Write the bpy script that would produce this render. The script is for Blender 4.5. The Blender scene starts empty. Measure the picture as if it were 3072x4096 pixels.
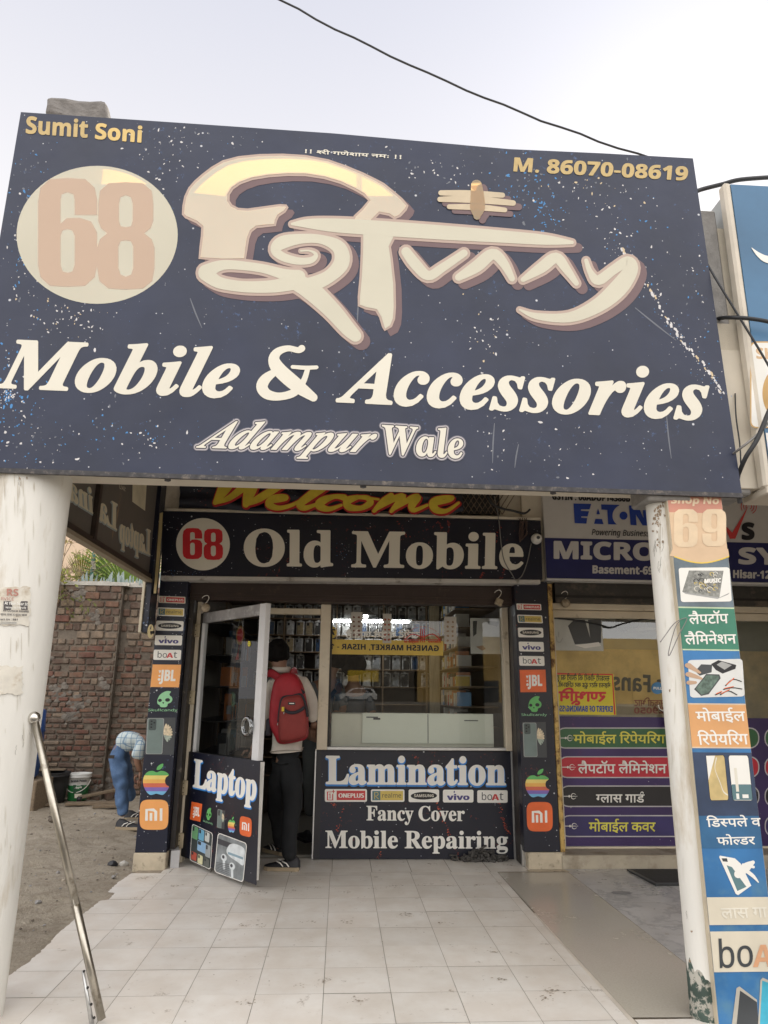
import bpy, bmesh, math, random, os
from mathutils import Vector, Matrix, geometry
random.seed(7)
R = random.random
def ru(a, b): return a + (b - a) * random.random()
SC = bpy.context.scene
COL = SC.collection
RAD = math.radians

# ------------------------------------------------------------------ camera, world, sun, exposure
CAM_F, CAM_C = 2779.99, Vector((0.04074, -5.6356, 1.28122))
PIT, YAW, ROL = 0.258242, -0.0580866, 0.0107043
def cam_axes():
    cp, sp = math.cos(PIT), math.sin(PIT)
    f = Vector((-math.sin(YAW) * cp, math.cos(YAW) * cp, sp))
    r = Vector((math.cos(YAW), math.sin(YAW), 0)); u = r.cross(f)
    r2 = math.cos(ROL) * r + math.sin(ROL) * u
    return r2, r2.cross(f), f
CR, CU, CF = cam_axes()
cd = bpy.data.cameras.new('camera'); co = bpy.data.objects.new('camera', cd); COL.objects.link(co)
cd.sensor_fit = 'HORIZONTAL'; cd.sensor_width = 36; cd.lens = CAM_F / 3072 * 36
cd.clip_start = 0.05; cd.clip_end = 2000
mw = Matrix((CR, CU, -CF)).transposed().to_4x4(); mw.translation = CAM_C
co.matrix_world = mw; SC.camera = co

SUN_EL, SUN_AZ = RAD(42), RAD(32)       # the sun stands behind the shops, a little to the right
w = bpy.data.worlds.new("World"); SC.world = w; w.use_nodes = True
nt = w.node_tree; bg = nt.nodes['Background']
sky = nt.nodes.new('ShaderNodeTexSky'); sky.sky_type = 'NISHITA'; sky.sun_disc = False
sky.sun_elevation = SUN_EL; sky.sun_rotation = SUN_AZ; sky.air_density = 1.0; sky.dust_density = 3.0; sky.ozone_density = 1.0
hs = nt.nodes.new('ShaderNodeHueSaturation'); hs.inputs['Saturation'].default_value = 0.30
mx = nt.nodes.new('ShaderNodeMixRGB'); mx.inputs[0].default_value = 0.96; mx.inputs[2].default_value = (5.25, 5.3, 5.75, 1)
nt.links.new(sky.outputs[0], hs.inputs['Color']); nt.links.new(hs.outputs[0], mx.inputs[1]); 
# the half of the sky behind the camera is brightened as added fill light
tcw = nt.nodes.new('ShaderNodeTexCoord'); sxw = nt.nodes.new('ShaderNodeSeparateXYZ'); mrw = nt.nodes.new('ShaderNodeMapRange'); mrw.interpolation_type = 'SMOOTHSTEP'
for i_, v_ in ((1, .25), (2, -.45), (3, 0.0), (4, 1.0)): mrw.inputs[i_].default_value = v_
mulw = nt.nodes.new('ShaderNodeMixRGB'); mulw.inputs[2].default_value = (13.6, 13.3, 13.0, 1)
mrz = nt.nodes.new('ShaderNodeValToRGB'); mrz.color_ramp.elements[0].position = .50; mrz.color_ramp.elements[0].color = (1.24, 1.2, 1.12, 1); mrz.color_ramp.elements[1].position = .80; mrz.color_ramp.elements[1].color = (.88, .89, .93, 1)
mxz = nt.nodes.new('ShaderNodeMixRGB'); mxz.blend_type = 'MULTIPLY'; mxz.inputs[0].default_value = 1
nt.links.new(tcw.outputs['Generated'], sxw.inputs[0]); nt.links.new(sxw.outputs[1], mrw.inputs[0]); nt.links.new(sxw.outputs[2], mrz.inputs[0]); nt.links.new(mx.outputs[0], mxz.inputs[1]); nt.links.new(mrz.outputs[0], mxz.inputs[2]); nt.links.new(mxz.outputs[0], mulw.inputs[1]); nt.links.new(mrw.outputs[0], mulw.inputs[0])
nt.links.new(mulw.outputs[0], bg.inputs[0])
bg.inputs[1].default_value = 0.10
sd = bpy.data.lights.new('sun', 'SUN'); sd.energy = 4.0; sd.angle = RAD(0.5); sd.color = (1, .93, .82)
so = bpy.data.objects.new('sun', sd); COL.objects.link(so)
sdir = Vector((math.sin(SUN_AZ) * math.cos(SUN_EL), math.cos(SUN_AZ) * math.cos(SUN_EL), math.sin(SUN_EL)))
so.rotation_euler = sdir.to_track_quat('Z', 'Y').to_euler(); so.location = sdir * 60
SC.view_settings.view_transform = 'Standard'; SC.view_settings.look = 'None'
SC.view_settings.exposure = 0.68; SC.view_settings.gamma = 1
SC.cycles.max_bounces = 8; SC.cycles.transparent_max_bounces = 16
SC.cycles.use_denoising = True

# ------------------------------------------------------------------ measuring: photo pixel (width 1659) -> point on a real plane
PX = 1 / 0.54004
def ray(x, y):
    return CR * ((x * PX - 1536) / CAM_F) - CU * ((y * PX - 2048) / CAM_F) + CF
def W(x, y, Y):
    d = ray(x, y); return CAM_C + d * ((Y - CAM_C.y) / d.y)
def WX(x, y, X):
    d = ray(x, y); return CAM_C + d * ((X - CAM_C.x) / d.x)
def WZ(x, y, Z):
    d = ray(x, y); return CAM_C + d * ((Z - CAM_C.z) / d.z)
def WP(x, y, p, n):
    d = ray(x, y); return CAM_C + d * ((p - CAM_C).dot(n) / d.dot(n))
def WCYL(x, y, cx, cy, r):
    d = ray(x, y); a = d.x * d.x + d.y * d.y; ox, oy = CAM_C.x - cx, CAM_C.y - cy
    b = ox * d.x + oy * d.y; c = ox * ox + oy * oy - r * r; D = b * b - a * c
    t = (-b - math.sqrt(max(D, 0))) / a
    return CAM_C + d * t
zA = lambda u, v: (u * .5, 189 + v * .5)
zB = lambda u, v: (829.5 + u * .5, 189 + v * .5)
zC = lambda u, v: (u * .5, 702 + v * .5)
zD = lambda u, v: (829.5 + u * .5, 702 + v * .5)
zE = lambda u, v: (u / 3, 1015.3 + v / 3)
zF = lambda u, v: (324 + u * .2604, 1026 + v * .2604)
zG = lambda u, v: (675 + u * .3092, 1026 + v * .3092)
zH = lambda u, v: (1107 + u * .3327, 1026 + v * .3327)
zI = lambda u, v: (u * .3165, 1512 + v * .3165)
zJ = lambda u, v: (270 + u * .2604, 1458 + v * .2604)
zK = lambda u, v: (648 + u * .3581, 1458 + v * .3581)
zL = lambda u, v: (1161 + u * .3001, 1458 + v * .3001)
zM = lambda u, v: (1242 + u * .2513, 1782 + v * .2513)

# ------------------------------------------------------------------ materials
MATS = {}
def lin(c):
    return tuple(((v / 255 / 12.92) if v / 255 <= .04045 else ((v / 255 + .055) / 1.055) ** 2.4) for v in c)
def N(t, kind, **kw):
    n = t.nodes.new(kind)
    for k, v in kw.items():
        if k.startswith('i_'): n.inputs[int(k[2:])].default_value = v
        else: setattr(n, k, v)
    return n
def ramp(t, src, a, b, ca=(0, 0, 0, 1), cb=(1, 1, 1, 1)):
    r = N(t, 'ShaderNodeValToRGB'); r.color_ramp.elements[0].position = a; r.color_ramp.elements[1].position = b
    r.color_ramp.elements[0].color = ca; r.color_ramp.elements[1].color = cb
    t.links.new(src, r.inputs[0]); return r.outputs[0]
def mixc(t, fac, a, b, mode='MIX'):
    m = N(t, 'ShaderNodeMixRGB', blend_type=mode)
    for i, v in ((0, fac), (1, a), (2, b)):
        if hasattr(v, 'links') or hasattr(v, 'is_linked'): t.links.new(v, m.inputs[i])
        else: m.inputs[i].default_value = v if i == 0 else (v[0], v[1], v[2], 1)
    return m.outputs[0]
def coord(t, scale=(1, 1, 1), kind='Object'):
    tc = N(t, 'ShaderNodeTexCoord'); mp = N(t, 'ShaderNodeMapping'); mp.inputs[3].default_value = scale
    t.links.new(tc.outputs[kind], mp.inputs[0]); return mp.outputs[0]
def noise(t, co, scale, detail=4, rough=.6):
    n = N(t, 'ShaderNodeTexNoise'); n.inputs['Scale'].default_value = scale; n.inputs['Detail'].default_value = detail
    n.inputs['Roughness'].default_value = rough; t.links.new(co, n.inputs['Vector']); return n.outputs[0]
def M(name, col, rough=.6, metal=0, spec=.5, var=.12, vs=6, dirt=None, ds=3, dr=(.52, .7), bump=0, bs=60, island=0, trans=0, stretch=(1, 1, 1), tcol=None, emit=None):
    """noise-varied principled material; dirt=(r,g,b) adds blotches of wear; trans mixes in light coming through from behind"""
    if name in MATS: return MATS[name]
    m = bpy.data.materials.new(name); m.use_nodes = True; t = m.node_tree; p = t.nodes['Principled BSDF']
    c = (col[0], col[1], col[2], 1); p.inputs['Roughness'].default_value = rough; p.inputs['Metallic'].default_value = metal
    p.inputs['Specular IOR Level'].default_value = spec
    o = coord(t, stretch); src = None
    if var:
        n = noise(t, o, vs)
        src = mixc(t, ramp(t, n, .3, .7), tuple(v * (1 - var) for v in col), tuple(min(1, v * (1 + var)) for v in col))
    if island:
        g = N(t, 'ShaderNodeNewGeometry'); r = ramp(t, g.outputs['Random Per Island'], 0, 1, (1 - island,) * 3 + (1,), (1 + island,) * 3 + (1,))
        src = mixc(t, 1.0, src if src else col, r, 'MULTIPLY')
    if dirt:
        d = ramp(t, noise(t, o, ds, 8, .65), dr[0], dr[1]); src = mixc(t, d, src if src else col, dirt)
        rr = N(t, 'ShaderNodeMapRange'); rr.inputs[3].default_value = rough; rr.inputs[4].default_value = min(1, rough + .3)
        t.links.new(d, rr.inputs[0]); t.links.new(rr.outputs[0], p.inputs['Roughness'])
    if src: t.links.new(src, p.inputs['Base Color'])
    else: p.inputs['Base Color'].default_value = c
    if bump:
        b = N(t, 'ShaderNodeBump'); b.inputs['Strength'].default_value = bump; b.inputs['Distance'].default_value = .01
        t.links.new(noise(t, o, bs, 6), b.inputs['Height']); t.links.new(b.outputs[0], p.inputs['Normal'])
    if emit: p.inputs['Emission Color'].default_value = (*emit[:3], 1); p.inputs['Emission Strength'].default_value = emit[3]
    if trans:
        tr = N(t, 'ShaderNodeBsdfTranslucent'); tr.inputs[0].default_value = (*(tcol or col), 1)
        ms = N(t, 'ShaderNodeMixShader'); ms.inputs[0].default_value = trans; out = t.nodes['Material Output']
        t.links.new(p.outputs[0], ms.inputs[1]); t.links.new(tr.outputs[0], ms.inputs[2]); t.links.new(ms.outputs[0], out.inputs[0])
    MATS[name] = m; return m
def galaxy(name, base, accent, accent2, amt=1.0, rough=.4, trans=0.0, spec=.5):
    """dark star-field print: white specks, drifting coloured wisps"""
    if name in MATS: return MATS[name]
    m = bpy.data.materials.new(name); m.use_nodes = True; t = m.node_tree; p = t.nodes['Principled BSDF']
    o = coord(t); p.inputs['Roughness'].default_value = rough; p.inputs['Specular IOR Level'].default_value = spec
    big = noise(t, o, 1.6, 3); n2 = noise(t, o, 4.2, 6, .7)
    src = mixc(t, ramp(t, big, .35, .7), base, tuple(v * 1.5 for v in base))
    src = mixc(t, ramp(t, n2, .62, .82), src, tuple(v * .55 for v in accent))
    dust = noise(t, o, 30, 3, .7); msk = N(t, 'ShaderNodeMath', operation='MULTIPLY')
    t.links.new(ramp(t, n2, .53, .68), msk.inputs[0]); t.links.new(ramp(t, dust, .6, .68), msk.inputs[1])
    src = mixc(t, msk.outputs[0], src, accent2)
    for sc, th in ((13, .10), (34, .13)):
        v = N(t, 'ShaderNodeTexVoronoi'); v.inputs['Scale'].default_value = sc; t.links.new(o, v.inputs['Vector'])
        s = ramp(t, v.outputs['Distance'], th * .6, th, (1, 1, 1, 1), (0, 0, 0, 1))
        q = N(t, 'ShaderNodeMath', operation='GREATER_THAN'); sp = N(t, 'ShaderNodeSeparateColor'); t.links.new(v.outputs['Color'], sp.inputs[0])
        t.links.new(sp.outputs[0], q.inputs[0]); q.inputs[1].default_value = 1 - .30 * amt
        q2 = N(t, 'ShaderNodeMath', operation='MULTIPLY'); t.links.new(q.outputs[0], q2.inputs[0]); t.links.new(s, q2.inputs[1])
        src = mixc(t, q2.outputs[0], src, (.55, .56, .6))
    t.links.new(src, p.inputs['Base Color'])
    b = N(t, 'ShaderNodeBump'); b.inputs['Strength'].default_value = .35; b.inputs['Distance'].default_value = .03
    t.links.new(noise(t, o, 2.4, 4, .45), b.inputs['Height']); rv = N(t, 'ShaderNodeMapRange'); rv.inputs[3].default_value = rough - .12; rv.inputs[4].default_value = rough + .2; t.links.new(noise(t, o, 5, 8, .7), rv.inputs[0]); t.links.new(rv.outputs[0], p.inputs['Roughness']); t.links.new(b.outputs[0], p.inputs['Normal'])
    MATS[name] = m; return m
def glass(name, tint=(1, 1, 1), refl=1.0):
    if name in MATS: return MATS[name]
    m = bpy.data.materials.new(name); m.use_nodes = True; t = m.node_tree; t.nodes.remove(t.nodes['Principled BSDF'])
    fr = N(t, 'ShaderNodeFresnel'); fr.inputs[0].default_value = 1.5
    mu = N(t, 'ShaderNodeMath', operation='MULTIPLY'); mu.inputs[1].default_value = refl; t.links.new(fr.outputs[0], mu.inputs[0])
    a = N(t, 'ShaderNodeBsdfTransparent'); a.inputs[0].default_value = (*tint, 1)
    g = N(t, 'ShaderNodeBsdfGlossy'); g.inputs['Roughness'].default_value = 0.0
    ms = N(t, 'ShaderNodeMixShader'); t.links.new(mu.outputs[0], ms.inputs[0]); t.links.new(a.outputs[0], ms.inputs[1]); t.links.new(g.outputs[0], ms.inputs[2])
    t.links.new(ms.outputs[0], t.nodes['Material Output'].inputs[0]); MATS[name] = m; return m

# ------------------------------------------------------------------ object helpers
def thing(name, label, cat, loc, group=None):
    o = bpy.data.objects.new(name, None); COL.objects.link(o); o.location = loc; o.empty_display_size = .1
    o['label'] = label; o['category'] = cat
    if group: o['group'] = group
    return o
def tag(o, label, cat, group=None):
    o['label'] = label; o['category'] = cat
    if group: o['group'] = group
    return o
BASE = {}
def link(name, me, parent=None):
    o = bpy.data.objects.new(name, me); COL.objects.link(o)
    if parent is not None:
        o.parent = parent
        p = Vector((0, 0, 0)); q = parent
        if q.parent is None: o.location = -Vector(q.location)
    return o
class MB:
    """collects geometry in world metres, builds ONE mesh object"""
    def __init__(s): s.bm = bmesh.new(); s.mats = []; s.k = 0
    def mi(s, m):
        if m is None: return 0
        if m not in s.mats: s.mats.append(m)
        return s.mats.index(m)
    def face(s, pts, m=None, smooth=False):
        try: f = s.bm.faces.new([s.bm.verts.new(p) for p in pts])
        except ValueError: return None
        f.material_index = s.mi(m); f.smooth = smooth; return f
    def box(s, x0, x1, y0, y1, z0, z1, m=None, b=0, rot=None, seg=1):
        r = bmesh.ops.create_cube(s.bm, size=1); vs = r['verts']
        c = Vector(((x0 + x1) / 2, (y0 + y1) / 2, (z0 + z1) / 2))
        for v in vs: v.co = Vector((v.co.x * (x1 - x0), v.co.y * (y1 - y0), v.co.z * (z1 - z0)))
        fs = list({f for v in vs for f in v.link_faces})
        if b:
            es = list({e for v in vs for e in v.link_edges})
            rb = bmesh.ops.bevel(s.bm, geom=es, offset=b, segments=seg, affect='EDGES', profile=.5)
            vs = list({v for f in rb['faces'] for v in f.verts} | {v for v in vs if v.is_valid}); fs = list({f for v in vs for f in v.link_faces})
        for v in vs: v.co = (rot @ v.co if rot else v.co) + c
        for f in fs: f.material_index = s.mi(m)
        return vs
    def tube(s, pts, r, m=None, n=8, cap=True, r2=None):
        pts = [Vector(p) for p in pts]; rings = []; up0 = None
        for i, p in enumerate(pts):
            d = (pts[min(i + 1, len(pts) - 1)] - pts[max(i - 1, 0)]).normalized()
            if up0 is None: up0 = Vector((0, 0, 1)) if abs(d.z) < .9 else Vector((1, 0, 0))
            a = d.cross(up0).normalized(); b = a.cross(d).normalized(); up0 = b
            rr = r[i] if isinstance(r, (list, tuple)) else r
            ra, rb = (rr if isinstance(rr, (list, tuple)) else (rr, rr))
            rings.append([s.bm.verts.new(p + a * ra * math.cos(2 * math.pi * k / n) + b * rb * math.sin(2 * math.pi * k / n)) for k in range(n)])
        mi = s.mi(m)
        for i in range(len(rings) - 1):
            for k in range(n):
                f = s.bm.faces.new((rings[i][k], rings[i][(k + 1) % n], rings[i + 1][(k + 1) % n], rings[i + 1][k])); f.smooth = True; f.material_index = mi
        if cap:
            for rg in (rings[0], rings[-1]):
                f = s.bm.faces.new(rg); f.material_index = mi
    def lathe(s, prof, c, m=None, n=24, mats=None):
        c = Vector(c); rings = [[s.bm.verts.new(c + Vector((r * math.cos(2 * math.pi * k / n), r * math.sin(2 * math.pi * k / n), z))) for k in range(n)] for r, z in prof]
        for i in range(len(rings) - 1):
            mi = s.mi(mats[i] if mats else m)
            for k in range(n):
                f = s.bm.faces.new((rings[i][k], rings[i][(k + 1) % n], rings[i + 1][(k + 1) % n], rings[i + 1][k])); f.smooth = True; f.material_index = mi
        for rg, mm in ((rings[0], mats[0] if mats else m), (rings[-1], mats[-1] if mats else m)):
            if (rg[0].co - rg[n // 2].co).length > 1e-4:
                f = s.bm.faces.new(rg); f.material_index = s.mi(mm)
    def ball(s, c, r, m=None, sub=2, sq=(1, 1, 1), jit=0):
        g = bmesh.ops.create_icosphere(s.bm, subdivisions=sub, radius=r); mi = s.mi(m)
        for v in g['verts']:
            k = 1 + ru(-jit, jit); v.co = Vector((v.co.x * sq[0] * k, v.co.y * sq[1] * k, v.co.z * sq[2] * k)) + Vector(c)
        for f in {f for v in g['verts'] for f in v.link_faces}: f.material_index = mi; f.smooth = not jit
    def prism(s, pts, off, m=None):
        """closed outline pts (3-D) pushed along off"""
        off = Vector(off); a = [s.bm.verts.new(Vector(p)) for p in pts]; b = [s.bm.verts.new(Vector(p) + off) for p in pts]; mi = s.mi(m); n = len(a); fs = []
        fs.append(s.bm.faces.new(a)); fs.append(s.bm.faces.new(b[::-1]))
        for i in range(n): fs.append(s.bm.faces.new((a[i], b[i], b[(i + 1) % n], a[(i + 1) % n])))
        for f in fs: f.material_index = mi
    def build(s, name, m=None, parent=None, origin=True):
        bmesh.ops.recalc_face_normals(s.bm, faces=s.bm.faces)
        me = bpy.data.meshes.new(name); 
        if parent is None and origin and s.bm.verts:
            xs = [v.co for v in s.bm.verts]
            c = Vector(((min(v.x for v in xs) + max(v.x for v in xs)) / 2, (min(v.y for v in xs) + max(v.y for v in xs)) / 2, min(v.z for v in xs)))
            for v in s.bm.verts: v.co -= c
        else: c = None
        s.bm.to_mesh(me); s.bm.free()
        for x in (s.mats or [m]): me.materials.append(x)
        o = link(name, me, parent)
        if c is not None: o.location = c
        return o

# ------------------------------------------------------------------ lettering
FD = bpy.utils.resource_path('LOCAL') + '/datafiles/fonts/'
def font(n):
    try: return bpy.data.fonts.load(FD + n)
    except Exception: return None
FM, FH = font('NotoSansMath-Regular.woff2'), font('NotoSansDevanagari-Regular.woff2')
def _mp(s, U, L, D=None):
    return ''.join(chr(U + ord(c) - 65) if 'A' <= c <= 'Z' else chr(L + ord(c) - 97) if 'a' <= c <= 'z' else chr(D + ord(c) - 48) if D and '0' <= c <= '9' else c for c in s)
STY = {'bi': lambda s: _mp(s, 0x1D468, 0x1D482), 'b': lambda s: _mp(s, 0x1D400, 0x1D41A, 0x1D7CE), 's': lambda s: _mp(s, 0x1D5D4, 0x1D5EE, 0x1D7EC),
       'c': lambda s: _mp(s, 0x1D4D0, 0x1D4EA), 'n': lambda s: s, 'h': lambda s: s, 'i': lambda s: _mp(s, 0x1D608, 0x1D622), 'si': lambda s: _mp(s, 0x1D63C, 0x1D656)}
TCACHE = {}
def glyphs(s, sty):
    """flat outline mesh of a string: (verts 2-D, faces)"""
    k = (s, sty)
    if k in TCACHE: return TCACHE[k]
    c = bpy.data.curves.new('t', 'FONT'); f = FH if sty == 'h' else FM
    if f: c.font = f
    c.body = STY[sty](s); c.resolution_u = 3
    o = bpy.data.objects.new('t', c); COL.objects.link(o); bpy.context.view_layer.update()
    me = o.evaluated_get(bpy.context.evaluated_depsgraph_get()).to_mesh()
    vs = [(v.co.x, v.co.y) for v in me.vertices]; fs = [tuple(p.vertices) for p in me.polygons]
    bpy.data.objects.remove(o); bpy.data.curves.remove(c)
    TCACHE[k] = (vs, fs); return TCACHE[k]
def adv(s):
    a = glyphs(s + 'ा', 'h')[0]; b = glyphs('ा', 'h')[0]
    return max(v[0] for v in a) - max(v[0] for v in b)
def half(ch, keep):
    vs, fs = glyphs(ch, 'h'); bm = bmesh.new(); q = [bm.verts.new((x, y, 0)) for x, y in vs]
    for f in fs:
        try: bm.faces.new([q[i] for i in f])
        except ValueError: pass
    x1 = max(v[0] for v in vs); cut = x1 * keep
    bmesh.ops.bisect_plane(bm, geom=bm.verts[:] + bm.edges[:] + bm.faces[:], plane_co=(cut, 0, 0), plane_no=(1, 0, 0), clear_outer=True)
    bm.verts.index_update(); r = ([(v.co.x, v.co.y) for v in bm.verts], [tuple(v.index for v in f.verts) for f in bm.faces]); bm.free(); return r, cut
def hindi(parts):
    """list of plain strings, ('half', letter, share kept) or 'reph'"""
    V, F, x = [], [], 0.0
    def put(g, dx):
        b = len(V); V.extend((a + dx, y) for a, y in g[0]); F.extend(tuple(i + b for i in f) for f in g[1])
    for p in parts:
        if p == 'reph':
            pts = [(x - .10 + .06 * math.cos(a), .40 + .055 * math.sin(a)) for a in [RAD(200 - 20 * i) for i in range(12)]]
            for i in range(11):
                b = len(V); (ax, ay), (bx, by) = pts[i], pts[i + 1]; V.extend([(ax, ay), (bx, by), (bx + .012, by + .034), (ax + .012, ay + .034)]); F.append((b, b + 1, b + 2, b + 3))
        elif isinstance(p, tuple):
            g, cut = half(p[1], p[2]); put(g, x); x += cut
        else:
            put(glyphs(p, 'h'), x); x += adv(p)
    return V, F
def islands(nv, fs):
    par = list(range(nv))
    def fd(a):
        while par[a] != a: par[a] = par[par[a]]; a = par[a]
        return a
    for f in fs:
        for i in f[1:]: par[fd(i)] = fd(f[0])
    return [fd(i) for i in range(nv)]
def catmull(pts, n=8, closed=False):
    out = []; L = len(pts); rng = range(L if closed else L - 1)
    for i in rng:
        g = (lambda k: pts[k % L]) if closed else (lambda k: pts[max(0, min(L - 1, k))])
        a, b, c, d = g(i - 1), g(i), g(i + 1), g(i + 2)
        for j in range(n):
            t = j / n
            out.append(tuple(.5 * (2 * b[q] + (c[q] - a[q]) * t + (2 * a[q] - 5 * b[q] + 4 * c[q] - d[q]) * t * t + (3 * b[q] - a[q] - 3 * c[q] + d[q]) * t ** 3) for q in range(len(b))))
    if not closed: out.append(tuple(pts[-1]))
    return out
class Dec:
    """print on a surface: every piece lies a hair above the piece before it. pj(x, y) maps a photo pixel to the surface, nrm points out of it"""
    def __init__(s, pj, nrm, lift=.001, step=.00012):
        s.pj = pj; s.n = Vector(nrm).normalized(); s.lift = lift; s.step = step; s.mb = MB(); s.fr = lambda u, v: (u, v); s.own = None
    def frame(s, BL, BR, TL):
        s.fr = lambda u, v: (BL[0] + (BR[0] - BL[0]) * u + (TL[0] - BL[0]) * v, BL[1] + (BR[1] - BL[1]) * u + (TL[1] - BL[1]) * v); return s
    def pt(s, u, v, e=0): return s.pj(*s.fr(u, v)) + s.n * (s.lift + e)
    def up(s): s.lift += s.step
    def poly(s, pts, m, holes=()):
        loops = [list(pts)] + [list(h) for h in holes]; flat = [p for l in loops for p in l]
        tri = geometry.tessellate_polygon([[Vector((p[0], p[1], 0)) for p in l] for l in loops])
        vs = [s.mb.bm.verts.new(s.pt(*p)) for p in flat]; mi = s.mb.mi(m)
        for t in tri:
            try: s.mb.bm.faces.new([vs[i] for i in t]).material_index = mi
            except ValueError: pass
        s.up()
    def rect(s, u0, v0, u1, v1, m, r=0, n=5):
        if not r: return s.poly([(u0, v0), (u1, v0), (u1, v1), (u0, v1)], m)
        rx, ry = r if isinstance(r, tuple) else (r, r); sx = 1 if u1 > u0 else -1; sy = 1 if v1 > v0 else -1; P = []
        for cx, cy, a in ((u1 - sx * rx, v1 - sy * ry, 0), (u0 + sx * rx, v1 - sy * ry, 90), (u0 + sx * rx, v0 + sy * ry, 180), (u1 - sx * rx, v0 + sy * ry, 270)):
            for i in range(n + 1):
                t = RAD(a + 90 * i / n); P.append((cx + sx * rx * math.cos(t), cy + sy * ry * math.sin(t)))
        s.poly(P, m)
    def ell(s, cx, cy, rx, ry, m, n=40, a0=0, rot=0):
        P = [(rx * math.cos(2 * math.pi * i / n), ry * math.sin(2 * math.pi * i / n)) for i in range(n)]; c, q = math.cos(RAD(rot)), math.sin(RAD(rot))
        s.poly([(cx + x * c - y * q, cy + x * q + y * c) for x, y in P], m)
    def ring(s, pts, w, m): s.stroke(list(pts) + [pts[0]], w, m)
    def stroke(s, pts, w, m, smooth=0, cap=True, aspect=1.0):
        """pts (u, v) or (u, v, width); flat brush stroke with round ends"""
        P = [(p[0], p[1], (p[2] if len(p) > 2 else 1) * w) for p in pts]
        if smooth: P = catmull(P, smooth)
        L, Rr = [], []
        for i, p in enumerate(P):
            a, b = P[max(0, i - 1)], P[min(len(P) - 1, i + 1)]; dx, dy = (b[0] - a[0]) * aspect, b[1] - a[1]; l = math.hypot(dx, dy) or 1
            nx, ny = -dy / l * p[2] / 2 / aspect, dx / l * p[2] / 2; e = i * 1.5e-6
            L.append(s.mb.bm.verts.new(s.pt(p[0] + nx, p[1] + ny, e))); Rr.append(s.mb.bm.verts.new(s.pt(p[0] - nx, p[1] - ny, e)))
        mi = s.mb.mi(m)
        for i in range(len(P) - 1): s.mb.bm.faces.new((L[i], L[i + 1], Rr[i + 1], Rr[i])).material_index = mi
        if cap:
            for p, e in ((P[0], -2e-5), (P[-1], len(P) * 1.5e-6 + 2e-5)):
                vs = [s.mb.bm.verts.new(s.pt(p[0] + p[2] / 2 / aspect * math.cos(2 * math.pi * k / 14), p[1] + p[2] / 2 * math.sin(2 * math.pi * k / 14), e)) for k in range(14)]
                s.mb.bm.faces.new(vs).material_index = mi
        s.up()
    def text(s, g, BL, BR, TL, m, fat=0, nfat=8, off=(0, 0), top=None, sty='s'):
        """g: string or hindi() result. Left end of the baseline at BL, right end at BR, top of the tallest letter over BL at TL"""
        vs, fs = glyphs(g, sty) if isinstance(g, str) else g
        if not vs: return
        x0, x1 = min(v[0] for v in vs), max(v[0] for v in vs); h = max(v[1] for v in glyphs('न', 'h')[0]) if top == 'h' else top or max(v[1] for v in vs)
        isl = islands(len(vs), fs); ids = {r: i for i, r in enumerate(sorted(set(isl)))}; mi = s.mb.mi(m)
        offs = [(0, 0)] + ([(fat * math.cos(2 * math.pi * k / nfat), fat * math.sin(2 * math.pi * k / nfat)) for k in range(nfat)] if fat else [])
        for q, (ox, oy) in enumerate(offs):
            new = []
            for (x, y), r in zip(vs, isl):
                u, v = (x - x0) / (x1 - x0), y / h
                a = BL[0] + (BR[0] - BL[0]) * u + (TL[0] - BL[0]) * v + ox + off[0]; b = BL[1] + (BR[1] - BL[1]) * u + (TL[1] - BL[1]) * v + oy + off[1]
                new.append(s.mb.bm.verts.new(s.pt(a, b, (ids[r] % 5) * 1e-5 + q * 1e-5)))
            for f in fs:
                try: s.mb.bm.faces.new([new[i] for i in f]).material_index = mi
                except ValueError: pass
        s.up(); s.lift += len(offs) * 1e-5
        if s.own: s.build(*s.own); s.mb = MB()
    def build(s, name, parent, label=None):
        bm = s.mb.bm
        if not bm.verts: return None
        me = bpy.data.meshes.new(name)
        for f in bm.faces:
            f.normal_update()
            if f.normal.dot(s.n) < 0: f.normal_flip()
        bm.to_mesh(me); bm.free()
        for x in s.mb.mats: me.materials.append(x)
        o = link(name, me, parent)
        if label: o['label'] = label
        return o
def six(dec, x0, y0, x1, y1, m, hole):
    """tall heavy digit 6 (pixel box, y down)"""
    w, h = x1 - x0, y1 - y0; f = lambda u, v: (x0 + u * w, y0 + v * h)
    out = [(.0, .22), (.04, .09), (.2, .01), (.5, 0), (.8, .01), (.96, .09), (1, .2), (1, .34), (.62, .34), (.62, .2), (.6, .15), (.5, .13), (.4, .15), (.38, .2), (.38, .42), (.48, .37), (.7, .365), (.9, .4), (1, .5), (1, .8), (.96, .91), (.8, .99), (.5, 1), (.2, .99), (.04, .91), (0, .8)]
    cn = [(.38, .53), (.42, .48), (.5, .47), (.58, .48), (.62, .53), (.62, .8), (.58, .86), (.5, .87), (.42, .86), (.38, .8)]
    dec.poly([f(*p) for p in out], m, [[f(*p) for p in cn]])
def eight(dec, x0, y0, x1, y1, m, hole):
    w, h = x1 - x0, y1 - y0; f = lambda u, v: (x0 + u * w, y0 + v * h)
    out = [(.02, .2), (.05, .08), (.2, .01), (.5, 0), (.8, .01), (.95, .08), (.98, .2), (.98, .36), (.93, .43), (.82, .475), (.95, .53), (1, .61), (1, .8), (.96, .92), (.8, .99), (.5, 1), (.2, .99), (.04, .92), (0, .8), (0, .61), (.05, .53), (.18, .475), (.07, .43), (.02, .36)]
    c1 = [(.38, .2), (.41, .14), (.5, .12), (.59, .14), (.62, .2), (.62, .36), (.59, .41), (.5, .42), (.41, .41), (.38, .36)]
    c2 = [(.37, .6), (.41, .55), (.5, .54), (.59, .55), (.63, .6), (.63, .8), (.59, .86), (.5, .88), (.41, .86), (.37, .8)]
    dec.poly([f(*p) for p in out], m, [[f(*p) for p in c1], [f(*p) for p in c2]])
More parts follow.
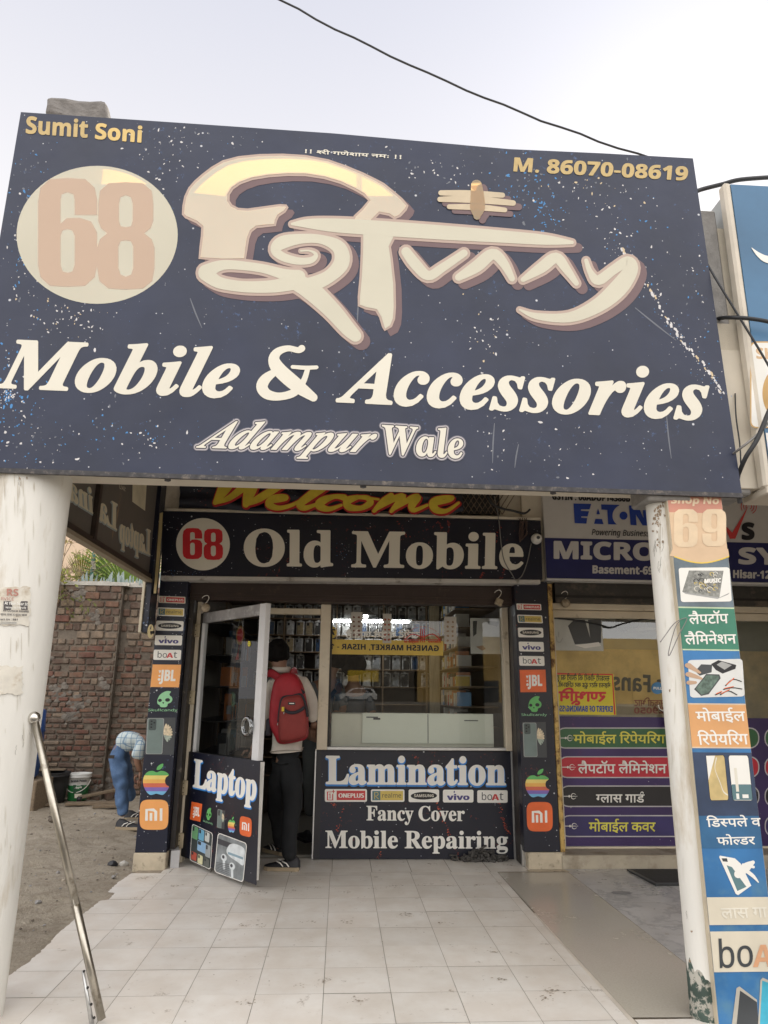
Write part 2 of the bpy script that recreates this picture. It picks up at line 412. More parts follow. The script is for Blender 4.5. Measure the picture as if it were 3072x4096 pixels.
# ------------------------------------------------------------------ palette
navy = galaxy('navy_flex', (.011, .016, .040), (.03, .06, .15), (.08, .16, .36), .45, .42, 0, .5)
navyR = galaxy('navy_red_flex', (.004, .005, .014), (.10, .02, .03), (.38, .05, .02), .8, .35)
navyB = galaxy('navy_blue_flex', (.006, .008, .020), (.03, .12, .40), (.30, .46, .85), 2.0, .35)
black = M('black_print', (.012, .012, .016), .4)
cream = M('cream_print', (.72, .68, .58), .5, var=.04, vs=2)
creamT = M('cream_translucent_print', (.80, .755, .61), .5, var=.04, vs=2, trans=.30, tcol=(1.0, .46, .04))
creamN = M('cream_name_print', (.585, .55, .44), .5, var=.04, vs=2)
pink = M('pink_edge_print', (.46, .345, .29), .5, var=.03)
purple = M('plum_shadow_print', (.155, .095, .10), .5, var=.05)
peach = M('peach_print', (.50, .36, .265), .5, var=.025, vs=3)
mustard = M('mustard_print', (.52, .38, .16), .5, var=.1, vs=20)
mustT = M('mustard_translucent', (.80, .58, .24), .5, var=.1, trans=.34, tcol=(.95, .6, .15))
white = M('white_print', (.80, .78, .73), .5, var=.03)
red = M('red_print', (.62, .02, .03), .45)
redL = M('logo_red', (.58, .05, .05), .45)
blueE = M('blue_edge_print', (.03, .22, .62), .45)
orange = M('orange_print', (.72, .13, .03), .45)
orangeF = M('faded_orange_print', (.80, .36, .11), .5, var=.06)
yellowP = M('yellow_print', (.78, .55, .05), .45)
goldP = M('gold_logo_print', (.62, .47, .12), .45)
teal = M('teal_logo_print', (.10, .19, .21), .45)
indigo = M('indigo_print', (.06, .05, .20), .45)
greenP = M('green_print', (.12, .42, .12), .45)
greenF = M('pale_green_print', (.28, .58, .32), .45)
skyB = M('light_blue_print', (.16, .42, .66), .45)
grey = M('grey_print', (.35, .35, .34), .5)
dgrey = M('dark_grey_print', (.05, .055, .06), .4)
steel = M('brushed_steel', (.62, .60, .56), .22, metal=1, var=.06, vs=40)
alu = M('dull_aluminium', (.55, .55, .54), .4, metal=.9, var=.08, vs=30)
alup = M('white_aluminium', (.66, .66, .67), .42, var=.05, dirt=(.25, .22, .18), ds=9, dr=(.62, .8))
beigeM = M('cream_metal', (.66, .58, .45), .45, var=.08, dirt=(.22, .15, .08), ds=7, dr=(.6, .78))
rustY = M('rusty_yellow_paint', (.50, .33, .10), .55, var=.2, vs=14, dirt=(.10, .045, .02), ds=13, dr=(.5, .62), bump=.2)
brownM = M('dark_brown_shutter', (.040, .024, .020), .5, var=.15, dirt=(.10, .07, .05), ds=11, dr=(.6, .75))
plaster = M('cream_plaster', (.60, .54, .44), .75, var=.08, dirt=(.30, .24, .17), ds=3, dr=(.58, .75), bump=.15)
plasterW = M('white_column_paint', (.74, .72, .67), .75, var=.07, vs=3, dirt=(.47, .39, .28), ds=7, dr=(.54, .74), bump=.35, bs=18, stretch=(1, 1, .22), spec=.3)
conc = M('rough_concrete', (.26, .25, .24), .9, var=.2, vs=12, bump=.5)
stoneT = M('cream_stone_plinth', (.50, .43, .32), .6, var=.15, vs=9, dirt=(.16, .13, .10), ds=12, dr=(.55, .7), bump=.15)
iron = M('rusty_iron', (.22, .17, .13), .5, metal=.6, var=.3, vs=40)
ironD = M('dark_iron', (.03, .027, .025), .55, metal=.4)
wireB = M('black_cable', (.020, .021, .024), .5, var=.1)
wireG = M('grey_cable', (.20, .19, .18), .5, var=.1)
wood = M('weathered_wood', (.20, .15, .10), .8, var=.3, vs=8, stretch=(1, 8, 8))
paneM = glass('window_glass', (.93, .96, .95), 1.7)
doorG = glass('door_glass', (.72, .76, .75), 1.2)
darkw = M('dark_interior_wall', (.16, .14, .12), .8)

def struct(o): o['kind'] = 'structure'; return o
# ------------------------------------------------------------------ ground
b = MB(); b.box(-220, 220, -220, 220, -.5, -.17, None)
asph = M('asphalt', (.16, .15, .135), .9, var=.2, vs=.6, dirt=(.24, .21, .17), ds=.4, dr=(.45, .6), bump=.3, bs=40)
struct(b.build('ground', asph))
def fbm(x, y):
    from mathutils import noise as nz
    return nz.fractal(Vector((x * 1.1, y * 1.1, 2.3)), 1.0, 2.0, 6) * .042 + nz.noise(Vector((x * 7, y * 7, 0))) * .012 + nz.noise(Vector((x * 15, y * 15, 7))) * .006 + nz.noise(Vector((x * 24, y * 24, 4))) * .003
m = bpy.data.materials.new('dry_dirt'); m.use_nodes = True; t = m.node_tree; p = t.nodes['Principled BSDF']; o = coord(t)
c1 = mixc(t, ramp(t, noise(t, o, 1.3, 6), .35, .65), (.35, .30, .235), (.47, .41, .33))
c1 = mixc(t, ramp(t, noise(t, o, 9, 8, .78), .48, .66), c1, (.27, .225, .17)); c1 = mixc(t, ramp(t, noise(t, o, 3.1, 8, .7), .55, .72), c1, (.46, .40, .31))
c1 = mixc(t, ramp(t, noise(t, o, 70, 3), .62, .70), c1, (.42, .37, .30))
t.links.new(c1, p.inputs['Base Color']); p.inputs['Roughness'].default_value = .95; p.inputs['Specular IOR Level'].default_value = .15
bp = N(t, 'ShaderNodeBump'); bp.inputs['Strength'].default_value = 1.0; bp.inputs['Distance'].default_value = .028
t.links.new(noise(t, o, 45, 8, .7), bp.inputs['Height']); t.links.new(bp.outputs[0], p.inputs['Normal']); dirtM = m
b = MB(); nx, ny = 150, 220; x0, x1, y0, y1 = -7.0, -1.30, -3.4, 7.0; g = []
for j in range(ny + 1):
    for i in range(nx + 1):
        x = x0 + (x1 - x0) * (i / nx) ** .8; y = y0 + (y1 - y0) * j / ny
        edge = max(0, 1 - abs(x + 1.42) / .5); z = -.055 + fbm(x, y) - .012 * edge
        if x > -1.40: z = min(z, -.07)
        g.append(b.bm.verts.new((x, y, z)))
for j in range(ny):
    for i in range(nx):
        k = j * (nx + 1) + i; f = b.bm.faces.new((g[k], g[k + 1], g[k + nx + 2], g[k + nx + 1])); f.smooth = True
struct(b.build('dirt_ground', dirtM))

# tiled veranda floor: every tile a bevel-less slab over a grout bed, chipped along the yard
def tileM(name, ca, cb, cc, vein=False, rough=.28):
    m = bpy.data.materials.new(name); m.use_nodes = True; t = m.node_tree; p = t.nodes['Principled BSDF']; o = coord(t)
    ge = N(t, 'ShaderNodeNewGeometry'); ad = N(t, 'ShaderNodeVectorMath', operation='ADD'); sc = N(t, 'ShaderNodeVectorMath', operation='SCALE'); sc.inputs['Scale'].default_value = 13
    cx = N(t, 'ShaderNodeCombineXYZ')
    for i in range(3): t.links.new(ge.outputs['Random Per Island'], cx.inputs[i])
    t.links.new(cx.outputs[0], sc.inputs[0]); t.links.new(o, ad.inputs[0]); t.links.new(sc.outputs[0], ad.inputs[1]); q = ad.outputs[0]
    c1 = mixc(t, ramp(t, noise(t, q, 5, 5, .6), .38, .64), ca, cb)
    if vein:
        v = noise(t, q, 3.2, 9, .62); a = N(t, 'ShaderNodeMath', operation='SUBTRACT'); a.inputs[1].default_value = .5; t.links.new(v, a.inputs[0])
        ab = N(t, 'ShaderNodeMath', operation='ABSOLUTE'); t.links.new(a.outputs[0], ab.inputs[0])
        c1 = mixc(t, ramp(t, ab.outputs[0], .0, .035, (1, 1, 1, 1), (0, 0, 0, 1)), c1, cc)
    else:
        c1 = mixc(t, ramp(t, noise(t, q, 16, 6, .7), .60, .78), c1, cc)
    c1 = mixc(t, 1, c1, ramp(t, ge.outputs['Random Per Island'], 0, 1, (.95, .945, .94, 1), (1.04, 1.03, 1.02, 1)), 'MULTIPLY')
    du = noise(t, o, 9, 10, .75); ds = ramp(t, du, .62, .70); c1 = mixc(t, ds, c1, (.26, .20, .145)); d3 = ramp(t, noise(t, o, 46, 4, .7), .66, .72); d4 = N(t, 'ShaderNodeMath', operation='MULTIPLY'); t.links.new(d3, d4.inputs[0]); t.links.new(ramp(t, noise(t, o, 4.3, 4, .7), .5, .62), d4.inputs[1]); c1 = mixc(t, d4.outputs[0], c1, (.17, .13, .095))
    st = noise(t, o, 1.4, 5, .6); c1 = mixc(t, ramp(t, st, .45, .8, (0, 0, 0, 1), (.35, .35, .35, 1)), c1, (.34, .28, .21))
    t.links.new(c1, p.inputs['Base Color']); rr = ramp(t, noise(t, o, 3, 6), .3, .7, (rough,) * 3 + (1,), (rough + .25,) * 3 + (1,)); t.links.new(rr, p.inputs['Roughness'])
    return m
tm = tileM('cream_floor_tile', (.70, .65, .59), (.77, .74, .695), (.61, .55, .48))
grout = M('floor_grout', (.30, .25, .19), .9, var=.2, vs=30)
b = MB()
jag = {}
for j in range(-1, 9):
    ya, yb = -.3 * (j + 1), -.3 * j
    if j == -1: ya, yb = 0, .085
    for i in range(-5, 5):
        xa, xb = .3 * i, .3 * (i + 1)
        if i == 4: xb = 1.262
        if j == 8: ya = -2.62
        gp = .0011; dz = ru(-.0006, .0006)
        if i == -5:
            e = lambda y: -1.462 + .012 * math.sin(y * 7) + (.045 if -.62 < y < -.43 else 0)
            pts = [(xb - gp, ya + gp), (xb - gp, yb - gp)]; n = 14
            pts += [(e(yb - gp - (yb - ya - 2 * gp) * k / n) + ru(-.006, .006), yb - gp - (yb - ya - 2 * gp) * k / n) for k in range(n + 1)]
            if j == 7: pts = [(xb - gp, ya + gp), (xb - gp, yb - gp), (-1.47, yb - gp), (-1.46, -2.13), (-1.475, -2.19), (-1.45, -2.26), (-1.49, -2.32), (-1.50, ya + gp)]
        else: pts = [(xa + gp, ya + gp), (xb - gp, ya + gp), (xb - gp, yb - gp), (xa + gp, yb - gp)]
        b.face([(x, y, dz) for x, y in pts], tm)
for i in range(-5, 6):     # older strip along the shop front, its joints a little off
    xa, xb = .3 * i + .012, .3 * (i + 1) + .012
    if i == -5: xa = -1.25
    if i == 5: xb = 1.53
    b.face([(xa + .002, .089, -.001), (xb - .002, .089, -.001), (xb - .002, .56, -.001), (xa + .002, .56, -.001)], tm)
for a in (b.face,):
    a([(1.2605, -2.62, .0008), (1.284, -2.62, .0008), (1.272, -.95, .0008), (1.2605, -.95, .0008)], M('cream_trim', (.62, .56, .48), .4))
b.box(-1.44, 1.9, -2.6, .6, -.14, -.005, grout)
fl = struct(b.build('tiled_floor', tm)); 
gran = M('grey_granite', (.46, .425, .365), .20, var=.07, vs=110, dirt=(.36, .33, .27), ds=2.2, dr=(.5, .9))
b = MB(); b.face([(1.260, .055, .002), (1.268, -.95, .002), (1.281, -2.385, .002), (1.80, -2.40, .002), (1.80, .055, .002)], gran)
b.face([(1.286, -2.6, .001), (2.2, -2.6, .001), (2.2, -2.402, .001), (1.286, -2.402, .001)], tm)
b.face([(1.50, .06, .003), (1.82, .06, .003), (1.80, .13, .003), (1.49, .13, .003)], stoneT)
struct(b.build('granite_strip', gran))
b = MB(); dsm = M('floor_dirt_smudge', (.27, .215, .16), .9, var=.3, vs=60); dsl = M('floor_dust_smudge', (.40, .33, .25), .9, var=.2, vs=40)
rz2 = lambda u, v: ((900 + u * .48222) * .54004, (3380 + v * .48222) * .54004); rz3 = lambda u, v: ((1600 + u * .48222) * .54004, (3380 + v * .48222) * .54004)
for px, big in [(rz2(*p), 1) for p in ((135, 400), (300, 392), (555, 378), (745, 355), (1010, 392), (1230, 358), (1395, 342), (1500, 575), (160, 668), (280, 670), (700, 636), (1010, 640))] + [(rz2(1080, 1285), 1.0), (rz2(620, 1163), .6), (rz2(200, 1298), 1)] + [(rz3(*p), 1) for p in ((215, 320), (395, 340), (640, 333), (820, 315), (1075, 315), (1230, 328), (1500, 340), (345, 645), (840, 1108), (1250, 1195), (1200, 1270), (790, 885), (50, 575), (910, 165), (250, 155))] + [(zI(1000, 1215), 1.1), (zI(960, 1218), 1.0), (zI(1190, 1270), 1.0), (zI(1340, 1275), 1), (zI(930, 1350), .8)]:
    c = WZ(*px, .0036)
    for k in range(13):
        x, y, r = c.x + random.gauss(0, .026 * big), c.y + random.gauss(0, .018 * big), ru(.0015, .0065) * big
        b.face([(x + r * ru(.6, 1.9) * math.cos(a), y + r * ru(.4, 1.0) * math.sin(a), c.z + k * 1e-5) for a in [k2 * .9 for k2 in range(7)]], dsm if R() < .6 else dsl)
for k in range(150):
    x, y = ru(-1.4, 1.75), ru(-2.5, .45); r = ru(.001, .0035); b.face([(x + r * ru(.6, 1.9) * math.cos(a), y + r * math.sin(a), .0039) for a in [k2 * .9 for k2 in range(7)]], dsm)
struct(b.build('floor_dirt', dsm))
mar = tileM('white_marble_tile', (.46, .455, .45), (.54, .535, .53), (.34, .34, .345), True, .22)
b = MB()
for i in range(8):
    for j in range(5):
        xa = 1.803 + .6 * i - (.0 if i else 0); xb = xa + .6
        b.face([(xa + .0015, .165 - .45 * (j + 1), 0), (xb - .0015, .165 - .45 * (j + 1), 0), (xb - .0015, .163 - .45 * j, 0), (xa + .0015, .163 - .45 * j, 0)], mar)
b.box(1.81, 6.6, -2.0, .16, -.14, -.004, grout)
struct(b.build('marble_floor', mar))
b = MB(); b.box(1.79, 6.6, .165, .60, -.14, .095, M('beige_step_stone', (.40, .35, .27), .5, var=.1, dirt=(.22, .18, .13), ds=5, dr=(.5, .7)), b=.008); struct(b.build('entrance_step'))

# ------------------------------------------------------------------ the phone shop
shop = thing('phone_shop', 'small phone shop with dark printed pillars, open glass door and a big shop window', 'shop', (0, .5, 0))
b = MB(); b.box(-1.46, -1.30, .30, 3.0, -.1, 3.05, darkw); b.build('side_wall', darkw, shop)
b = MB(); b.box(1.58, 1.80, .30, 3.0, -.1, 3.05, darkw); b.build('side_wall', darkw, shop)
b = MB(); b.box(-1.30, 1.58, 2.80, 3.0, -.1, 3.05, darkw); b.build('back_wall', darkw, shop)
b = MB(); b.box(-1.30, 1.58, .62, 2.80, -.1, .012, M('shop_floor', (.20, .19, .165), .35, var=.1)); b.build('shop_floor', None, shop)
b = MB(); b.box(-1.30, 1.58, .42, 2.80, 2.52, 2.60, M('shop_ceiling', (.40, .38, .34), .8)); b.build('ceiling', None, shop)
b = MB(); b.box(-1.62, 4.9, -2.42, 3.0, 3.06, 3.22, plaster); b.build('roof', plaster, shop)
b = MB(); b.box(-1.46, 1.80, .262, .42, 2.232, 3.06, plaster); b.box(-1.52, -1.25, .165, .262, 2.76, 3.06, plaster); b.box(1.60, 1.80, .205, .26, 2.25, 3.06, plaster)
b.build('lintel', plaster, shop)
b = MB(); b.box(-1.5, 4.9, .45, 9, 3.22, 4.3, plaster); b.build('upper_wall', plaster, shop)
# veranda parapet behind the big sign; its top lets a strip of sun through to the back of the sign
zt = W(300, 382, -2.47).z - .085
b = MB(); b.box(-1.62, 4.9, -2.40, -2.22, 3.22, zt, plaster); b.box(-1.62, -1.20, -2.40, -2.2, zt, 4.25, conc); b.build('parapet', plaster, shop)
b = MB(); b.box(-1.40, 4.9, -2.43, -2.20, 2.298, 3.06, M('beam_cream_paint', (.66, .60, .50), .7, var=.05, dirt=(.4, .33, .25), ds=4, dr=(.66, .8)), b=.004); b.build('front_beam', plaster, shop)

# shutter box and its rails
b = MB(); b.box(-1.27, 1.53, .30, .44, 2.045, 2.232, brownM, b=.004)
for z in (2.07, 2.10, 2.19): b.box(-1.27, 1.53, .294, .30, z, z + .012, brownM)
b.box(.05, .34, .290, .294, 2.118, 2.146, brownM); b.build('shutter_box', brownM, shop)
for xa, xb in ((-1.243, -1.203), (1.500, 1.530)):
    b = MB(); b.box(xa, xb, .30, .46, .0, 2.045, M('dark_rail', (.035, .03, .028), .5, var=.3, dirt=(.2, .17, .13), ds=14, dr=(.6, .7)), b=.003); b.build('shutter_rail', None, shop)

# logos (unit square frames, v up): shared by pillars, door and window panel
def logo(d, kind, BL, BR, TL, fade=0):
    f = d.frame; save = d.fr; asp = math.hypot(BR[0] - BL[0], BR[1] - BL[1]) / max(1e-6, math.hypot(TL[0] - BL[0], TL[1] - BL[1]))
    d.frame(BL, BR, TL); r = .10
    if kind in ('one', 'real', 'sam', 'viv', 'boa'): d.rect(0, 0, 1, 1, cream if fade else white, (r / asp * 1.3, r * 1.3))
    if kind == 'one':
        d.rect(.28, .13, .96, .87, redL)
        d.text('ONEPLUS', (.33, .33), (.92, .33), (.33, .66), white, sty='n', fat=.008, nfat=4)
        for a, c, e, g in ((.05, .12, .20, .17), (.05, .12, .075, .80), (.05, .75, .16, .80), (.175, .12, .20, .62)): d.rect(a, c, e, g, redL)
        d.text('1', (.09, .28), (.15, .28), (.09, .66), redL, sty='b'); d.rect(.165, .78, .245, .83, redL); d.rect(.195, .66, .215, .95, redL)
    elif kind == 'real':
        d.rect(.04, .12, .96, .88, goldP); d.rect(.04, .12, .28, .88, teal)
        d.stroke([(.11, .24), (.11, .76), (.20, .76), (.22, .62), (.19, .5), (.13, .48), (.22, .24)], .055, goldP, aspect=asp)
        d.text('realme', (.34, .34), (.90, .34), (.34, .72), dgrey, sty='n')
    elif kind == 'sam':
        d.ell(.5, .5, .43, .30, black, rot=8 / asp); d.text('SAMSUNG', (.18, .40), (.82, .40), (.18, .62), cream, sty='s')
    elif kind == 'viv':
        d.text('vivo', (.14, .20), (.86, .20), (.14, .66), indigo, sty='s', fat=.012, nfat=6, top=None); d.rect(.335, .70, .42, .95, white)
        d.poly([(.36, .74), (.40, .80), (.385, .93), (.345, .84)], indigo)
    elif kind == 'boa':
        d.text('bo', (.15, .22), (.49, .22), (.15, .84), dgrey, sty='n'); d.text('A', (.48, .22), (.71, .22), (.48, .68), redL, sty='s', fat=.008, nfat=4); d.text('t', (.73, .22), (.86, .22), (.73, .80), dgrey, sty='n')
    elif kind == 'jbl':
        d.rect(0, 0, 1, 1, orangeF if fade else orange); d.text('JBL', (.30, .28), (.84, .28), (.30, .76), white, sty='s', fat=.012, nfat=6)
        d.poly([(.23, .74), (.33, .74), (.28, .60)], white); d.ell(.28, .50, .035, .04, white, 12); d.ell(.28, .34, .05, .06, white, 14)
    elif kind == 'skull':
        P = [(.30, .42), (.30, .62), (.37, .82), (.5, .95), (.62, 1), (.74, .97), (.70, .88), (.70, .80), (.78, .70), (.80, .58), (.75, .46), (.66, .40), (.64, .30), (.58, .24), (.42, .25), (.38, .33)]
        d.poly(catmull(P, 4, True), greenF if fade else greenP); d.ell(.64, .58, .085, .085, black, 18); d.ell(.38, .56, .065, .075, black, 18); d.poly([(.46, .48), (.53, .47), (.50, .38)], black)
        d.text('Skullcandy', (0, .05), (1, .05), (0, .17), greenF, sty='n')
    elif kind == 'phone':
        d.rect(0, 0, 1, 1, dgrey); gg = M('green_phone_print', (.16, .21, .20), .35); d.rect(.02, .02, .60, .98, grey, .05); d.rect(.04, .03, .585, .97, gg, .05); d.rect(.08, .66, .34, .96, M('phone_camera_print', (.06, .08, .08), .3), .05)
        for x, y in ((.17, .9), (.17, .82), (.17, .74), (.27, .86)): d.ell(x, y, .035, .022, black, 12)
        pc = M('petal_print', (.62, .52, .36), .5, var=.3, vs=60); pg = M('pale_petal_print', (.34, .40, .34), .5, var=.3, vs=60)
        for i in range(9):
            a = RAD(-60 + i * 17); d.stroke([(.62, .55, .3), (.62 + .16 * math.cos(a), .58 + .14 * math.sin(a), 1), (.62 + .30 * math.cos(a), .58 + .26 * math.sin(a), .5)], .09, pg if i < 3 else pc, 3, False)
    elif kind == 'apple':
        O = catmull([(.50, .74), (.36, .79), (.20, .76), (.08, .64), (.03, .46), (.07, .26), (.18, .08), (.30, .0), (.42, .02), (.50, .04), (.60, .02), (.72, .0), (.83, .09), (.93, .26), (.84, .33), (.79, .44), (.82, .57), (.92, .66), (.80, .76), (.64, .79)], 5, True)
        cols = [skyB, M('violet_print', (.20, .13, .42), .45), M('coral_print', (.60, .14, .08), .45), M('amber_print', (.76, .42, .10), .45), M('lemon_print', (.76, .60, .18), .45), greenP]
        cuts = [0, .12, .25, .385, .51, .64, .80]
        for i in range(6):
            lo, hi = cuts[i], cuts[i + 1]
            def clip(P, y, keep):
                Q = []
                for a, c in zip(P, P[1:] + P[:1]):
                    ia, ic = (a[1] >= y) == keep, (c[1] >= y) == keep
                    if ia: Q.append(a)
                    if ia != ic: k = (y - a[1]) / (c[1] - a[1]); Q.append((a[0] + (c[0] - a[0]) * k, y))
                return Q
            Q = clip(clip(list(O), lo, True), hi, False)
            if len(Q) > 2: d.poly(Q, cols[i])
        d.poly(catmull([(.50, .82), (.52, .92), (.62, 1.0), (.72, 1.02), (.70, .92), (.62, .84)], 4, True), greenP)
    elif kind == 'mi':
        d.poly([(.5 + .5 * math.copysign(abs(math.cos(a)) ** .45, math.cos(a)), .5 + .5 * math.copysign(abs(math.sin(a)) ** .45, math.sin(a))) for a in [2 * math.pi * i / 48 for i in range(48)]], orangeF if fade else orange)
        d.stroke([(.24, .30), (.24, .66), (.48, .66), (.56, .60), (.56, .30)], .10, white, cap=False); d.rect(.35, .30, .44, .56, white); d.rect(.70, .30, .79, .71, white)
    d.fr = save
def q3(a, b_, c): return a, b_, c
LEFT = [('one', zE(1028, 860), zE(1202, 866), zE(1028, 816)), ('real', zE(1020, 944), zE(1193, 950), zE(1022, 890)), ('sam', zE(1010, 1040), zE(1187, 1044), zE(1014, 976)),
        ('viv', zE(1002, 1134), zE(1178, 1137), zE(1006, 1070)), ('boa', zE(993, 1230), zE(1171, 1232), zE(997, 1164)), ('jbl', zE(975, 1406), zE(1160, 1408), zE(989, 1260)),
        ('skull', zE(960, 1570), zE(1150, 1570), zE(968, 1432)), ('phone', zI(990, 374), zI(1186, 374), zI(1003, 120)), ('apple', zI(968, 648), zI(1166, 648), zI(972, 440)), ('mi', zI(952, 886), zI(1148, 886), zI(955, 680))]
RIGHT = [('one', zG(1428, 942), zG(1600, 946), zG(1424, 898)), ('real', zG(1436, 1032), zG(1610, 1037), zG(1430, 976)), ('sam', zG(1438, 1134), zG(1614, 1136), zG(1434, 1066)),
         ('viv', zG(1444, 1232), zG(1618, 1235), zG(1440, 1164)), ('boa', zG(1446, 1332), zG(1622, 1334), zG(1442, 1264)), ('jbl', zG(1453, 1518), zG(1634, 1516), zG(1447, 1362)),
         ('skull', zG(1460, 1690), zG(1638, 1690), zG(1455, 1545)), ('phone', zK(1348, 498), zK(1490, 498), zK(1340, 284)), ('apple', zK(1356, 738), zK(1516, 738), zK(1352, 570)), ('mi', zK(1370, 944), zK(1526, 944), zK(1366, 766))]
LN = dict(one='red_logo_sticker', real='yellow_logo_sticker', sam='oval_logo_sticker', viv='white_logo_sticker', boa='white_logo_sticker', jbl='orange_logo_print', skull='skull_print', phone='phone_picture', apple='striped_fruit_print', mi='rounded_orange_logo')
for side, (xa, xb, gal, lst, yf) in enumerate(((-1.478, -1.245, navyB, LEFT, .20), (1.503, 1.788, navyR, RIGHT, .19))):
    b = MB(); b.box(xa, xb, yf, .48, .115, 2.24, gal, b=.003); p = b.build('pillar', gal, shop)
    b = MB(); b.box(xa - .005 if side == 0 else 1.528, xb + .004 if side == 0 else 1.822, yf - .012, .47, -.02, .114, stoneT, b=.006)
    if side == 0: b.box(xb + .006, xb + .07, .24, .40, -.01, .12, M('torn_white_flex', (.45, .45, .46), .5), rot=Matrix.Rotation(.3, 3, 'Z'))
    b.build('plinth', stoneT, p)
    for kind, a, c, e in lst:
        d = Dec(lambda x, y, yf=yf: W(x, y, yf), (0, -1, 0)); logo(d, kind, a, c, e, side == 0 and kind in ('jbl', 'mi', 'skull', 'one')); d.build(LN[kind], p)
b = MB(); b.box(1.789, 1.824, .178, .30, .115, 2.22, rustY, b=.004); b.build('corner_angle', rustY, shop)

# shop window: frame, pane, printed panel below
b = MB()
for a in ((-.145, -.058, .44, .54, .842, 2.045), (1.446, 1.498, .44, .54, .842, 2.045)): b.box(*a, beigeM, b=.004)
b.box(-.058, 1.446, .45, .53, .842, .866, alu, b=.003); b.box(-.058, -.04, .46, .52, .866, 2.045, ironD); b.box(-.655, -.145, .45, .53, 1.956, 2.006, beigeM, b=.003)
b.box(-1.20, -1.165, .42, .52, 0, 2.045, beigeM, b=.003)
wf = b.build('window_frame', beigeM, shop)
b = MB(); b.face([(-.04, .50, .866), (1.446, .50, .866), (1.446, .50, 2.045), (-.04, .50, 2.045)], paneM); b.build('pane', paneM, wf)
b = MB(); b.face([(-1.165, .50, 2.006), (-.145, .50, 2.006), (-.145, .50, 2.045), (-1.165, .50, 2.045)], paneM); b.build('pane', paneM, wf)
b = MB(); b.box(-.145, 1.492, .50, .56, .004, .842, black, b=.003); b.box(-.155, -.145, .495, .56, .004, .842, alu); b.box(1.492, 1.53, .49, .56, .0, .842, alu); b.box(1.50, 1.53, .26, .299, .0, .15, alu)
kp = b.build('window_panel', black, shop)
pk = lambda x, y: W(x, y, .50)
d = Dec(pk, (0, -1, 0)); d.poly([zK(130, 452), zK(1275, 462), zK(1296, 1112), zK(118, 1110)], navyR); d.build('printed_sheet', kp)
d = Dec(pk, (0, -1, 0), .003)
BLp, BRp, TLp = zK(160, 655), zK(1238, 662), zK(160, 488)
for off, fat, mm in (((0, 2.5), 3.2, blueE), ((0, 0), 1.7, white)): d.text('Lamination', BLp, BRp, TLp, mm, fat, 10, off, sty='b')
d.build('lettering', kp); d = Dec(pk, (0, -1, 0), .003); d.own = ('lettering', kp)
d.text('Fancy Cover', zK(402, 876), zK(992, 880), zK(402, 788), white, .5, 6, sty='b')
d.text('Mobile Repairing', zK(155, 1042), zK(1252, 1046), zK(155, 938), white, .7, 6, sty='b')
d.build('lettering', kp)
for kind, a, c, e in (('one', zK(150, 765), zK(404, 765), zK(150, 688)), ('real', zK(428, 765), zK(630, 765), zK(428, 690)), ('sam', zK(655, 767), zK(839, 767), zK(655, 690)), ('viv', zK(862, 769), zK(1046, 769), zK(862, 692)), ('boa', zK(1069, 771), zK(1252, 771), zK(1069, 695))):
    d = Dec(pk, (0, -1, 0), .003); logo(d, kind, a, c, e); d.build(LN[kind], kp)

# the open glass door, hinged at the left and swung out
HP, FP = Vector((-1.160, .45, 0)), Vector((-.515, -.36, 0))
dv = (FP - HP).normalized(); dn = Vector((dv.y, -dv.x, 0)); dw = (FP - HP).length
if dn.y > 0: dn = -dn
rotD = Matrix.Rotation(math.atan2(dv.y, dv.x), 3, 'Z')
def dbox(b, s0, s1, z0, z1, th, m, bv=.003, o=0):
    c = HP + dv * (s0 + s1) / 2 + dn * o + Vector((0, 0, (z0 + z1) / 2))
    vs = b.box(-(s1 - s0) / 2, (s1 - s0) / 2, -th / 2, th / 2, -(z1 - z0) / 2, (z1 - z0) / 2, m, bv, rotD)
    for v in vs: v.co += c
b = MB(); zt, zk = 1.945, .815
dbox(b, 0, .055, zk, zt, .045, M('dark_stile', (.05, .045, .04), .5)); dbox(b, dw - .085, dw, zk - .04, zt, .045, alup); dbox(b, .055, dw - .085, zt - .085, zt, .04, M('worn_grey_rail', (.30, .29, .29), .5, var=.2, vs=9, dirt=(.5, .5, .5), ds=20)); dbox(b, .058, .07, zk, zt - .085, .05, alup, .001)
door = b.build('door', alup, shop)
b = MB(); z0, z1 = zk, zt - .085
b.face([HP + dv * .055 + Vector((0, 0, z0)), HP + dv * (dw - .085) + Vector((0, 0, z0)), HP + dv * (dw - .085) + Vector((0, 0, z1)), HP + dv * .055 + Vector((0, 0, z1))], doorG); b.build('glass', doorG, door)
pdn = HP + dn * .035; pj = lambda x, y: WP(x, y, pdn, dn)
b = MB(); dbox(b, -.01, dw + .004, .045, zk + .01, .066, black, .004); dbox(b, dw + .004, dw + .012, .05, zk, .06, M('white_edge', (.7, .68, .64), .5), .001); b.build('kick_panel', black, door)
d = Dec(pj, dn); d.poly([zJ(560, 640), zJ(1125, 716), zJ(1092, 1745), zJ(502, 1510)], navyR); d.build('printed_sheet', door)
d = Dec(pj, dn, .003)
for off, fat, mm in (((.6, 2.4), 2.6, blueE), ((0, 0), 1.5, white)):
    d.text('Laptop', zJ(570, 925), zJ(1085, 1038), zJ(582, 700), mm, fat, 10, off, sty='b')
d.build('lettering', door)
for kind, a, c, e in (('jbl', zJ(540, 1198), zJ(628, 1218), zJ(556, 1050)), ('skull', zJ(650, 1222), zJ(730, 1250), zJ(660, 1085)), ('phone', zJ(764, 1266), zJ(828, 1282), zJ(772, 1110)), ('apple', zJ(852, 1300), zJ(920, 1312), zJ(858, 1170)), ('mi', zJ(952, 1326), zJ(1052, 1350), zJ(956, 1165))):
    d = Dec(pj, dn, .003); logo(d, kind, a, c, e); d.build(LN[kind], door)
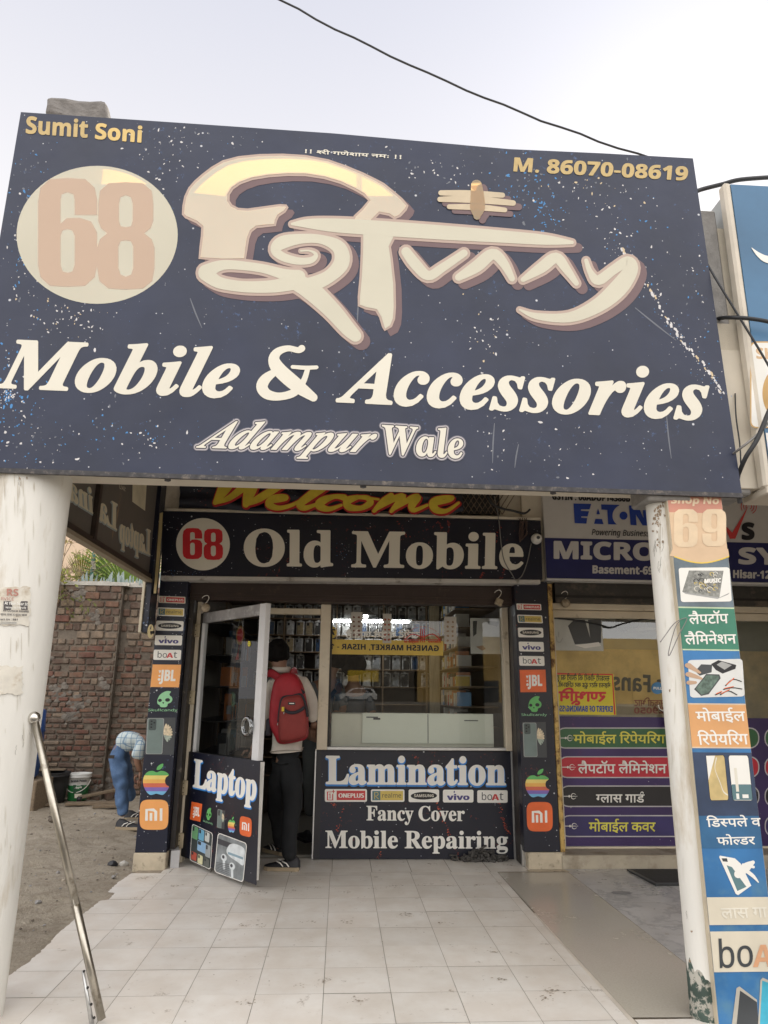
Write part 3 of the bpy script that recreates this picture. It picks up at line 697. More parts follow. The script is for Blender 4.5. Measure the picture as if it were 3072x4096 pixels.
d = Dec(pj, dn, .003); d.frame(zJ(540, 1535), zJ(712, 1616), zJ(560, 1232)); d.rect(0, 0, 1, 1, white, .08); d.rect(.02, .015, .98, .985, M('phones_print_dark', (.05, .06, .06), .4), .08)
for x, y, w_, h_, c in ((.0, .62, .30, .34, (.14, .33, .16)), (.32, .66, .28, .30, (.14, .36, .52)), (.62, .70, .24, .26, (.5, .52, .5)), (.30, .36, .50, .28, (.25, .42, .62)), (.04, .05, .28, .22, (.45, .09, .06)), (.36, .03, .26, .24, (.60, .58, .36)), (.70, .30, .26, .34, (.30, .33, .34)), (.66, .04, .28, .22, (.10, .11, .10))):
    d.rect(x + .02, y, x + w_, y + h_, M('phone_back_%d' % int(c[0] * 100 + c[2] * 10), c, .35), .04); d.rect(x + .04, y + h_ * .6, x + .04 + w_ * .3, y + h_ * .94, dgrey, .02); d.ell(x + .04 + w_ * .1, y + h_ * .85, .02, .015, black, 10); d.ell(x + .04 + w_ * .2, y + h_ * .7, .02, .015, black, 10)
d.build('phones_picture', door)
d = Dec(pj, dn, .003); d.frame(zJ(742, 1632), zJ(984, 1722), zJ(774, 1306)); d.rect(0, 0, 1, 1, white, .09); d.rect(.02, .02, .98, .98, M('photo_grey', (.20, .22, .23), .4, var=.4, vs=9), .08)
d.rect(.02, .72, .6, .86, M('photo_dark', (.05, .05, .06), .4), .03); ws = M('photo_white', (.62, .66, .68), .4, var=.15, vs=20)
d.poly(catmull([(.34, .62), (.44, .82), (.66, .88), (.92, .84), (.96, .62), (.94, .42), (.72, .46), (.46, .52)], 5, True), ws); d.rect(.40, .56, .92, .62, M('photo_blue', (.22, .33, .40), .4), .02)
for x, y in ((.28, .44), (.58, .30)): d.ell(x, y, .10, .09, ws, 20); d.stroke([(x, y), (x + .04, y - .26)], .08, ws); d.ell(x - .02, y + .01, .045, .045, M('photo_dark', (.05, .05, .06), .4), 14)
for i in range(7): d.stroke([(.05, .04 + i * .035), (.5, .02 + i * .05)], .012, M('photo_dark', (.05, .05, .06), .4), cap=False)
d.build('earbuds_picture', door)
b = MB(); hc = WP(*zJ(1052, 425), HP, dn); ac = glass('clear_acrylic', (.80, .83, .85), 5.0)
for s in (.04, -.04):
    ring = [hc + dn * s + (dv * math.cos(a) + Vector((0, 0, 1)) * math.sin(a)) * .058 for a in [2 * math.pi * i / 28 for i in range(29)]]
    b.tube(ring, .017, ac, 8, False)
b.tube([hc + dn * .04 + dv * .04, hc - dn * .04 + dv * .04], .012, ac); b.build('handle', ac, door)
for z in (1.80, 1.25, .55, .16):
    b = MB(); b.box(-1.205, -1.160, .40, .425, z - .055, z + .055, M('brass_hinge', (.45, .38, .26), .4, metal=.6, var=.2), b=.002)
    for k in (-1, 0, 1): b.ball((-1.195, .398, z + k * .035), .005, ironD, 1)
    b.build('hinge', None, door)
# ------------------------------------------------------------------ the big sign over the veranda
SY = -2.50; sp = lambda x, y: W(x, y, SY)
TL, TR, BR, BL = sp(45, 242), sp(1497, 342), sp(1604, 1075), sp(-85, 1018)
sign = thing('shop_sign', 'huge sagging dark blue shop sign with a cream disc, 68 and curly cream lettering', 'sign', (.1, SY, 2.25))
fr = M('sign_frame_metal', (.12, .12, .13), .5, metal=.5)
b = MB()
for a, c in ((TL, TR), (TR, BR), (BR, BL), (BL, TL)):
    dd = (c - a).normalized(); mid = (a + c) / 2; b.tube([a + Vector((0, .025, .035 if a.z < 3 and c.z < 3 else -.02)), c + Vector((0, .025, .035 if a.z < 3 and c.z < 3 else -.02))], .014, fr, 4)
for k in (.25, .5, .75): b.tube([TL.lerp(TR, k) + Vector((0, .045, 0)), BL.lerp(BR, k) + Vector((0, .045, 0))], .015, fr, 4)
b.build('frame', fr, sign)
ccx, ccy = 210, 507.5
circ = [(ccx + 174 * math.cos(2 * math.pi * i / 72), ccy + 149 * math.sin(2 * math.pi * i / 72)) for i in range(72)]
circI = [(ccx + 168 * math.cos(2 * math.pi * i / 72), ccy + 143 * math.sin(2 * math.pi * i / 72)) for i in range(72)]
hole1 = [p for p in circI if p[1] < 400]
hole1 = sorted(hole1, key=lambda p: p[0]); 
arch = [(440, 470, 88), (444, 440, 84), (462, 408, 74), (500, 381, 62), (560, 362, 50), (620, 356, 46), (690, 362, 48), (750, 378, 52), (805, 404, 56), (842, 430, 62), (866, 462, 46)]
def ribbon(P, dw=0, n=8, lim=None):
    Q = catmull(P, n); Q = [q for q in Q if lim is None or lim(q)]; L, Rr = [], []
    for i, p in enumerate(Q):
        a, c = Q[max(0, i - 1)], Q[min(len(Q) - 1, i + 1)]; dx, dy = c[0] - a[0], c[1] - a[1]; l = math.hypot(dx, dy); w2 = (p[2] + dw) / 2
        L.append((p[0] - dy / l * w2, p[1] + dx / l * w2)); Rr.append((p[0] + dy / l * w2, p[1] - dx / l * w2))
    return L + Rr[::-1]
def inset(P, dist, n=1):
    out = []; L = len(P); A_ = sum(P[k][0] * P[(k + 1) % L][1] - P[(k + 1) % L][0] * P[k][1] for k in range(L)); sg = 1 if A_ > 0 else -1
    for k in range(L):
        a, b_, c_ = P[k - 1], P[k], P[(k + 1) % L]; d1 = (b_[0] - a[0], b_[1] - a[1]); d2 = (c_[0] - b_[0], c_[1] - b_[1]); l1 = math.hypot(*d1) or 1; l2 = math.hypot(*d2) or 1
        n_ = (-(d1[1] / l1 + d2[1] / l2) * sg, (d1[0] / l1 + d2[0] / l2) * sg); l = math.hypot(*n_) or 1; kk = min(1.5, 2 / l / l * l if l > .3 else 1)
        out.append((b_[0] + n_[0] / l * dist, b_[1] + n_[1] / l * dist))
    return out
P_ARCH = [zA(*p) for p in ((858, 742), (862, 690), (868, 640), (870, 606), (848, 588), (800, 566), (786, 550), (788, 512), (796, 472), (814, 434), (840, 404), (872, 376), (912, 345), (962, 316), (1030, 298), (1120, 289), (1220, 287), (1320, 293), (1420, 312), (1500, 340), (1570, 369), (1625, 396))] + [zB(*p) for p in ((0, 414), (40, 446), (80, 480), (106, 512), (98, 532), (72, 560), (45, 572), (20, 556))] + [zA(*p) for p in ((1640, 548), (1600, 590), (1520, 590), (1528, 555), (1562, 523), (1590, 490), (1568, 468), (1530, 446), (1470, 418), (1400, 397), (1320, 385), (1240, 384), (1160, 390), (1090, 402), (1040, 420), (1008, 442), (993, 466), (992, 490), (1004, 508), (1030, 521), (1070, 524), (1150, 513), (1210, 505), (1238, 507), (1247, 520), (1234, 541), (1206, 560), (1197, 578), (1192, 600), (1150, 605), (1110, 609), (1088, 626), (1077, 655), (1070, 700), (1062, 748), (960, 752))]
P_STEM = [zA(*p) for p in ((1560, 600), (1559, 655), (1558, 720), (1553, 820), (1545, 905), (1546, 946), (1580, 961), (1622, 968), (1638, 996), (1650, 1036))] + [zB(*p) for p in ((2, 1054), (34, 1036), (48, 1002), (52, 950), (50, 850), (38, 740), (30, 690), (48, 655), (60, 600))]
def clipy(P, y0):
    Q = []
    for a, c in zip(P, P[1:] + P[:1]):
        if a[1] <= y0: Q.append(a)
        if (a[1] <= y0) != (c[1] <= y0): k = (y0 - a[1]) / (c[1] - a[1]); Q.append((a[0] + (c[0] - a[0]) * k, y0))
    return Q
hole2 = clipy(inset(P_ARCH, 8), 424)
hole3 = [(1018, 396), (1040, 396), (1040, 425), (1018, 425)]
hole4 = [(208, 268), (302, 281), (302, 306), (208, 298)]
# the flex face: a gently rippled sheet with the printed area cut where the light shows through the cream parts
d = Dec(sp, (0, -1, 0), .0)
d.poly([(45, 242), (400, 266), (720, 288), (1100, 322), (1300, 331), (1497, 342), (1604, 1075), (1100, 1055), (700, 1038), (-85, 1018)], navy, [hole1, hole2, hole3])
d.build('printed_face', sign)
d = Dec(sp, (0, -1, 0), .0009); d.poly(circ, creamT, ()); d.build('disc', sign)
d = Dec(sp, (0, -1, 0), .0014)
six(d, *zA(165, 392), *zA(420, 862), peach, cream); eight(d, *zA(420, 410), *zA(668, 874), peach, cream); d.build('numerals', sign)
# the brush-written name: strokes drawn three times, plum shadow, pink edge, cream body
ST = []
def S(f, pts): ST.append([(*f(p[0], p[1]), p[2] * .5) for p in pts])
S(zA, [(890, 800, 84), (940, 775, 66), (1000, 768, 58), (1130, 783, 56), (1230, 810, 66), (1290, 820, 78)])            # loop, upper
S(zA, [(890, 805, 84), (940, 842, 70), (1010, 858, 66), (1090, 864, 68), (1190, 860, 74), (1280, 842, 84)])            # loop, lower
S(zA, [(1230, 825, 70), (1330, 870, 100), (1430, 960, 92), (1500, 1040, 82), (1535, 1075, 70)])        # leg
S(zA, [(1330, 860, 85), (1420, 820, 75), (1475, 760, 85), (1465, 695, 78), (1395, 660, 58), (1310, 655, 60), (1220, 672, 75), (1190, 705, 60), (1225, 735, 55), (1290, 752, 50), (1345, 748, 46), (1365, 725, 36), (1340, 708, 26), (1300, 708, 18)])   # spiral
S(zA, [(1262, 592, 30), (1330, 590, 58), (1450, 598, 78), (1640, 610, 82), (1900, 628, 80), (2150, 645, 72), (2350, 660, 62), (2470, 672, 34)])   # head line
S(zB, [(95, 712, 60), (135, 765, 66), (190, 815, 60), (250, 782, 56), (345, 718, 50)])
S(zB, [(322, 822, 50), (400, 775, 70), (468, 722, 66), (515, 760, 58), (552, 828, 44)])
S(zB, [(600, 832, 40), (680, 780, 66), (742, 738, 64), (785, 785, 56), (830, 848, 40)])
S(zB, [(872, 750, 36), (890, 800, 44), (925, 835, 62), (990, 790, 60), (1050, 755, 66), (1065, 790, 80), (1010, 870, 95), (920, 945, 80), (800, 995, 62), (660, 990, 46), (585, 962, 26)])
TS = [[(952, 418, 14), (1010, 419, 17), (1085, 423, 14)], [(950, 432, 14), (1020, 432, 20), (1108, 440, 15)], [(970, 448, 13), (1030, 449, 17), (1090, 455, 13)], [(1029, 402, 24), (1031, 430, 30), (1031, 452, 32), (1030, 468, 16)]]
def layer(name, m, grow, off, lift, arc_m=None):
    d = Dec(sp, (0, -1, 0), lift, .00004)
    for Pk, hl in ((P_ARCH, [hole2]), (P_STEM, [])):
        Q = [(x + off[0], y + off[1]) for x, y in (inset(Pk, 5.2) if grow < 0 else Pk)]
        d.poly(Q, m if Pk is P_ARCH else (creamN if m is creamT else m), hl if grow > 0 and Pk is P_ARCH else [])
    for s in ST: d.stroke([(p[0] + off[0], p[1] + off[1], max(4, p[2] + grow)) for p in s], 1, creamN if m is creamT else m, 5)
    d.build(name, sign)
layer('name_shadow', purple, 4, (13, 11), .0012)
layer('name_edge', pink, 3, (0, 0), .0026)
layer('name', creamT, -9, (0, 0), .0040)
brw = M('tan_print', (.56, .46, .32), .5, var=.1); tanT = M('tan_translucent', (.50, .40, .27), .5, trans=.4, tcol=(.95, .6, .2))
d = Dec(sp, (0, -1, 0), .003, .0002)
for s in TS: d.stroke([(x + 12, y + 8, w_) for x, y, w_ in s], 1, purple, 4)
d.build('emblem_shadow', sign)
d = Dec(sp, (0, -1, 0), .005, .0003)
for s in TS[:3]: d.stroke([(x, y, w_ * .8) for x, y, w_ in s], 1, brw, 4)
d.stroke(TS[3], 1, tanT, 4); d.build('emblem', sign)
d = Dec(sp, (0, -1, 0), .002)
d.own = ('small_lettering', sign); d.text('Sumit', zA(113, 198), zA(377, 217), zA(117, 122), mustard, .9, 6); d.text('Soni', zA(412, 222), zA(610, 238), zA(416, 152), M('sunlit_mustard_print', (.66, .47, .17), .5), .9, 6)  # second word in a brighter mustard: the sun on it is put into the colour
d.text('M. 86070-08619', zB(560, 362), zB(1308, 402), zB(565, 304), mustard, 1.0, 6, sty='s')
g = hindi(['!! ', ('half', 'श', .55), 'री', ' गणेशाय नमः !!']); d.text(g, zA(1318, 284), zB(74, 310), zA(1320, 250), cream, .35, 4, top=.9)
d.build('small_lettering', sign)
d = Dec(sp, (0, -1, 0), .002)
d.text('Mobile', zC(-12, 268), zC(1015, 312), zC(20, 58), cream, 2.7, 10, sty='bi')
d.text('Accessories', zC(1455, 330), zD(1385, 408), zC(1478, 118), cream, 2.7, 10, sty='bi')
amp = [(672, 857, 20), (640, 835, 26), (606, 800, 26), (590, 775, 20), (600, 757, 14), (628, 750, 11), (646, 764, 10)]
d.stroke([(677, 859, 18), (640, 832, 30), (604, 800, 30), (592, 778, 25), (600, 761, 18), (622, 753, 13), (644, 757, 13), (652, 753, 15)], 1, cream, 5)
d.stroke([(600, 800, 12), (575, 818, 22), (566, 836, 25), (577, 852, 22), (604, 857, 17), (636, 848, 17), (655, 825, 13), (664, 800, 11)], 1, cream, 5)
d.stroke([(632, 793, 8), (660, 795, 9), (684, 794, 8)], 1, cream, 3); d.build('line_lettering', sign)
d = Dec(sp, (0, -1, 0), .002)
halo = M('halo_print', (.50, .46, .47), .5, var=0); halo2 = M('halo_rim_print', (.17, .165, .20), .5, var=0)
for s, BLw, BRw, TLw in (('Adampur', zC(848, 530), zC(1590, 550), zC(912, 412)), ('Wale', zC(1668, 556), zD(350, 578), zC(1650, 428))):
    tp = None
    d.text(s, BLw, BRw, TLw, halo2, 7.0, 16, sty='bi', top=tp); d.text(s, BLw, BRw, TLw, halo, 5.2, 14, sty='bi', top=tp); d.text(s, BLw, BRw, TLw, M('dark_rim_print', (.05, .045, .06), .5), 3.2, 12, sty='bi', top=tp); d.text(s, BLw, BRw, TLw, cream, .7, 6, sty='bi', top=tp)
d.build('place_lettering', sign)
# paint-splash specks of the print, thickest in the two bands the photo shows
d = Dec(sp, (0, -1, 0), .0004, 2e-7); spw = M('speck_white', (.62, .60, .60), .5); spt = M('speck_tan', (.60, .47, .30), .5); spb = M('speck_blue', (.05, .22, .50), .5); spd = M('speck_grey', (.14, .15, .18), .5)
def blob(x, y, r, m, st=1, rot=0):
    n = 7; a0 = R() * 6; c, q = math.cos(rot), math.sin(rot); P = []
    for i in range(n):
        a = a0 + 2 * math.pi * i / n; rr = r * ru(.5, 1.2); px, py = rr * math.cos(a) * st, rr * math.sin(a); P.append((x + px * c - py * q, y + px * q + py * c))
    d.poly(P, m)
def inside(x, y): return 248 + x * .068 < y < 1010 + x * .03 and 46 - (y - 242) * .168 < x < 1494 + (y - 342) * .145
band = catmull([(1345, 540, 0), (1365, 575, 0), (1400, 620, 0), (1440, 690, 0), (1490, 755, 0), (1530, 800, 0), (1560, 850, 0)], 12)
for p in band:
    k = ru(.6, 1.2); blob(p[0] + ru(-3, 3), p[1] + ru(-3, 3), k * 3.0, random.choice([spw, spw, spt]), ru(1, 2.2), 1.05)
    for q in range(2): blob(p[0] + random.gauss(0, 14), p[1] + random.gauss(0, 14), ru(.6, 1.5), random.choice([spw, spb, spw]))
for i in range(420):
    x, y = ru(0, 1560), ru(250, 1020)
    if inside(x, y): blob(x, y, ru(.4, 1.25), random.choice([spw, spd, spd, spb]))
for cx, cy, sx, sy, n_, ms in ((1130, 410, 30, 45, 70, [spb, spb, spd]), (1270, 400, 60, 26, 40, [spw, spt, spd]), (1340, 500, 50, 60, 50, [spw, spb, spw]), (25, 860, 26, 60, 46, [spb, spw, spb]), (18, 852, 12, 10, 30, [spw, spb]), (235, 930, 60, 40, 20, [spb, spd]), (1180, 470, 14, 26, 34, [spb]), (1500, 620, 26, 70, 30, [spw, spd, spb]), (60, 500, 30, 110, 60, [spw, spd, spb]), (150, 690, 50, 30, 34, [spw, spt, spw]), (370, 330, 40, 60, 44, [spw, spd, spw]), (500, 290, 90, 20, 30, [spw, spd]), (950, 360, 60, 26, 30, [spd, spw]), (60, 960, 70, 40, 40, [spw, spb, spd]), (320, 945, 60, 20, 30, [spw, spb]), (1050, 730, 25, 35, 30, [spw, spw, spt]), (1200, 960, 40, 80, 30, [spw, spd]), (1080, 960, 20, 60, 20, [spw, spd])):
    for i in range(int(n_ * (2.1 if cx < 160 else 1.3))):
        x, y = random.gauss(cx, sx), random.gauss(cy, sy)
        if inside(x, y): blob(x, y, ru(.5, 2.3) * (1 if R() < .85 else 1.4), random.choice(ms), ru(1, 2), ru(0, 3))
for a, c in (((411, 645), (436, 708)), ((1372, 665), (1460, 735)), ((1120, 960), (1112, 1010)), ((776, 640), (772, 700)), ((1068, 915), (1064, 1000)), ((1440, 900), (1450, 990))): d.stroke([(*a, 1.6), ((a[0] + c[0]) / 2 - 1, (a[1] + c[1]) / 2, 3.2), (*c, 1.2)], 1, spd, 3)
d.build('print_specks', sign)
b = MB(); b.box(BL.x, BR.x, SY - .006, SY + .010, 0, .022, None)
for v in b.bm.verts:
    k = (v.co.x - BL.x) / (BR.x - BL.x); v.co.z += BL.z + (BR.z - BL.z) * k - .001
b.build('bottom_fold', M('grimy_flex_fold', (.045, .042, .045), .6, var=.5, vs=30, dirt=(.2, .17, .14), ds=30, dr=(.55, .7)), sign)

# loose broken stone on top of the pier behind the sign
b = MB(); c = W(182, 246, -2.28); b.box(-.17, .16, -.10, .10, -.14, .012, None, b=.03, seg=2)
bmesh.ops.subdivide_edges(b.bm, edges=b.bm.edges[:], cuts=3, use_grid_fill=True)
from mathutils import noise as nz
for v in b.bm.verts:
    n_ = nz.noise_vector(v.co * 6) * .022 + nz.noise_vector(v.co * 17) * .012; v.co += n_
    if v.co.x > .05 and v.co.z > 0: v.co.z -= (v.co.x - .05) * .45
    v.co += c
b.build('broken_stone', M('grey_stone', (.20, .185, .175), .9, var=.25, vs=14, bump=.6))
o = bpy.data.objects['broken_stone']; tag(o, 'grey broken stone block perched above the top left corner of the big sign', 'stone')

# ------------------------------------------------------------------ columns
def column(name, x, y, r, z0, z1, label, n=40):
    t_ = thing(name, label, 'column', (x, y, z0)); b = MB(); P = [(r, z0 + (z1 - z0) * i / 24) for i in range(25)]; b.lathe(P, (x, y, 0), plasterW, n)
    for v in b.bm.verts:
        a = math.atan2(v.co.y - y, v.co.x - x); k = 1 + .012 * nz.noise(Vector((math.cos(a) * 2, math.sin(a) * 2, v.co.z * 1.7))); v.co.x = x + (v.co.x - x) * k; v.co.y = y + (v.co.y - y) * k
    b.build('shaft', plasterW, t_); return t_
LC = (-1.485, -2.305, .182); col1 = column('round_column', *LC, -.14, 3.06, 'thick white round column with torn paper notices on the left of the veranda')
paper = M('torn_paper', (.68, .64, .56), .8, var=.1, vs=20, dirt=(.5, .42, .32), ds=14, dr=(.5, .65)); ink = M('faded_ink', (.10, .09, .09), .7); inkR = M('faded_red_ink', (.42, .20, .16), .7)
def cp(x, y): return WCYL(x, y, LC[0], LC[1], LC[2] * 1.012)
def notice(x0, y0, x1, y1, name, rag=3):
    b = MB(); nx_, ny_ = 10, 14; g = []
    for j in range(ny_ + 1):
        for i in range(nx_ + 1):
            ex = ru(-rag, rag) if i in (0, nx_) else 0; ey = ru(-rag, rag) if j in (0, ny_) else 0
            p = cp(x0 + (x1 - x0) * i / nx_ + ex, y0 + (y1 - y0) * j / ny_ + ey); n_ = Vector((p.x - LC[0], p.y - LC[1], 0)).normalized(); g.append(b.bm.verts.new(p + n_ * .003))
    for j in range(ny_):
        for i in range(nx_):
            k = j * (nx_ + 1) + i; b.bm.faces.new((g[k], g[k + 1], g[k + nx_ + 2], g[k + nx_ + 1])).smooth = True
    return b
for k, (a, nm, lb) in enumerate((((-6, 1268, 64, 1350), 'paper_notice', 'torn printed notice with a black heading pasted on the left column'), ((-6, 1440, 48, 1500), 'paper_notice', 'faded blank paper scrap pasted low on the left column'))):
    b = notice(*a, nm)
    if k == 0:
        o = b.build(nm, paper); tag(o, lb, 'notice')
        d = Dec(cp, (.35, -.94, 0), .008)
        d.rect(8, 1299, 60, 1318, ink)
        d.text('At Your Door St', zE(30, 872), zE(180, 880), zE(30, 854), white, .1, 4, sty='si'); d.text(hindi(['याद दिलाये']), zE(36, 898), zE(170, 902), zE(36, 884), white, .1, 4)
        d.text('ST LUNCH DINNE', zE(22, 917), zE(188, 924), zE(22, 906), ink, .1, 4); d.text(hindi(['खाना ताजा व शुद्ध खाना']), zE(4, 943), zE(176, 948), zE(4, 930), ink, .1, 4)
        d.text('act Us : 981', zE(2, 974), zE(115, 976), zE(2, 962), ink, .1, 4); d.text('RS', zE(46, 815), zE(120, 818), zE(46, 770), inkR, .2, 4); d.text('RVICE', zE(10, 845), zE(90, 847), zE(10, 826), inkR, .1, 4, sty='n')
        for y in (986, 996): d.stroke([zE(4, y), zE(110, y + 3)], 1.6, grey, cap=False)
        d.build('lettering', o)
    else:
        o = b.build(nm, paper); tag(o, lb, 'notice')
def stains(col, C_, items, seed):
    random.seed(seed); d = Dec(lambda x, y: WCYL(x, y, C_[0], C_[1], C_[2] * 1.014), (0, -1, 0), .0015, 4e-7)
    for kind, x, y, n_, sx, sy in items:
        for k in range(max(2, int(n_ * .6))):
            px, py = x + random.gauss(0, sx), y + random.gauss(0, sy)
            def on(qx, qy):
                e = ray(qx, qy); ox, oy = CAM_C.x - C_[0], CAM_C.y - C_[1]; a_ = e.x * e.x + e.y * e.y; b_ = ox * e.x + oy * e.y
                return b_ * b_ - a_ * (ox * ox + oy * oy - (C_[2] * .9) ** 2) > 0
            if not (on(px, py) and on(px, py + 60) and on(px - 4, py)): continue
            m_ = {'r': M('rust_flake', (.30, .22, .15), .9, var=.3, vs=40), 'g': M('grime_streak', (.50, .45, .37), .9, var=.2), 'k': M('hairline_crack', (.16, .14, .12), .9), 'l': M('faint_grime', (.65, .62, .55), .9, var=.1)}[kind]
            if kind == 'r': d.poly([(px + ru(.5, 3.2) * math.cos(a), py + ru(.8, 5) * math.sin(a)) for a in [k2 * .8 for k2 in range(8)]], m_)
            elif kind == 'k':
                P_ = [(px, py)]
                for q_ in range(5): P_.append((P_[-1][0] + ru(-2.2, 2.2), P_[-1][1] + ru(2, 7)))
                d.stroke(P_, .55, m_, cap=False)
            else:
                L_ = ru(8, 60); d.stroke([(px, py, .5), (px + ru(-.6, .6), py + L_ * .5, ru(.8, 2.2)), (px + ru(-1, 1), py + L_, .3)], 1, m_, 3, False)
    d.build('stains', col); random.seed(seed + 50)
stains(col1, LC, [('g', 40, 1040, 12, 18, 8), ('l', 60, 1120, 26, 36, 60), ('k', 44, 1030, 3, 4, 4), ('l', 30, 1420, 24, 26, 90), ('g', 42, 1360, 6, 18, 30), ('k', 30, 1560, 5, 20, 60), ('l', 12, 1760, 14, 12, 80), ('r', 20, 1290, 8, 14, 20), ('r', 8, 1450, 8, 6, 12), ('r', 56, 1060, 8, 20, 30)], 3)
RC = (1.600, -2.385, .062); col2 = column('round_column', *RC, -.1, 3.06, 'slim white round column in front of the neighbouring shop, green paint flaking at its foot')
col2.name = 'round_column.001'
stains(col2, RC, [('r', 1418, 1120, 34, 7, 14), ('r', 1428, 1095, 16, 5, 8), ('r', 1422, 1160, 14, 5, 18), ('k', 1416, 1180, 7, 3, 30), ('k', 1430, 1210, 6, 3, 30), ('g', 1425, 1140, 8, 6, 14), ('l', 1445, 1500, 20, 8, 150), ('l', 1470, 1850, 16, 8, 120), ('k', 1478, 1990, 4, 5, 50), ('r', 1490, 2040, 4, 4, 30), ('r', 1440, 1520, 4, 4, 80)], 4)
b = MB(); gp_ = M('flaking_green_paint', (.055, .085, .07), .8, var=.3, dirt=(.40, .38, .33), ds=22, dr=(.48, .54))
b.lathe([(.0635, -.1), (.0640, .02), (.0640, .09), (.0628, .15)], (RC[0], RC[1], 0), gp_, 40)
for v in b.bm.verts:
    if v.co.z > .1: v.co.z += .09 * nz.noise(Vector((math.atan2(v.co.y - RC[1], v.co.x - RC[0]) * 3, 1, 0))) - (v.co.x - RC[0]) * .9
b.build('painted_foot', gp_, col2)
b = MB(); b.box(RC[0] - .1, RC[0] + .12, RC[1] - .1, RC[1] + .1, 2.21, 2.298, conc, b=.01); b.build('cap', conc, col2)

# ------------------------------------------------------------------ advertising board strapped to the slim column
BY = -2.475; bp_ = lambda x, y: W(x, y, BY)
board = thing('advert_board', 'tall narrow blue advertising board with phone pictures strapped to the slim column', 'advertising board', (1.73, BY, -.13))
b = MB(); b.box(1.600, 1.875, BY, BY + .028, -.14, 2.232, M('board_edge', (.55, .48, .36), .6, var=.1)); b.build('backing', None, board)
blueB = M('faded_blue_flex', (.035, .16, .37), .5, var=.25, vs=3, dirt=(.10, .23, .33), ds=8, dr=(.5, .8)); dkb = M('dark_blue_flex', (.03, .05, .10), .5, var=.3)
X0 = lambda z: 1.604; xl, xr = 1.604, 1.873
def zr(y): return W(1500, y, BY).z
def band_(d, y0, y1, m): 
    za, zb = zr(y0), zr(y1)
    vs = [d.mb.bm.verts.new(Vector((x, BY, z)) + d.n * d.lift) for x, z in ((xl, zb), (xr, zb), (xr, za), (xl, za))]; d.mb.bm.faces.new(vs).material_index = d.mb.mi(m); d.up()
d = Dec(bp_, (0, -1, 0), .002)
band_(d, 1068, 2216, blueB); band_(d, 1068, 1108, M('pink_flex', (.55, .24, .17), .5, var=.1)); band_(d, 1108, 1190, M('faded_peach_flex', (.66, .47, .30), .5, var=.08)); band_(d, 1190, 1312, M('slate_flex', (.13, .17, .20), .5, var=.3))
d.poly([zH(1020, 525)] + [zH(1050 + 35 * i, 530 + 40 * math.sin(math.pi * i / 10)) for i in range(11)] + [zH(1405, 525), zH(1398, 480), zH(1038, 480)], M('faded_peach_flex', (.66, .47, .30), .5))
d.stroke([zH(1048 + 35.7 * i, 530 + 42 * math.sin(math.pi * i / 10)) for i in range(11)], 2.5, yellowP, cap=False)
gb = M('green_band', (.045, .20, .13), .5, var=.15); band_(d, 1311, 1405, M('green_rule', (.5, .6, .4), .5)); band_(d, 1314, 1402, gb); band_(d, 1519, 1616, M('rule_cream', (.65, .5, .35), .5)); band_(d, 1522, 1613, M('orange_band', (.66, .34, .14), .5, var=.08))
band_(d, 1625, 1762, dkb); band_(d, 1762, 1832, M('mid_blue_flex', (.03, .12, .25), .5, var=.2)); creamB = M('stained_cream_flex', (.66, .60, .48), .5, var=.06, dirt=(.55, .40, .22), ds=5, dr=(.55, .8))
band_(d, 1938, 1998, creamB); band_(d, 2012, 2100, creamB); d.build('printed_face', board)
pale = M('pale_peach_text', (.71, .55, .37), .5); d = Dec(bp_, (0, -1, 0), .0035); d.own = ('lettering', board)
d.text('Shop No', zH(1028, 185), zH(1335, 190), zH(1034, 138), pale, .5, 6, sty='s'); six(d, *zH(1045, 222), *zH(1200, 470), pale, 0); six(d, *zH(1385, 465), *zH(1230, 222), pale, 0)
for tx, a, c, e, top in ((['लैपटॉप'], zH(1146, 968), zH(1400, 962), zH(1142, 910), None), (['लैिमनेशन'], zH(1122, 1100), zH(1452, 1094), zH(1116, 1042), None)): d.text(hindi(tx), a, c, e, white, .5, 6, top='h')
for tx, a, c, e in ((['मोबाईल'], zL(1144, 332), zL(1496, 330), zL(1134, 266)), (['िरपेयिंरग'], zL(1158, 502), zL(1516, 498), zL(1148, 430))): d.text(hindi(tx), a, c, e, white, .55, 6, top='h')
for tx, a, c, e in ((['िड', ('half', 'स', .68), 'पले व'], zL(1220, 1092), zL(1606, 1086), zL(1212, 1036)), (['फो', ('half', 'ल', .62), 'डर'], zL(1292, 1222), zL(1564, 1216), zL(1286, 1170))): d.text(hindi(tx), a, c, e, white, .5, 6, top='h')
d.text(hindi(['लास गा']), zM(1258, 800), zM(1650, 790), zM(1246, 715), M('ghost_text', (.74, .70, .60), .5), .5, 6, top='h')
d.text('bo', zM(1243, 1225), zM(1526, 1210), zM(1230, 975), dgrey, .5, 6, sty='n'); d.text('A', zM(1526, 1216), zM(1690, 1212), zM(1530, 1030), M('faded_orange_text', (.68, .36, .20), .5), .6, 6, sty='s'); d.build('lettering', board)
d = Dec(bp_, (0, -1, 0), .0035)      # laptop picture
d.frame(zH(1092, 826), zH(1422, 822), zH(1076, 604)); d.rect(0, 0, 1, 1, white, .06); lg = M('laptop_grey', (.24, .24, .22), .5, var=.5, vs=70)
d.poly([(.04, .30), (.20, .92), (.88, .90), (.76, .12)], lg); d.poly([(.76, .12), (.97, .26), (.93, .20), (.72, .08), (.1, .24), (.04, .30)], grey)
for i in range(26):
    u, v = ru(.18, .74), ru(.3, .82); rr = ru(.02, .07); d.stroke([(u + rr * math.cos(a) * (1 - a * .08), v + rr * 1.4 * math.sin(a) * (1 - a * .08)) for a in [k * .7 for k in range(8)]], .014, random.choice([white, black, cream, goldP]), cap=False)
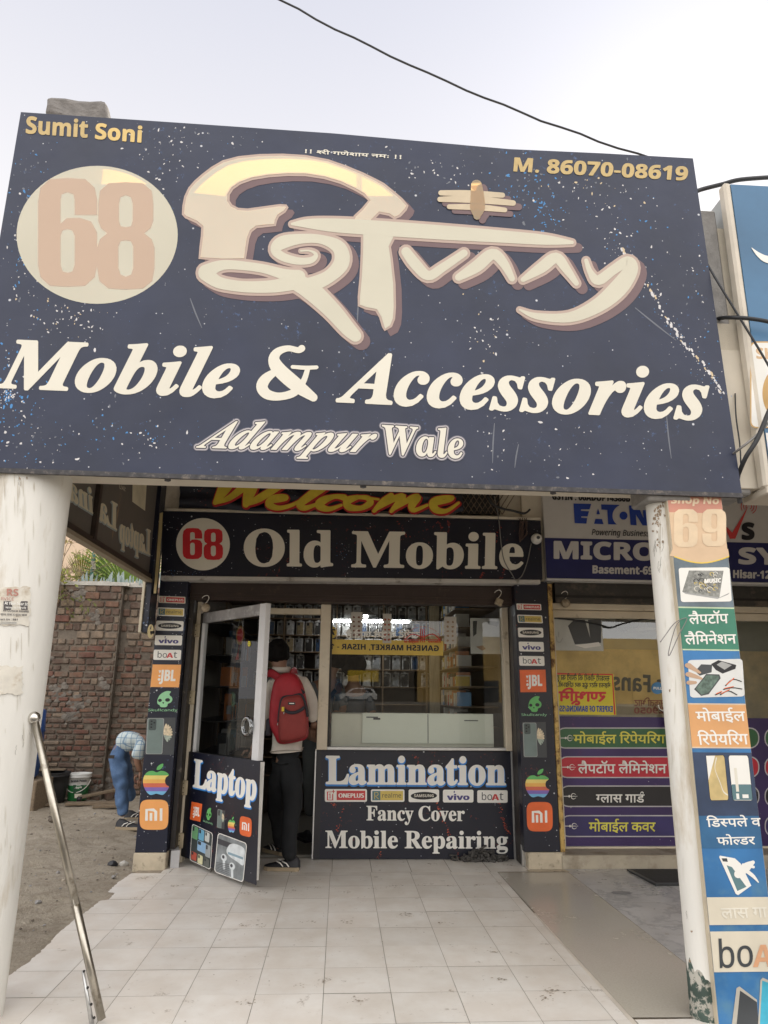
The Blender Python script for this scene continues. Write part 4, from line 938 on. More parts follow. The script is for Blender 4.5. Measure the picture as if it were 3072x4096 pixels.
d.text('MUSIC', (.48, .54), (.80, .56), (.49, .66), white, .006, 4, sty='s'); d.build('laptop_picture', board)
d = Dec(bp_, (0, -1, 0), .0035)      # phone repair picture
d.frame(zH(1152, 1446), zH(1506, 1438), zH(1136, 1202)); d.rect(0, 0, 1, 1, M('photo_bright', (.66, .66, .64), .5, var=.08), .07); sk = M('skin_print', (.50, .33, .22), .6, var=.1); pcb = M('circuit_green', (.10, .15, .12), .5, var=.5, vs=60)
d.poly([(.08, .22), (.32, .62), (.56, .60), (.58, .50), (.34, .08), (.2, .04)], dgrey); d.poly([(.11, .24), (.33, .59), (.54, .57), (.55, .50), (.33, .11), (.21, .07)], pcb)
d.poly([(.12, .70), (.24, .88), (.44, .86), (.42, .66), (.2, .58)], dgrey); d.poly([(.42, .88), (.56, .98), (.88, .84), (.86, .74), (.62, .62), (.50, .72)], black); d.poly([(.52, .86), (.62, .94), (.80, .84), (.66, .72)], grey)
for p in ([(0, .86, 1.6), (.10, .76, 1.2), (.20, .66, .7)], [(0, .62, 1.6), (.12, .56, 1.2), (.22, .50, .7)], [(0, .40, 1.4), (.10, .40, 1)]): d.stroke(p, .08, sk, 3)
for p in ([(.66, .30), (.80, .46), (.95, .40)], [(.62, .20), (.78, .24), (.95, .20)], [(.55, .06), (.70, .16), (.85, .05)], [(.46, .06), (.56, .12)]): d.stroke(p, .025, black, 3); d.stroke([(x + .02, y + .03) for x, y in p[:2]], .02, orange)
d.build('repair_picture', board)
d = Dec(bp_, (0, -1, 0), .0035)      # two phone screens
d.frame(zL(1240, 905), zL(1375, 902), zL(1208, 578)); d.rect(0, 0, 1, 1, black, .08); d.rect(.02, .01, .98, .99, M('gold_wallpaper', (.58, .44, .20), .4, var=.25, vs=9), .08); d.poly([(.02, .99), (.5, .99), (.02, .45)], white); d.stroke([(.55, .93, 1), (.42, .7, .6), (.62, .4, .6), (.75, .2, .8), (.96, .12, .6)], .05, cream, 4)
d.frame(zL(1402, 905), zL(1548, 905), zL(1368, 576)); d.rect(0, 0, 1, 1, black, .08); d.rect(.02, .01, .98, .99, white, .08); d.rect(.02, .02, .98, .36, teal, .03); d.rect(.22, .2, .36, .72, cream); d.rect(.2, .04, .34, .16, white); d.rect(.5, .06, .8, .14, white); d.build('screens_picture', board)
d = Dec(bp_, (0, -1, 0), .0035)      # hand peeling a screen film
d.poly([zM(*p) for p in ((1242, 262), (1370, 285), (1420, 330), (1512, 520), (1398, 602), (1378, 590), (1236, 275))], white); d.poly([zM(*p) for p in ((1300, 345), (1345, 360), (1470, 530), (1392, 566))], teal); d.poly([zM(*p) for p in ((1256, 285), (1302, 285), (1310, 315), (1268, 312))], dgrey)
d.stroke([zM(1400, 420) + (30,), zM(1470, 360) + (32,), zM(1525, 320) + (14,)], .6, white, 4); d.stroke([zM(1480, 400) + (14,), zM(1530, 440) + (12,), zM(1572, 490) + (4,)], .6, white, 3); d.stroke([zM(1440, 340) + (10,), zM(1530, 360) + (10,)], .6, white); d.build('film_picture', board)
d = Dec(bp_, (0, -1, 0), .0035)      # phones at the foot
d.poly([zM(*p) for p in ((1345, 1711), (1385, 1400), (1410, 1385), (1560, 1500), (1575, 1711))], M('silver_print', (.45, .42, .36), .4)); d.poly([zM(*p) for p in ((1385, 1711), (1415, 1420), (1560, 1520), (1575, 1711))], dgrey)
d.poly([zM(*p) for p in ((1570, 1711), (1590, 1330), (1610, 1310), (1680, 1340), (1680, 1711))], M('silver_print', (.45, .42, .36), .4)); d.poly([zM(*p) for p in ((1585, 1711), (1605, 1335), (1680, 1360), (1680, 1711))], M('cyan_screen', (.05, .35, .48), .4, var=.3)); d.build('phones_picture', board)
b = MB(); pts = [W(*zH(*p), BY - .012) for p in ((960, 1085), (1000, 1030), (1050, 965), (1100, 935), (1130, 930), (1125, 955), (1080, 1040), (1040, 1130), (1020, 1170), (1012, 1160), (1030, 1080), (1060, 985), (1085, 950))]
b.tube([tuple(p) for p in catmull([tuple(p) for p in pts], 5)], .002, wireG, 6); o = b.build('tie_wire', wireG); tag(o, 'loose grey wire tied round the slim column beside the green band', 'wire')

# ------------------------------------------------------------------ side sign seen from behind, left edge of the veranda
SX = -1.52; sx_ = lambda x, y: WX(x, y, SX)
ss = thing('side_sign', 'brown side sign seen from behind with mirrored pale lettering', 'sign', (SX, -1.0, 2.2))
brF = M('flex_back', (.115, .10, .085), .6, var=.12, vs=3, dirt=(.45, .28, .16), ds=7, dr=(.62, .72), trans=.05, stretch=(1, 1, .25)); dkf = M('rust_dark_frame', (.045, .03, .024), .6, var=.3)
A1, A2 = sx_(*zE(380, 320)), sx_(*zE(975, 690)); zb_ = (A1.z + A2.z) / 2
b = MB(); b.face([(SX, -2.15, zb_), (SX, A2.y, zb_), (SX, A2.y, 3.05), (SX, -2.15, 3.05)], brF); b.build('flex_sheet', brF, ss)
b = MB(); b.box(SX - .02, SX + .02, -2.15, A2.y + .02, zb_ - .03, zb_ + .012, dkf); yb = sx_(*zE(605, 300)).y
for y in (yb, A2.y): b.box(SX + .002, SX + .03, y - .022, y + .022, zb_, 3.05, dkf)
b.box(SX - .02, SX + .03, -2.15, A2.y, zb_ - .055, zb_ - .03, M('frame_trim', (.30, .25, .18), .5)); b.build('frame', dkf, ss)
d = Dec(sx_, (1, 0, 0), .004); gl = M('ghost_cream', (.68, .62, .46), .6); gbl = M('ghost_blue', (.36, .42, .43), .6)
for mm, of, ft in ((gbl, (-1, 1.6), 2.2), (gl, (0, 0), .8)):
    d.text('Laptop', zE(968, 552), zE(772, 460), zE(972, 392), mm, ft, 8, of, sty='b'); d.text('La', zE(752, 390), zE(640, 322), zE(756, 222), mm, ft, 8, of, sty='b'); d.text('inat', zE(600, 285), zE(408, 165), zE(590, 120), mm, ft, 8, of, sty='b')
d.poly([zE(855, 60), zE(948, 60), zE(936, 265), zE(852, 205)], gl); d.text('SKU', zE(808, 138), zE(768, 120), zE(808, 112), gl, 0, sty='n'); d.build('lettering', ss)
# narrow dark board on the flank of the left pillar
b = MB(); P = [W(*zE(*p), .05) for p in ((1000, 660), (1046, 640), (985, 1188), (920, 1180))]
sb = thing('flank_board', 'narrow dark hanging board with a cream edge on the flank of the left pillar', 'board', (-1.53, .05, 1.75))
b.box(-1.555, -1.535, -.02, .22, 1.74, 3.0, M('cream_board_edge', (.56, .50, .38), .5), b=.002); b.build('backing', None, sb)
b = MB(); b.box(-1.535, -1.488, .0, .20, 1.745, 3.0, navyB, b=.002); b.build('printed_face', navyB, sb)
d = Dec(lambda x, y: W(x, y, .0), (0, -1, 0), .003); d.poly([zE(1035, 280), zE(1056, 275), zE(1050, 400), zE(1030, 640), (1015.3 * 0 + zE(1012, 800)[0], zE(1012, 800)[1]), zE(996, 800), zE(1015, 560)], M('ochre_print', (.45, .36, .18), .5)); d.text('e', zE(957, 1086), zE(992, 1084), zE(960, 1004), M('ochre_print', (.45, .36, .18), .5), .8, 6, sty='b'); d.build('lettering', sb)

# ------------------------------------------------------------------ signs on the front of the phone shop
OY = .12; op = lambda x, y: W(x, y, OY)
old = thing('fascia_sign', 'dark fascia sign with a red 68 on a cream disc and big cream serif letters', 'sign', (.12, OY, 2.23))
P = [op(347, 1243), op(1172, 1252), op(1168, 1125), op(352, 1104)]
b = MB(); b.prism(P, (0, .07, 0), navyR); b.build('panel', navyR, old)
b = MB(); b.box(P[0].x, P[1].x - .02, OY - .004, .26, P[0].z - .036, P[0].z - .002, M('grey_white_trim', (.50, .48, .45), .5, dirt=(.2, .18, .15), ds=9, dr=(.55, .7)), b=.003)
for v in b.bm.verts: v.co.z += (v.co.x - P[0].x) / (P[1].x - P[0].x) * (P[1].z - P[0].z)
b.build('bottom_trim', None, old)
b = MB(); b.box(P[3].x + .03, P[2].x, OY, .26, P[3].z + .004, P[3].z + .028, plaster, b=.002)
b.build('top_trim', plaster, old)
d = Dec(op, (0, -1, 0), .002); fx, fy = zF(440, 575); d.ell(fx, fy, 223 * .2604, 217 * .2604, cream, 56); d.build('disc', old)
d = Dec(op, (0, -1, 0), .003); six(d, *zF(272, 441), *zF(434, 699), red, 0); eight(d, *zF(446, 447), *zF(606, 706), red, 0); d.build('numerals', old)
d = Dec(op, (0, -1, 0), .003); d.text('Old', zF(784, 748), zF(1512, 757), zF(786, 450), cream, 1.9, 10, sty='b'); d.text('Mobile', zG(276, 640), zG(1466, 655), zG(282, 394), cream, 1.9, 10, sty='b'); d.build('lettering', old)
d = Dec(op, (0, -1, 0), .0012, 2e-7); rs_ = [M('splash_red', (.30, .035, .02), .5), M('splash_dark_red', (.12, .02, .015), .5), M('splash_red', (.30, .035, .02), .5)]
def splash(d, pts, n_, sp_, mats_, r_=1.3):
    P_ = catmull(pts, 10)
    for i in range(n_):
        p_ = random.choice(P_); x, y = p_[0] + random.gauss(0, sp_), p_[1] + random.gauss(0, sp_); a0 = R() * 6; rr = r_ * ru(.35, 1.2)
        d.poly([(x + rr * ru(.5, 1.3) * math.cos(a0 + k), y + rr * ru(.5, 1.3) * math.sin(a0 + k)) for k in range(6)], random.choice(mats_))
for pts in ([zG(600, 330), zG(660, 440)], [zG(430, 460), zG(560, 470), zG(700, 430), zG(880, 340)], [zG(880, 330), zG(915, 400)], [zG(950, 320), zG(950, 400)], [zG(1310, 350), zG(1262, 540)], [zG(1345, 650), zG(1310, 735)], [zG(1190, 680), zG(1170, 730)]): splash(d, pts, 26, 1.6, rs_)
splash(d, [zG(160, 500), zG(240, 560)], 40, 8, [spb, spd, rs_[0]], .9); splash(d, [zF(120, 800), zF(300, 810), zF(560, 800)], 40, 4, [spb, spw, spd], .9); splash(d, [zF(150, 420), zF(260, 380)], 16, 6, [spw, spd], 1.2); d.build('print_splashes', old)
d = Dec(lambda x, y: W(x, y, .50), (0, -1, 0), .0022, 2e-7); rs2 = [M('splash_orange', (.50, .09, .03), .5), rs_[0], rs_[1]]
for pts, n_ in (([zK(690, 480), zK(735, 580), zK(785, 690)], 40), ([zK(820, 770), zK(890, 930), zK(965, 1105)], 60), ([zK(1205, 770), zK(1225, 880), zK(1265, 960)], 60), ([zK(260, 800), zK(245, 890), zK(220, 940)], 26), ([zK(490, 1060), zK(470, 1105)], 12), ([zK(200, 770), zK(215, 800)], 10)): splash(d, pts, n_, 2.2, rs2, 1.5)
d.build('print_splashes', kp)
wb = thing('welcome_banner', 'crumpled black banner with yellow script lettering above the fascia sign', 'banner', (-.3, .13, 2.82))
b = MB(); nx_, ny_ = 60, 14; g = []; q0, q1 = W(385, 1098, .10), W(1000, 1112, .10)
def wpt(u, v):
    x = q0.x + (q1.x - q0.x) * u; z0_ = q0.z + (q1.z - q0.z) * u + .012 * math.sin(u * 19) - (.03 * max(0, u - .9) * 10 if u > .9 else 0) * -1
    return Vector((x, .10 + .018 * math.sin(u * 23 + v * 5) + .012 * math.sin(v * 14 + u * 9), z0_ + v * .24))
for j in range(ny_ + 1):
    for i in range(nx_ + 1): g.append(b.bm.verts.new(wpt(i / nx_, j / ny_)))
for j in range(ny_):
    for i in range(nx_): k = j * (nx_ + 1) + i; b.bm.faces.new((g[k], g[k + 1], g[k + nx_ + 2], g[k + nx_ + 1])).smooth = True
b.build('cloth', navyR, wb)
def wj(x, y):
    p = W(x, y, .066); return p
d = Dec(wj, (0, -1, 0), .002); yel = M('banner_yellow', (.62, .47, .04), .5, var=.15, vs=9); rd = M('banner_red', (.45, .02, .02), .5)
WS = [[(300, 5, 70), (265, 60, 60), (222, 126, 24)], [(222, 130, 14), (300, 100, 30), (380, 40, 44)], [(440, 0, 64), (412, 70, 62), (392, 136, 34)], [(396, 136, 18), (470, 100, 40), (600, 20, 36)],
  [(555, 122, 12), (615, 102, 24), (598, 88, 18), (545, 104, 38), (520, 134, 40), (570, 156, 26), (640, 142, 20), (700, 112, 16)], [(830, 30, 52), (745, 90, 46), (690, 136, 38), (720, 156, 28), (785, 134, 16)],
  [(935, 98, 34), (885, 92, 24), (820, 114, 42), (798, 142, 44), (850, 162, 26), (920, 140, 14)], [(1010, 96, 24), (955, 116, 42), (962, 150, 38), (1030, 156, 26), (1080, 126, 36), (1062, 100, 26), (1010, 96, 20)], [(1070, 100, 12), (1125, 108, 12)],
  [(1195, 88, 30), (1150, 122, 36), (1100, 172, 20)], [(1108, 168, 12), (1200, 110, 32), (1262, 92, 32), (1225, 140, 32), (1195, 174, 18)], [(1205, 168, 12), (1300, 106, 32), (1345, 96, 32), (1310, 140, 40), (1322, 168, 24), (1395, 140, 14)],
  [(1435, 136, 14), (1515, 112, 24), (1535, 96, 16), (1480, 98, 22), (1430, 126, 46), (1442, 164, 38), (1500, 172, 22), (1568, 128, 14)]]
zW = lambda u, v: (378 + u * .3906, 1036.9 + v * .3906)
for mm, gr, of in ((rd, 5, (1.2, 2.0)), (rd, 4, (0, 0)), (yel, 0, (0, 0))):
    for s in WS: d.stroke([(zW(u, v)[0] + of[0], zW(u, v)[1] + of[1], w_ * .3906 * 1.05 + gr) for u, v, w_ in s], 1, mm, 5)
d.build('lettering', wb)
# ------------------------------------------------------------------ neighbouring shop on the right
XE = 4.9
nb = thing('neighbouring_shop', 'neighbouring shop with purple Hindi service panels under a dusty window', 'shop', (3.3, .45, 0))
b = MB(); b.box(1.90, XE, .34, .46, 2.085, 2.26, M('grey_shutter_box', (.045, .04, .035), .5, var=.3, dirt=(.15, .12, .09), ds=8)); b.box(1.90, XE, .33, .34, 2.13, 2.15, ironD); b.build('shutter_box', None, nb)
b = MB(); b.box(1.865, XE, .38, .47, 2.03, 2.085, beigeM, b=.004); b.box(1.865, XE, .40, .47, 1.962, 2.026, beigeM, b=.004); b.box(1.866, 1.90, .40, .47, .107, 1.962, beigeM, b=.003); b.build('window_frame', beigeM, nb)
b = MB(); b.face([(1.90, .455, 1.12), (XE, .455, 1.12), (XE, .455, 1.962), (1.90, .455, 1.962)], glass('shop_glass_dusty', (.84, .84, .78), 4.0)); b.build('pane', None, nb)
pp = galaxy('purple_flex', (.034, .016, .085), (.20, .02, .10), (.12, .05, .18), .3, .4)
b = MB(); b.box(1.87, XE, .445, .48, .108, 1.125, pp); b.build('panel', pp, nb)
b = MB(); b.box(1.865, XE, .42, .50, .095, .107 + .0, beigeM); b.box(1.865, XE, .425, .50, .107 - .075, .108, M('cream_sill', (.62, .58, .49), .5, dirt=(.35, .25, .14), ds=6, dr=(.62, .75)), b=.003); b.build('sill', None, nb)
b = MB(); b.box(1.86, XE, .80, .95, 0, 1.72, M('ochre_reflection_wall', (.80, .64, .34), .8, var=.2, vs=2, dirt=(.42, .36, .24), ds=2.5, dr=(.45, .65))); b.box(1.86, XE, .86, .95, 1.72, 3.06, M('teal_reflection_wall', (.36, .41, .38), .8, var=.2, vs=2)); b.build('back_wall', None, nb)  # wall colours stand in for the opposite building reflected in the pane
b = MB(); b.box(1.803, XE, .36, .46, 2.26, 3.06, plaster); b.box(4.9, 5.1, -2.4, 3, 0, 3.06, plaster); b.box(1.86, XE, .48, 1.75, 0, .02, gran); b.build('wall', plaster, nb)
npj = lambda x, y: W(x, y, .445)
pills = [(zL(130, 378), zL(130, 530), M('pill_green', (.035, .13, .05), .4, var=.1), M('lemon_text', (.72, .66, .10), .45), ['मोबाईल ', 'िरपेयिंरग'], zL(258, 490), zL(915, 490), 432, zL(258, 432)),
         (zL(145, 585), zL(145, 742), M('pill_red', (.50, .02, .04), .4, var=.1), white, ['लैपटॉप लैिमनेशन'], zL(290, 706), zL(925, 706), 0, zL(290, 644)),
         (zL(155, 795), zL(155, 950), M('pill_black', (.014, .012, .014), .4), white, [('half', 'ग', .55), 'लास गाड', 'reph'], zL(420, 916), zL(766, 916), 0, zL(420, 860)),
         (zL(160, 1008), zL(160, 1166), M('pill_indigo', (.035, .025, .12), .4), M('lemon_text', (.72, .66, .10), .45), ['मोबाईल कवर'], zL(368, 1124), zL(845, 1124), 0, zL(368, 1062))]
rim = M('pale_rim_print', (.50, .48, .50), .4)
d = Dec(npj, (0, -1, 0), .002)
for a, c, m_, tm_, tx, BL_, BR_, _, TL_ in pills:
    xr_ = 1640; d.rect(a[0], c[1], xr_, a[1], rim, 20); d.rect(a[0] + 2.5, c[1] - 2.5, xr_ - 2.5, a[1] + 2.5, m_, 18); d.rect(1651, c[1], 1700, a[1], rim, 20); d.rect(1653.5, c[1] - 2.5, 1700, a[1] + 2.5, m_, 18)
    y = (a[1] + c[1]) / 2; x = a[0] + 4; d.stroke([(x, y, 1.4), (x + 20, y, 1.8)], 1, white, cap=False); d.poly([(x + 14, y), (x + 18, y - 3), (x + 21, y), (x + 18, y + 3)], white)
    for s in (-1, 1): d.stroke([(x + 22, y, 1.4), (x + 23, y + 4 * s, 1.6), (x + 27, y + 6 * s, 1.4), (x + 32, y + 3.5 * s, .8)], 1, white, 3)
    d.stroke([(x + 20, y, 1.6), (x + 35, y, .8)], 1, white)
d.build('service_strips', nb)
d = Dec(npj, (0, -1, 0), .0085); d.own = ('lettering', nb)
for a, c, m_, tm_, tx, BL_, BR_, _, TL_ in pills: d.text(hindi(tx), BL_, BR_, TL_, tm_, .5, 6, top='h')
d.build('lettering', nb)
gp2 = lambda x, y: W(x, y, .452)
d = Dec(gp2, (0, -1, 0), .001); gh = M('ghost_grey_text', (.10, .095, .07), .7)
d.text('s Fans', zH(985, 1415), zH(650, 1395), zH(985, 1305), gh, .6, 6, sty='s'); d.text(hindi(['मुक्ति भाट']), zH(990, 1500), zH(790, 1500), zH(990, 1462), M('ghost_red_text', (.22, .08, .05), .7), .3, 4, top='h'); d.text('29050', zH(985, 1548), zH(790, 1548), zH(985, 1510), M('ghost_red_text', (.22, .08, .05), .7), .3, 4)
d.build('mirrored_lettering', nb)  # reflected lettering from opposite, drawn on the pane as a mirrored decal
# poster, sticker, white photo poster on that window
o = bpy.data.objects.new('x', None)
b = MB(); a0, a1 = W(*zH(240, 1555), .450), W(*zH(655, 1290), .450); b.box(a0.x, a1.x, .449, .451, a0.z, a1.z, M('poster_yellow', (.72, .60, .04), .5, var=.05)); yp = b.build('paper_poster', None); tag(yp, 'yellow paper poster with a red border and mirrored Hindi lettering on the dusty window', 'poster')
d = Dec(lambda x, y: W(x, y, .449), (0, -1, 0), .0012); d.stroke([zH(240, 1290), zH(648, 1296), zH(664, 1556)], 3.4, red, cap=False)
d.text(hindi(['सरकारी नौकरी की तैयारी का हुनर']), zH(630, 1338), zH(258, 1330), zH(630, 1306), black, .25, 4, top='h'); d.text(hindi(['मेहनत सेंटर ढूंढ कर दिखाओ..?']), zH(636, 1380), zH(268, 1374), zH(636, 1354), black, .25, 4, top='h')
d.text(hindi(['रणभूिम']), zH(604, 1470), zH(302, 1466), zH(604, 1412), red, 1.2, 8, top='h'); d.text('EXPERT OF BANKING/SSC', zH(650, 1538), zH(288, 1535), zH(650, 1500), M('poster_blue', (.03, .08, .35), .5), .3, 4); d.build('lettering', yp)
b = MB(); a0, a1 = W(*zH(235, 1138), .450), W(*zH(578, 940), .450); b.box(a0.x, a1.x, .449, .451, a0.z, a1.z, M('poster_pale', (.52, .53, .50), .5)); wp = b.build('paper_poster', None); tag(wp, 'pale fashion poster with a black jacket in the upper left of the dusty window', 'poster'); wp.name = 'paper_poster.001'
d = Dec(lambda x, y: W(x, y, .449), (0, -1, 0), .0012); d.poly([zH(*p) for p in ((360, 980), (400, 940), (470, 940), (505, 1060), (490, 940), (575, 940), (575, 1090), (405, 1100))], dgrey); d.poly([zH(*p) for p in ((405, 1105), (560, 1085), (575, 1110), (470, 1125))], white)
d.stroke([zH(285, 1050), zH(290, 1080), zH(310, 1085), zH(325, 1060)], 2, grey, 4); d.stroke([zH(300, 1020), zH(300, 1050)], 2, grey); d.build('picture', wp)
d = Dec(gp2, (0, -1, 0), .003); d.ell(*zH(940, 1384), 13, 13, M('pull_blue', (.05, .22, .45), .4), 30); d.text('PULL', zH(915, 1392), zH(968, 1394), zH(915, 1376), white, .3, 4); o = d.build('round_sticker', None); tag(o, 'round blue sticker with the word PULL on the dusty window', 'sticker')
b = MB()
for dx in (0, .022): b.tube([tuple(p) for p in catmull([tuple(W(*zH(*q), .40 + dx)) for q in ((945, 1490), (955, 1520), (985, 1540), (990, 1590), (992, 1630))], 4)], .008, steel)
for dx in (0, .03): b.tube([tuple(W(*zL(925 + dx * 200, 250), .38)), tuple(W(*zL(930 + dx * 200, 400), .38)), tuple(W(*zL(950, 520), .38))], .009, steel)
b.build('door_handle', steel, nb)
b = MB(); b.tube([tuple(p) for p in catmull([tuple(W(*zH(*q), .43)) for q in ((240, 925), (380, 940), (480, 955), (560, 970), (640, 990), (720, 965), (830, 940), (950, 925))], 5)], .007, wireB); o = b.build('hanging_cable', wireB); tag(o, 'black cable sagging across the top of the dusty window', 'cable')
lampM = M('fan_white', (.7, .72, .70), .4)
b = MB(); c = W(*zH(850, 1012), .66); b.lathe([(.0, 0), (.17, .004), (.15, .014), (.05, .02), (.02, .10), (.008, .45)], (c.x, c.y, c.z), lampM, 24); o = b.build('ceiling_lamp', lampM); tag(o, 'white disc lamp hanging inside the neighbouring shop', 'lamp')
b = MB(); c = W(*zH(712, 970), .66); b.ball(c, .075, black, 2); b.tube([c, c + Vector((0, 0, .5))], .008, black); o = b.build('pendant_lamp', black); tag(o, 'black round pendant hanging behind the dusty window', 'lamp')
# fascia of the neighbour
ns = thing('fascia_sign', 'grey and navy computer shop fascia sign with a blue block logo', 'sign', (3.3, .15, 2.26)); ns.name = 'fascia_sign.001'
q = lambda x, y: W(x, y, .15); g1 = M('sign_silver_grey', (.54, .52, .50), .45, var=.04); n1 = M('sign_navy', (.012, .014, .095), .4)
b = MB(); b.box(1.775, XE, .152, .24, 2.262, 3.06, g1); b.build('panel', g1, ns)
d = Dec(q, (0, -1, 0), .001); pa, pb = q(1180, 1250), q(1178, 1163)
vs = [d.mb.bm.verts.new((x, .1495, z)) for x, z in ((1.775, 2.266), (XE, 2.266), (XE, 2.618), (1.775, 2.618))]; d.mb.bm.faces.new(vs).material_index = d.mb.mi(n1); d.build('navy_band', ns)
b = MB(); b.box(1.772, XE, .146, .25, 2.248, 2.262, M('white_strip', (.6, .59, .57), .5)); b.build('bottom_strip', None, ns)
d = Dec(q, (0, -1, 0), .004); eb = M('logo_blue', (.012, .045, .30), .4)
E_ = lambda *p: [zH(*a) for a in p]
zX = lambda u, v: (1161 + u * .1953, 1058.5 + v * .1953); X_ = lambda *p: [zX(*a) for a in p]
d.poly(X_((397, 150), (593, 155), (575, 215), (480, 215), (480, 232), (570, 236), (552, 293), (483, 292), (483, 308), (548, 312), (540, 373), (410, 368)), eb)
d.poly(X_((668, 205), (690, 270), (650, 270)), eb); d.poly(X_((640, 320), (712, 322), (730, 380), (625, 375)), eb)
d.poly(X_((702, 160), (905, 166)) + [zX(950 + 122 * math.cos(RAD(a)), 285 + 122 * math.sin(RAD(a))) for a in range(248, 118, -10)] + X_((885, 383), (780, 380), (770, 222), (705, 218)), eb)
d.ell(*zX(950, 285), 8.6, 8.8, eb, 28); d.poly(X_((1010, 172), (1110, 174), (1170, 310), (1160, 176), (1240, 178), (1240, 395), (1160, 393), (1085, 270), (1095, 392), (1028, 388)), eb)
d.build('block_logo', ns); d = Dec(q, (0, -1, 0), .004); d.own = ('lettering', ns)
d.text('GSTIN : 06ADOPT4386B1Z7', zH(258, 160), zH(840, 176), zH(258, 118), black, .5, 6, sty='s'); d.text('Powering Business World', zH(514, 390), zH(1020, 402), zH(514, 350), black, .2, 4, sty='i')
d.text('MICRO', zH(272, 540), zH(920, 553), zH(272, 432), g1, 1.8, 10, sty='s'); d.text('SYSTEM', zH(1470, 575), zH(2300, 590), zH(1470, 474), g1, 1.8, 10, sty='s'); d.text('Basement-69', zH(520, 638), zH(912, 646), zH(520, 588), g1, .7, 6, sty='s'); d.text('Hisar-125001', zH(1432, 668), zH(1800, 676), zH(1432, 616), g1, .7, 6, sty='s')
d.own = None; d.poly(E_((1372, 330), (1392, 340), (1425, 375), (1530, 200), (1445, 415), (1410, 415)), redL); d.text('s', zH(1490, 418), zH(1566, 418), zH(1490, 312), black, 1.4, 8, sty='s')
for r in (18, 34, 50):
    for s0 in (150, -30): d.stroke([zH(1532 + r * math.cos(RAD(s0 + k)), 206 + r * math.sin(RAD(s0 + k))) for k in range(0, 91, 15)], 1.6, redL)
d.build('tick_logo', ns)
# rolled mat
b = MB(); P = [WZ(*zM(*p), .012) for p in ((445, 378), (692, 512), (925, 509), (1240, 509), (1240, 378))]; b.prism(P, (0, 0, -.011), M('dark_rubber_mat', (.035, .036, .036), .8, var=.3, vs=50, bump=.4, bs=120))
P2 = [WZ(*zM(*p), .016) for p in ((450, 380), (692, 504), (925, 500), (925, 494), (700, 496), (478, 380))]; b.prism(P2, (0, 0, -.006), dgrey); o = b.build('door_mat', None); tag(o, 'dark rubber door mat at the step of the neighbouring shop', 'mat')
b = MB()
for k in range(26):
    a = 2 * math.pi * k / 26; 
P = [(.28 * math.cos(2 * math.pi * k / 26) * ru(.6, 1), .055 * math.sin(2 * math.pi * k / 26) * ru(.6, 1)) for k in range(26)]
c = WZ(*zM(400, 582), .0025); b.face([(c.x + .30 * x, c.y + y, c.z) for x, y in P], M('damp_patch', (.22, .22, .23), .35)); o = b.build('damp_patch', None); o['kind'] = 'structure'

# ------------------------------------------------------------------ blue light box at the right, and what hangs round it
lb = thing('light_box_sign', 'tall faded blue light box sign with a pale cream edge right of the big sign', 'sign', (3.4, -2.5, 2.3))
x0 = W(1585, 700, -2.5).x; F0 = W(1583, 395, -2.5); F1 = W(1640, 1040, -2.5); x0 = (F0.x + F1.x) / 2 - .005
b = MB(); b.box(x0 + .02, 5.0, -2.48, -2.28, F1.z - .02, F0.z - .02, M('box_grey_side', (.40, .42, .42), .5, var=.06), b=.01); b.build('housing', None, lb)
b = MB(); b.box(x0 - .012, x0 + .03, -2.505, -2.44, F1.z - .03, F0.z, M('box_cream_edge', (.60, .54, .45), .5, var=.1), b=.012); b.box(x0, 5.0, -2.505, -2.28, F1.z - .06, F1.z - .02, M('box_cream_edge', (.60, .54, .45), .5), b=.006); b.build('edge_trim', None, lb)
lbm = M('light_box_blue', (.055, .155, .285), .4, var=.2, vs=1.5)
b = MB(); b.box(x0 + .03, 5.0, -2.50, -2.48, F1.z, F0.z - .01, lbm); b.build('face', lbm, lb)
d = Dec(lambda x, y: W(x, y, -2.5), (0, -1, 0), .003); d.stroke([(1623, 536, 1), (1640, 552, 10), (1662, 562, 16), (1720, 566, 20)], 1, white, 5); tanL = M('light_box_tan', (.56, .34, .12), .4); d.rect(1620, 925, 1800, 738, tanL, 12); d.rect(1622.5, 922.5, 1800, 741, white, 11); d.ell(1690, 850, 44, 60, tanL); d.text('SHOP', (1634, 775), (1720, 778), (1632, 752), M('light_box_tan2', (.62, .42, .24), .4), .8, 6)
vs = [(x0 + .031, -2.5035, F1.z), (5, -2.5035, F1.z), (5, -2.5035, W(1640, 935, -2.5).z), (x0 + .031, -2.5035, W(1640, 935, -2.5).z)]; d.mb.bm.faces.new([d.mb.bm.verts.new(v) for v in vs]).material_index = d.mb.mi(white); d.build('lettering', lb)
def cable(pts, Y, r, m, label, name='hanging_cable', n=6, cat='cable'):
    P = [tuple(W(p[0], p[1], p[2] if len(p) > 2 else Y)) for p in pts]; b = MB(); b.tube(catmull(P, n), r, m, 6); o = b.build(name, m); tag(o, label, cat); return o
pts = []
A, B_ = W(605, 0, -2.3), W(1418, 346, -2.3); dirv = (B_ - A)
for k in range(-30, 21):
    t_ = k / 20; p = A + dirv * t_; p.z -= .10 * 4 * t_ * (1 - t_) * .8; p.x += .004 * math.sin(k * 2.1); p.z += .006 * math.sin(k * 1.7); pts.append(p)
b = MB(); b.tube(pts, .0062, wireB, 6); o = b.build('overhead_wire', wireB); tag(o, 'dark overhead wire slanting down across the white sky to the sign', 'wire')
cable([(1535, 700, -2.40), (1552, 688, -2.42), (1590, 686, -2.54), (1640, 691, -2.56), (1690, 702, -2.56)], 0, .011, wireB, 'thick black cable running flat across the blue light box')
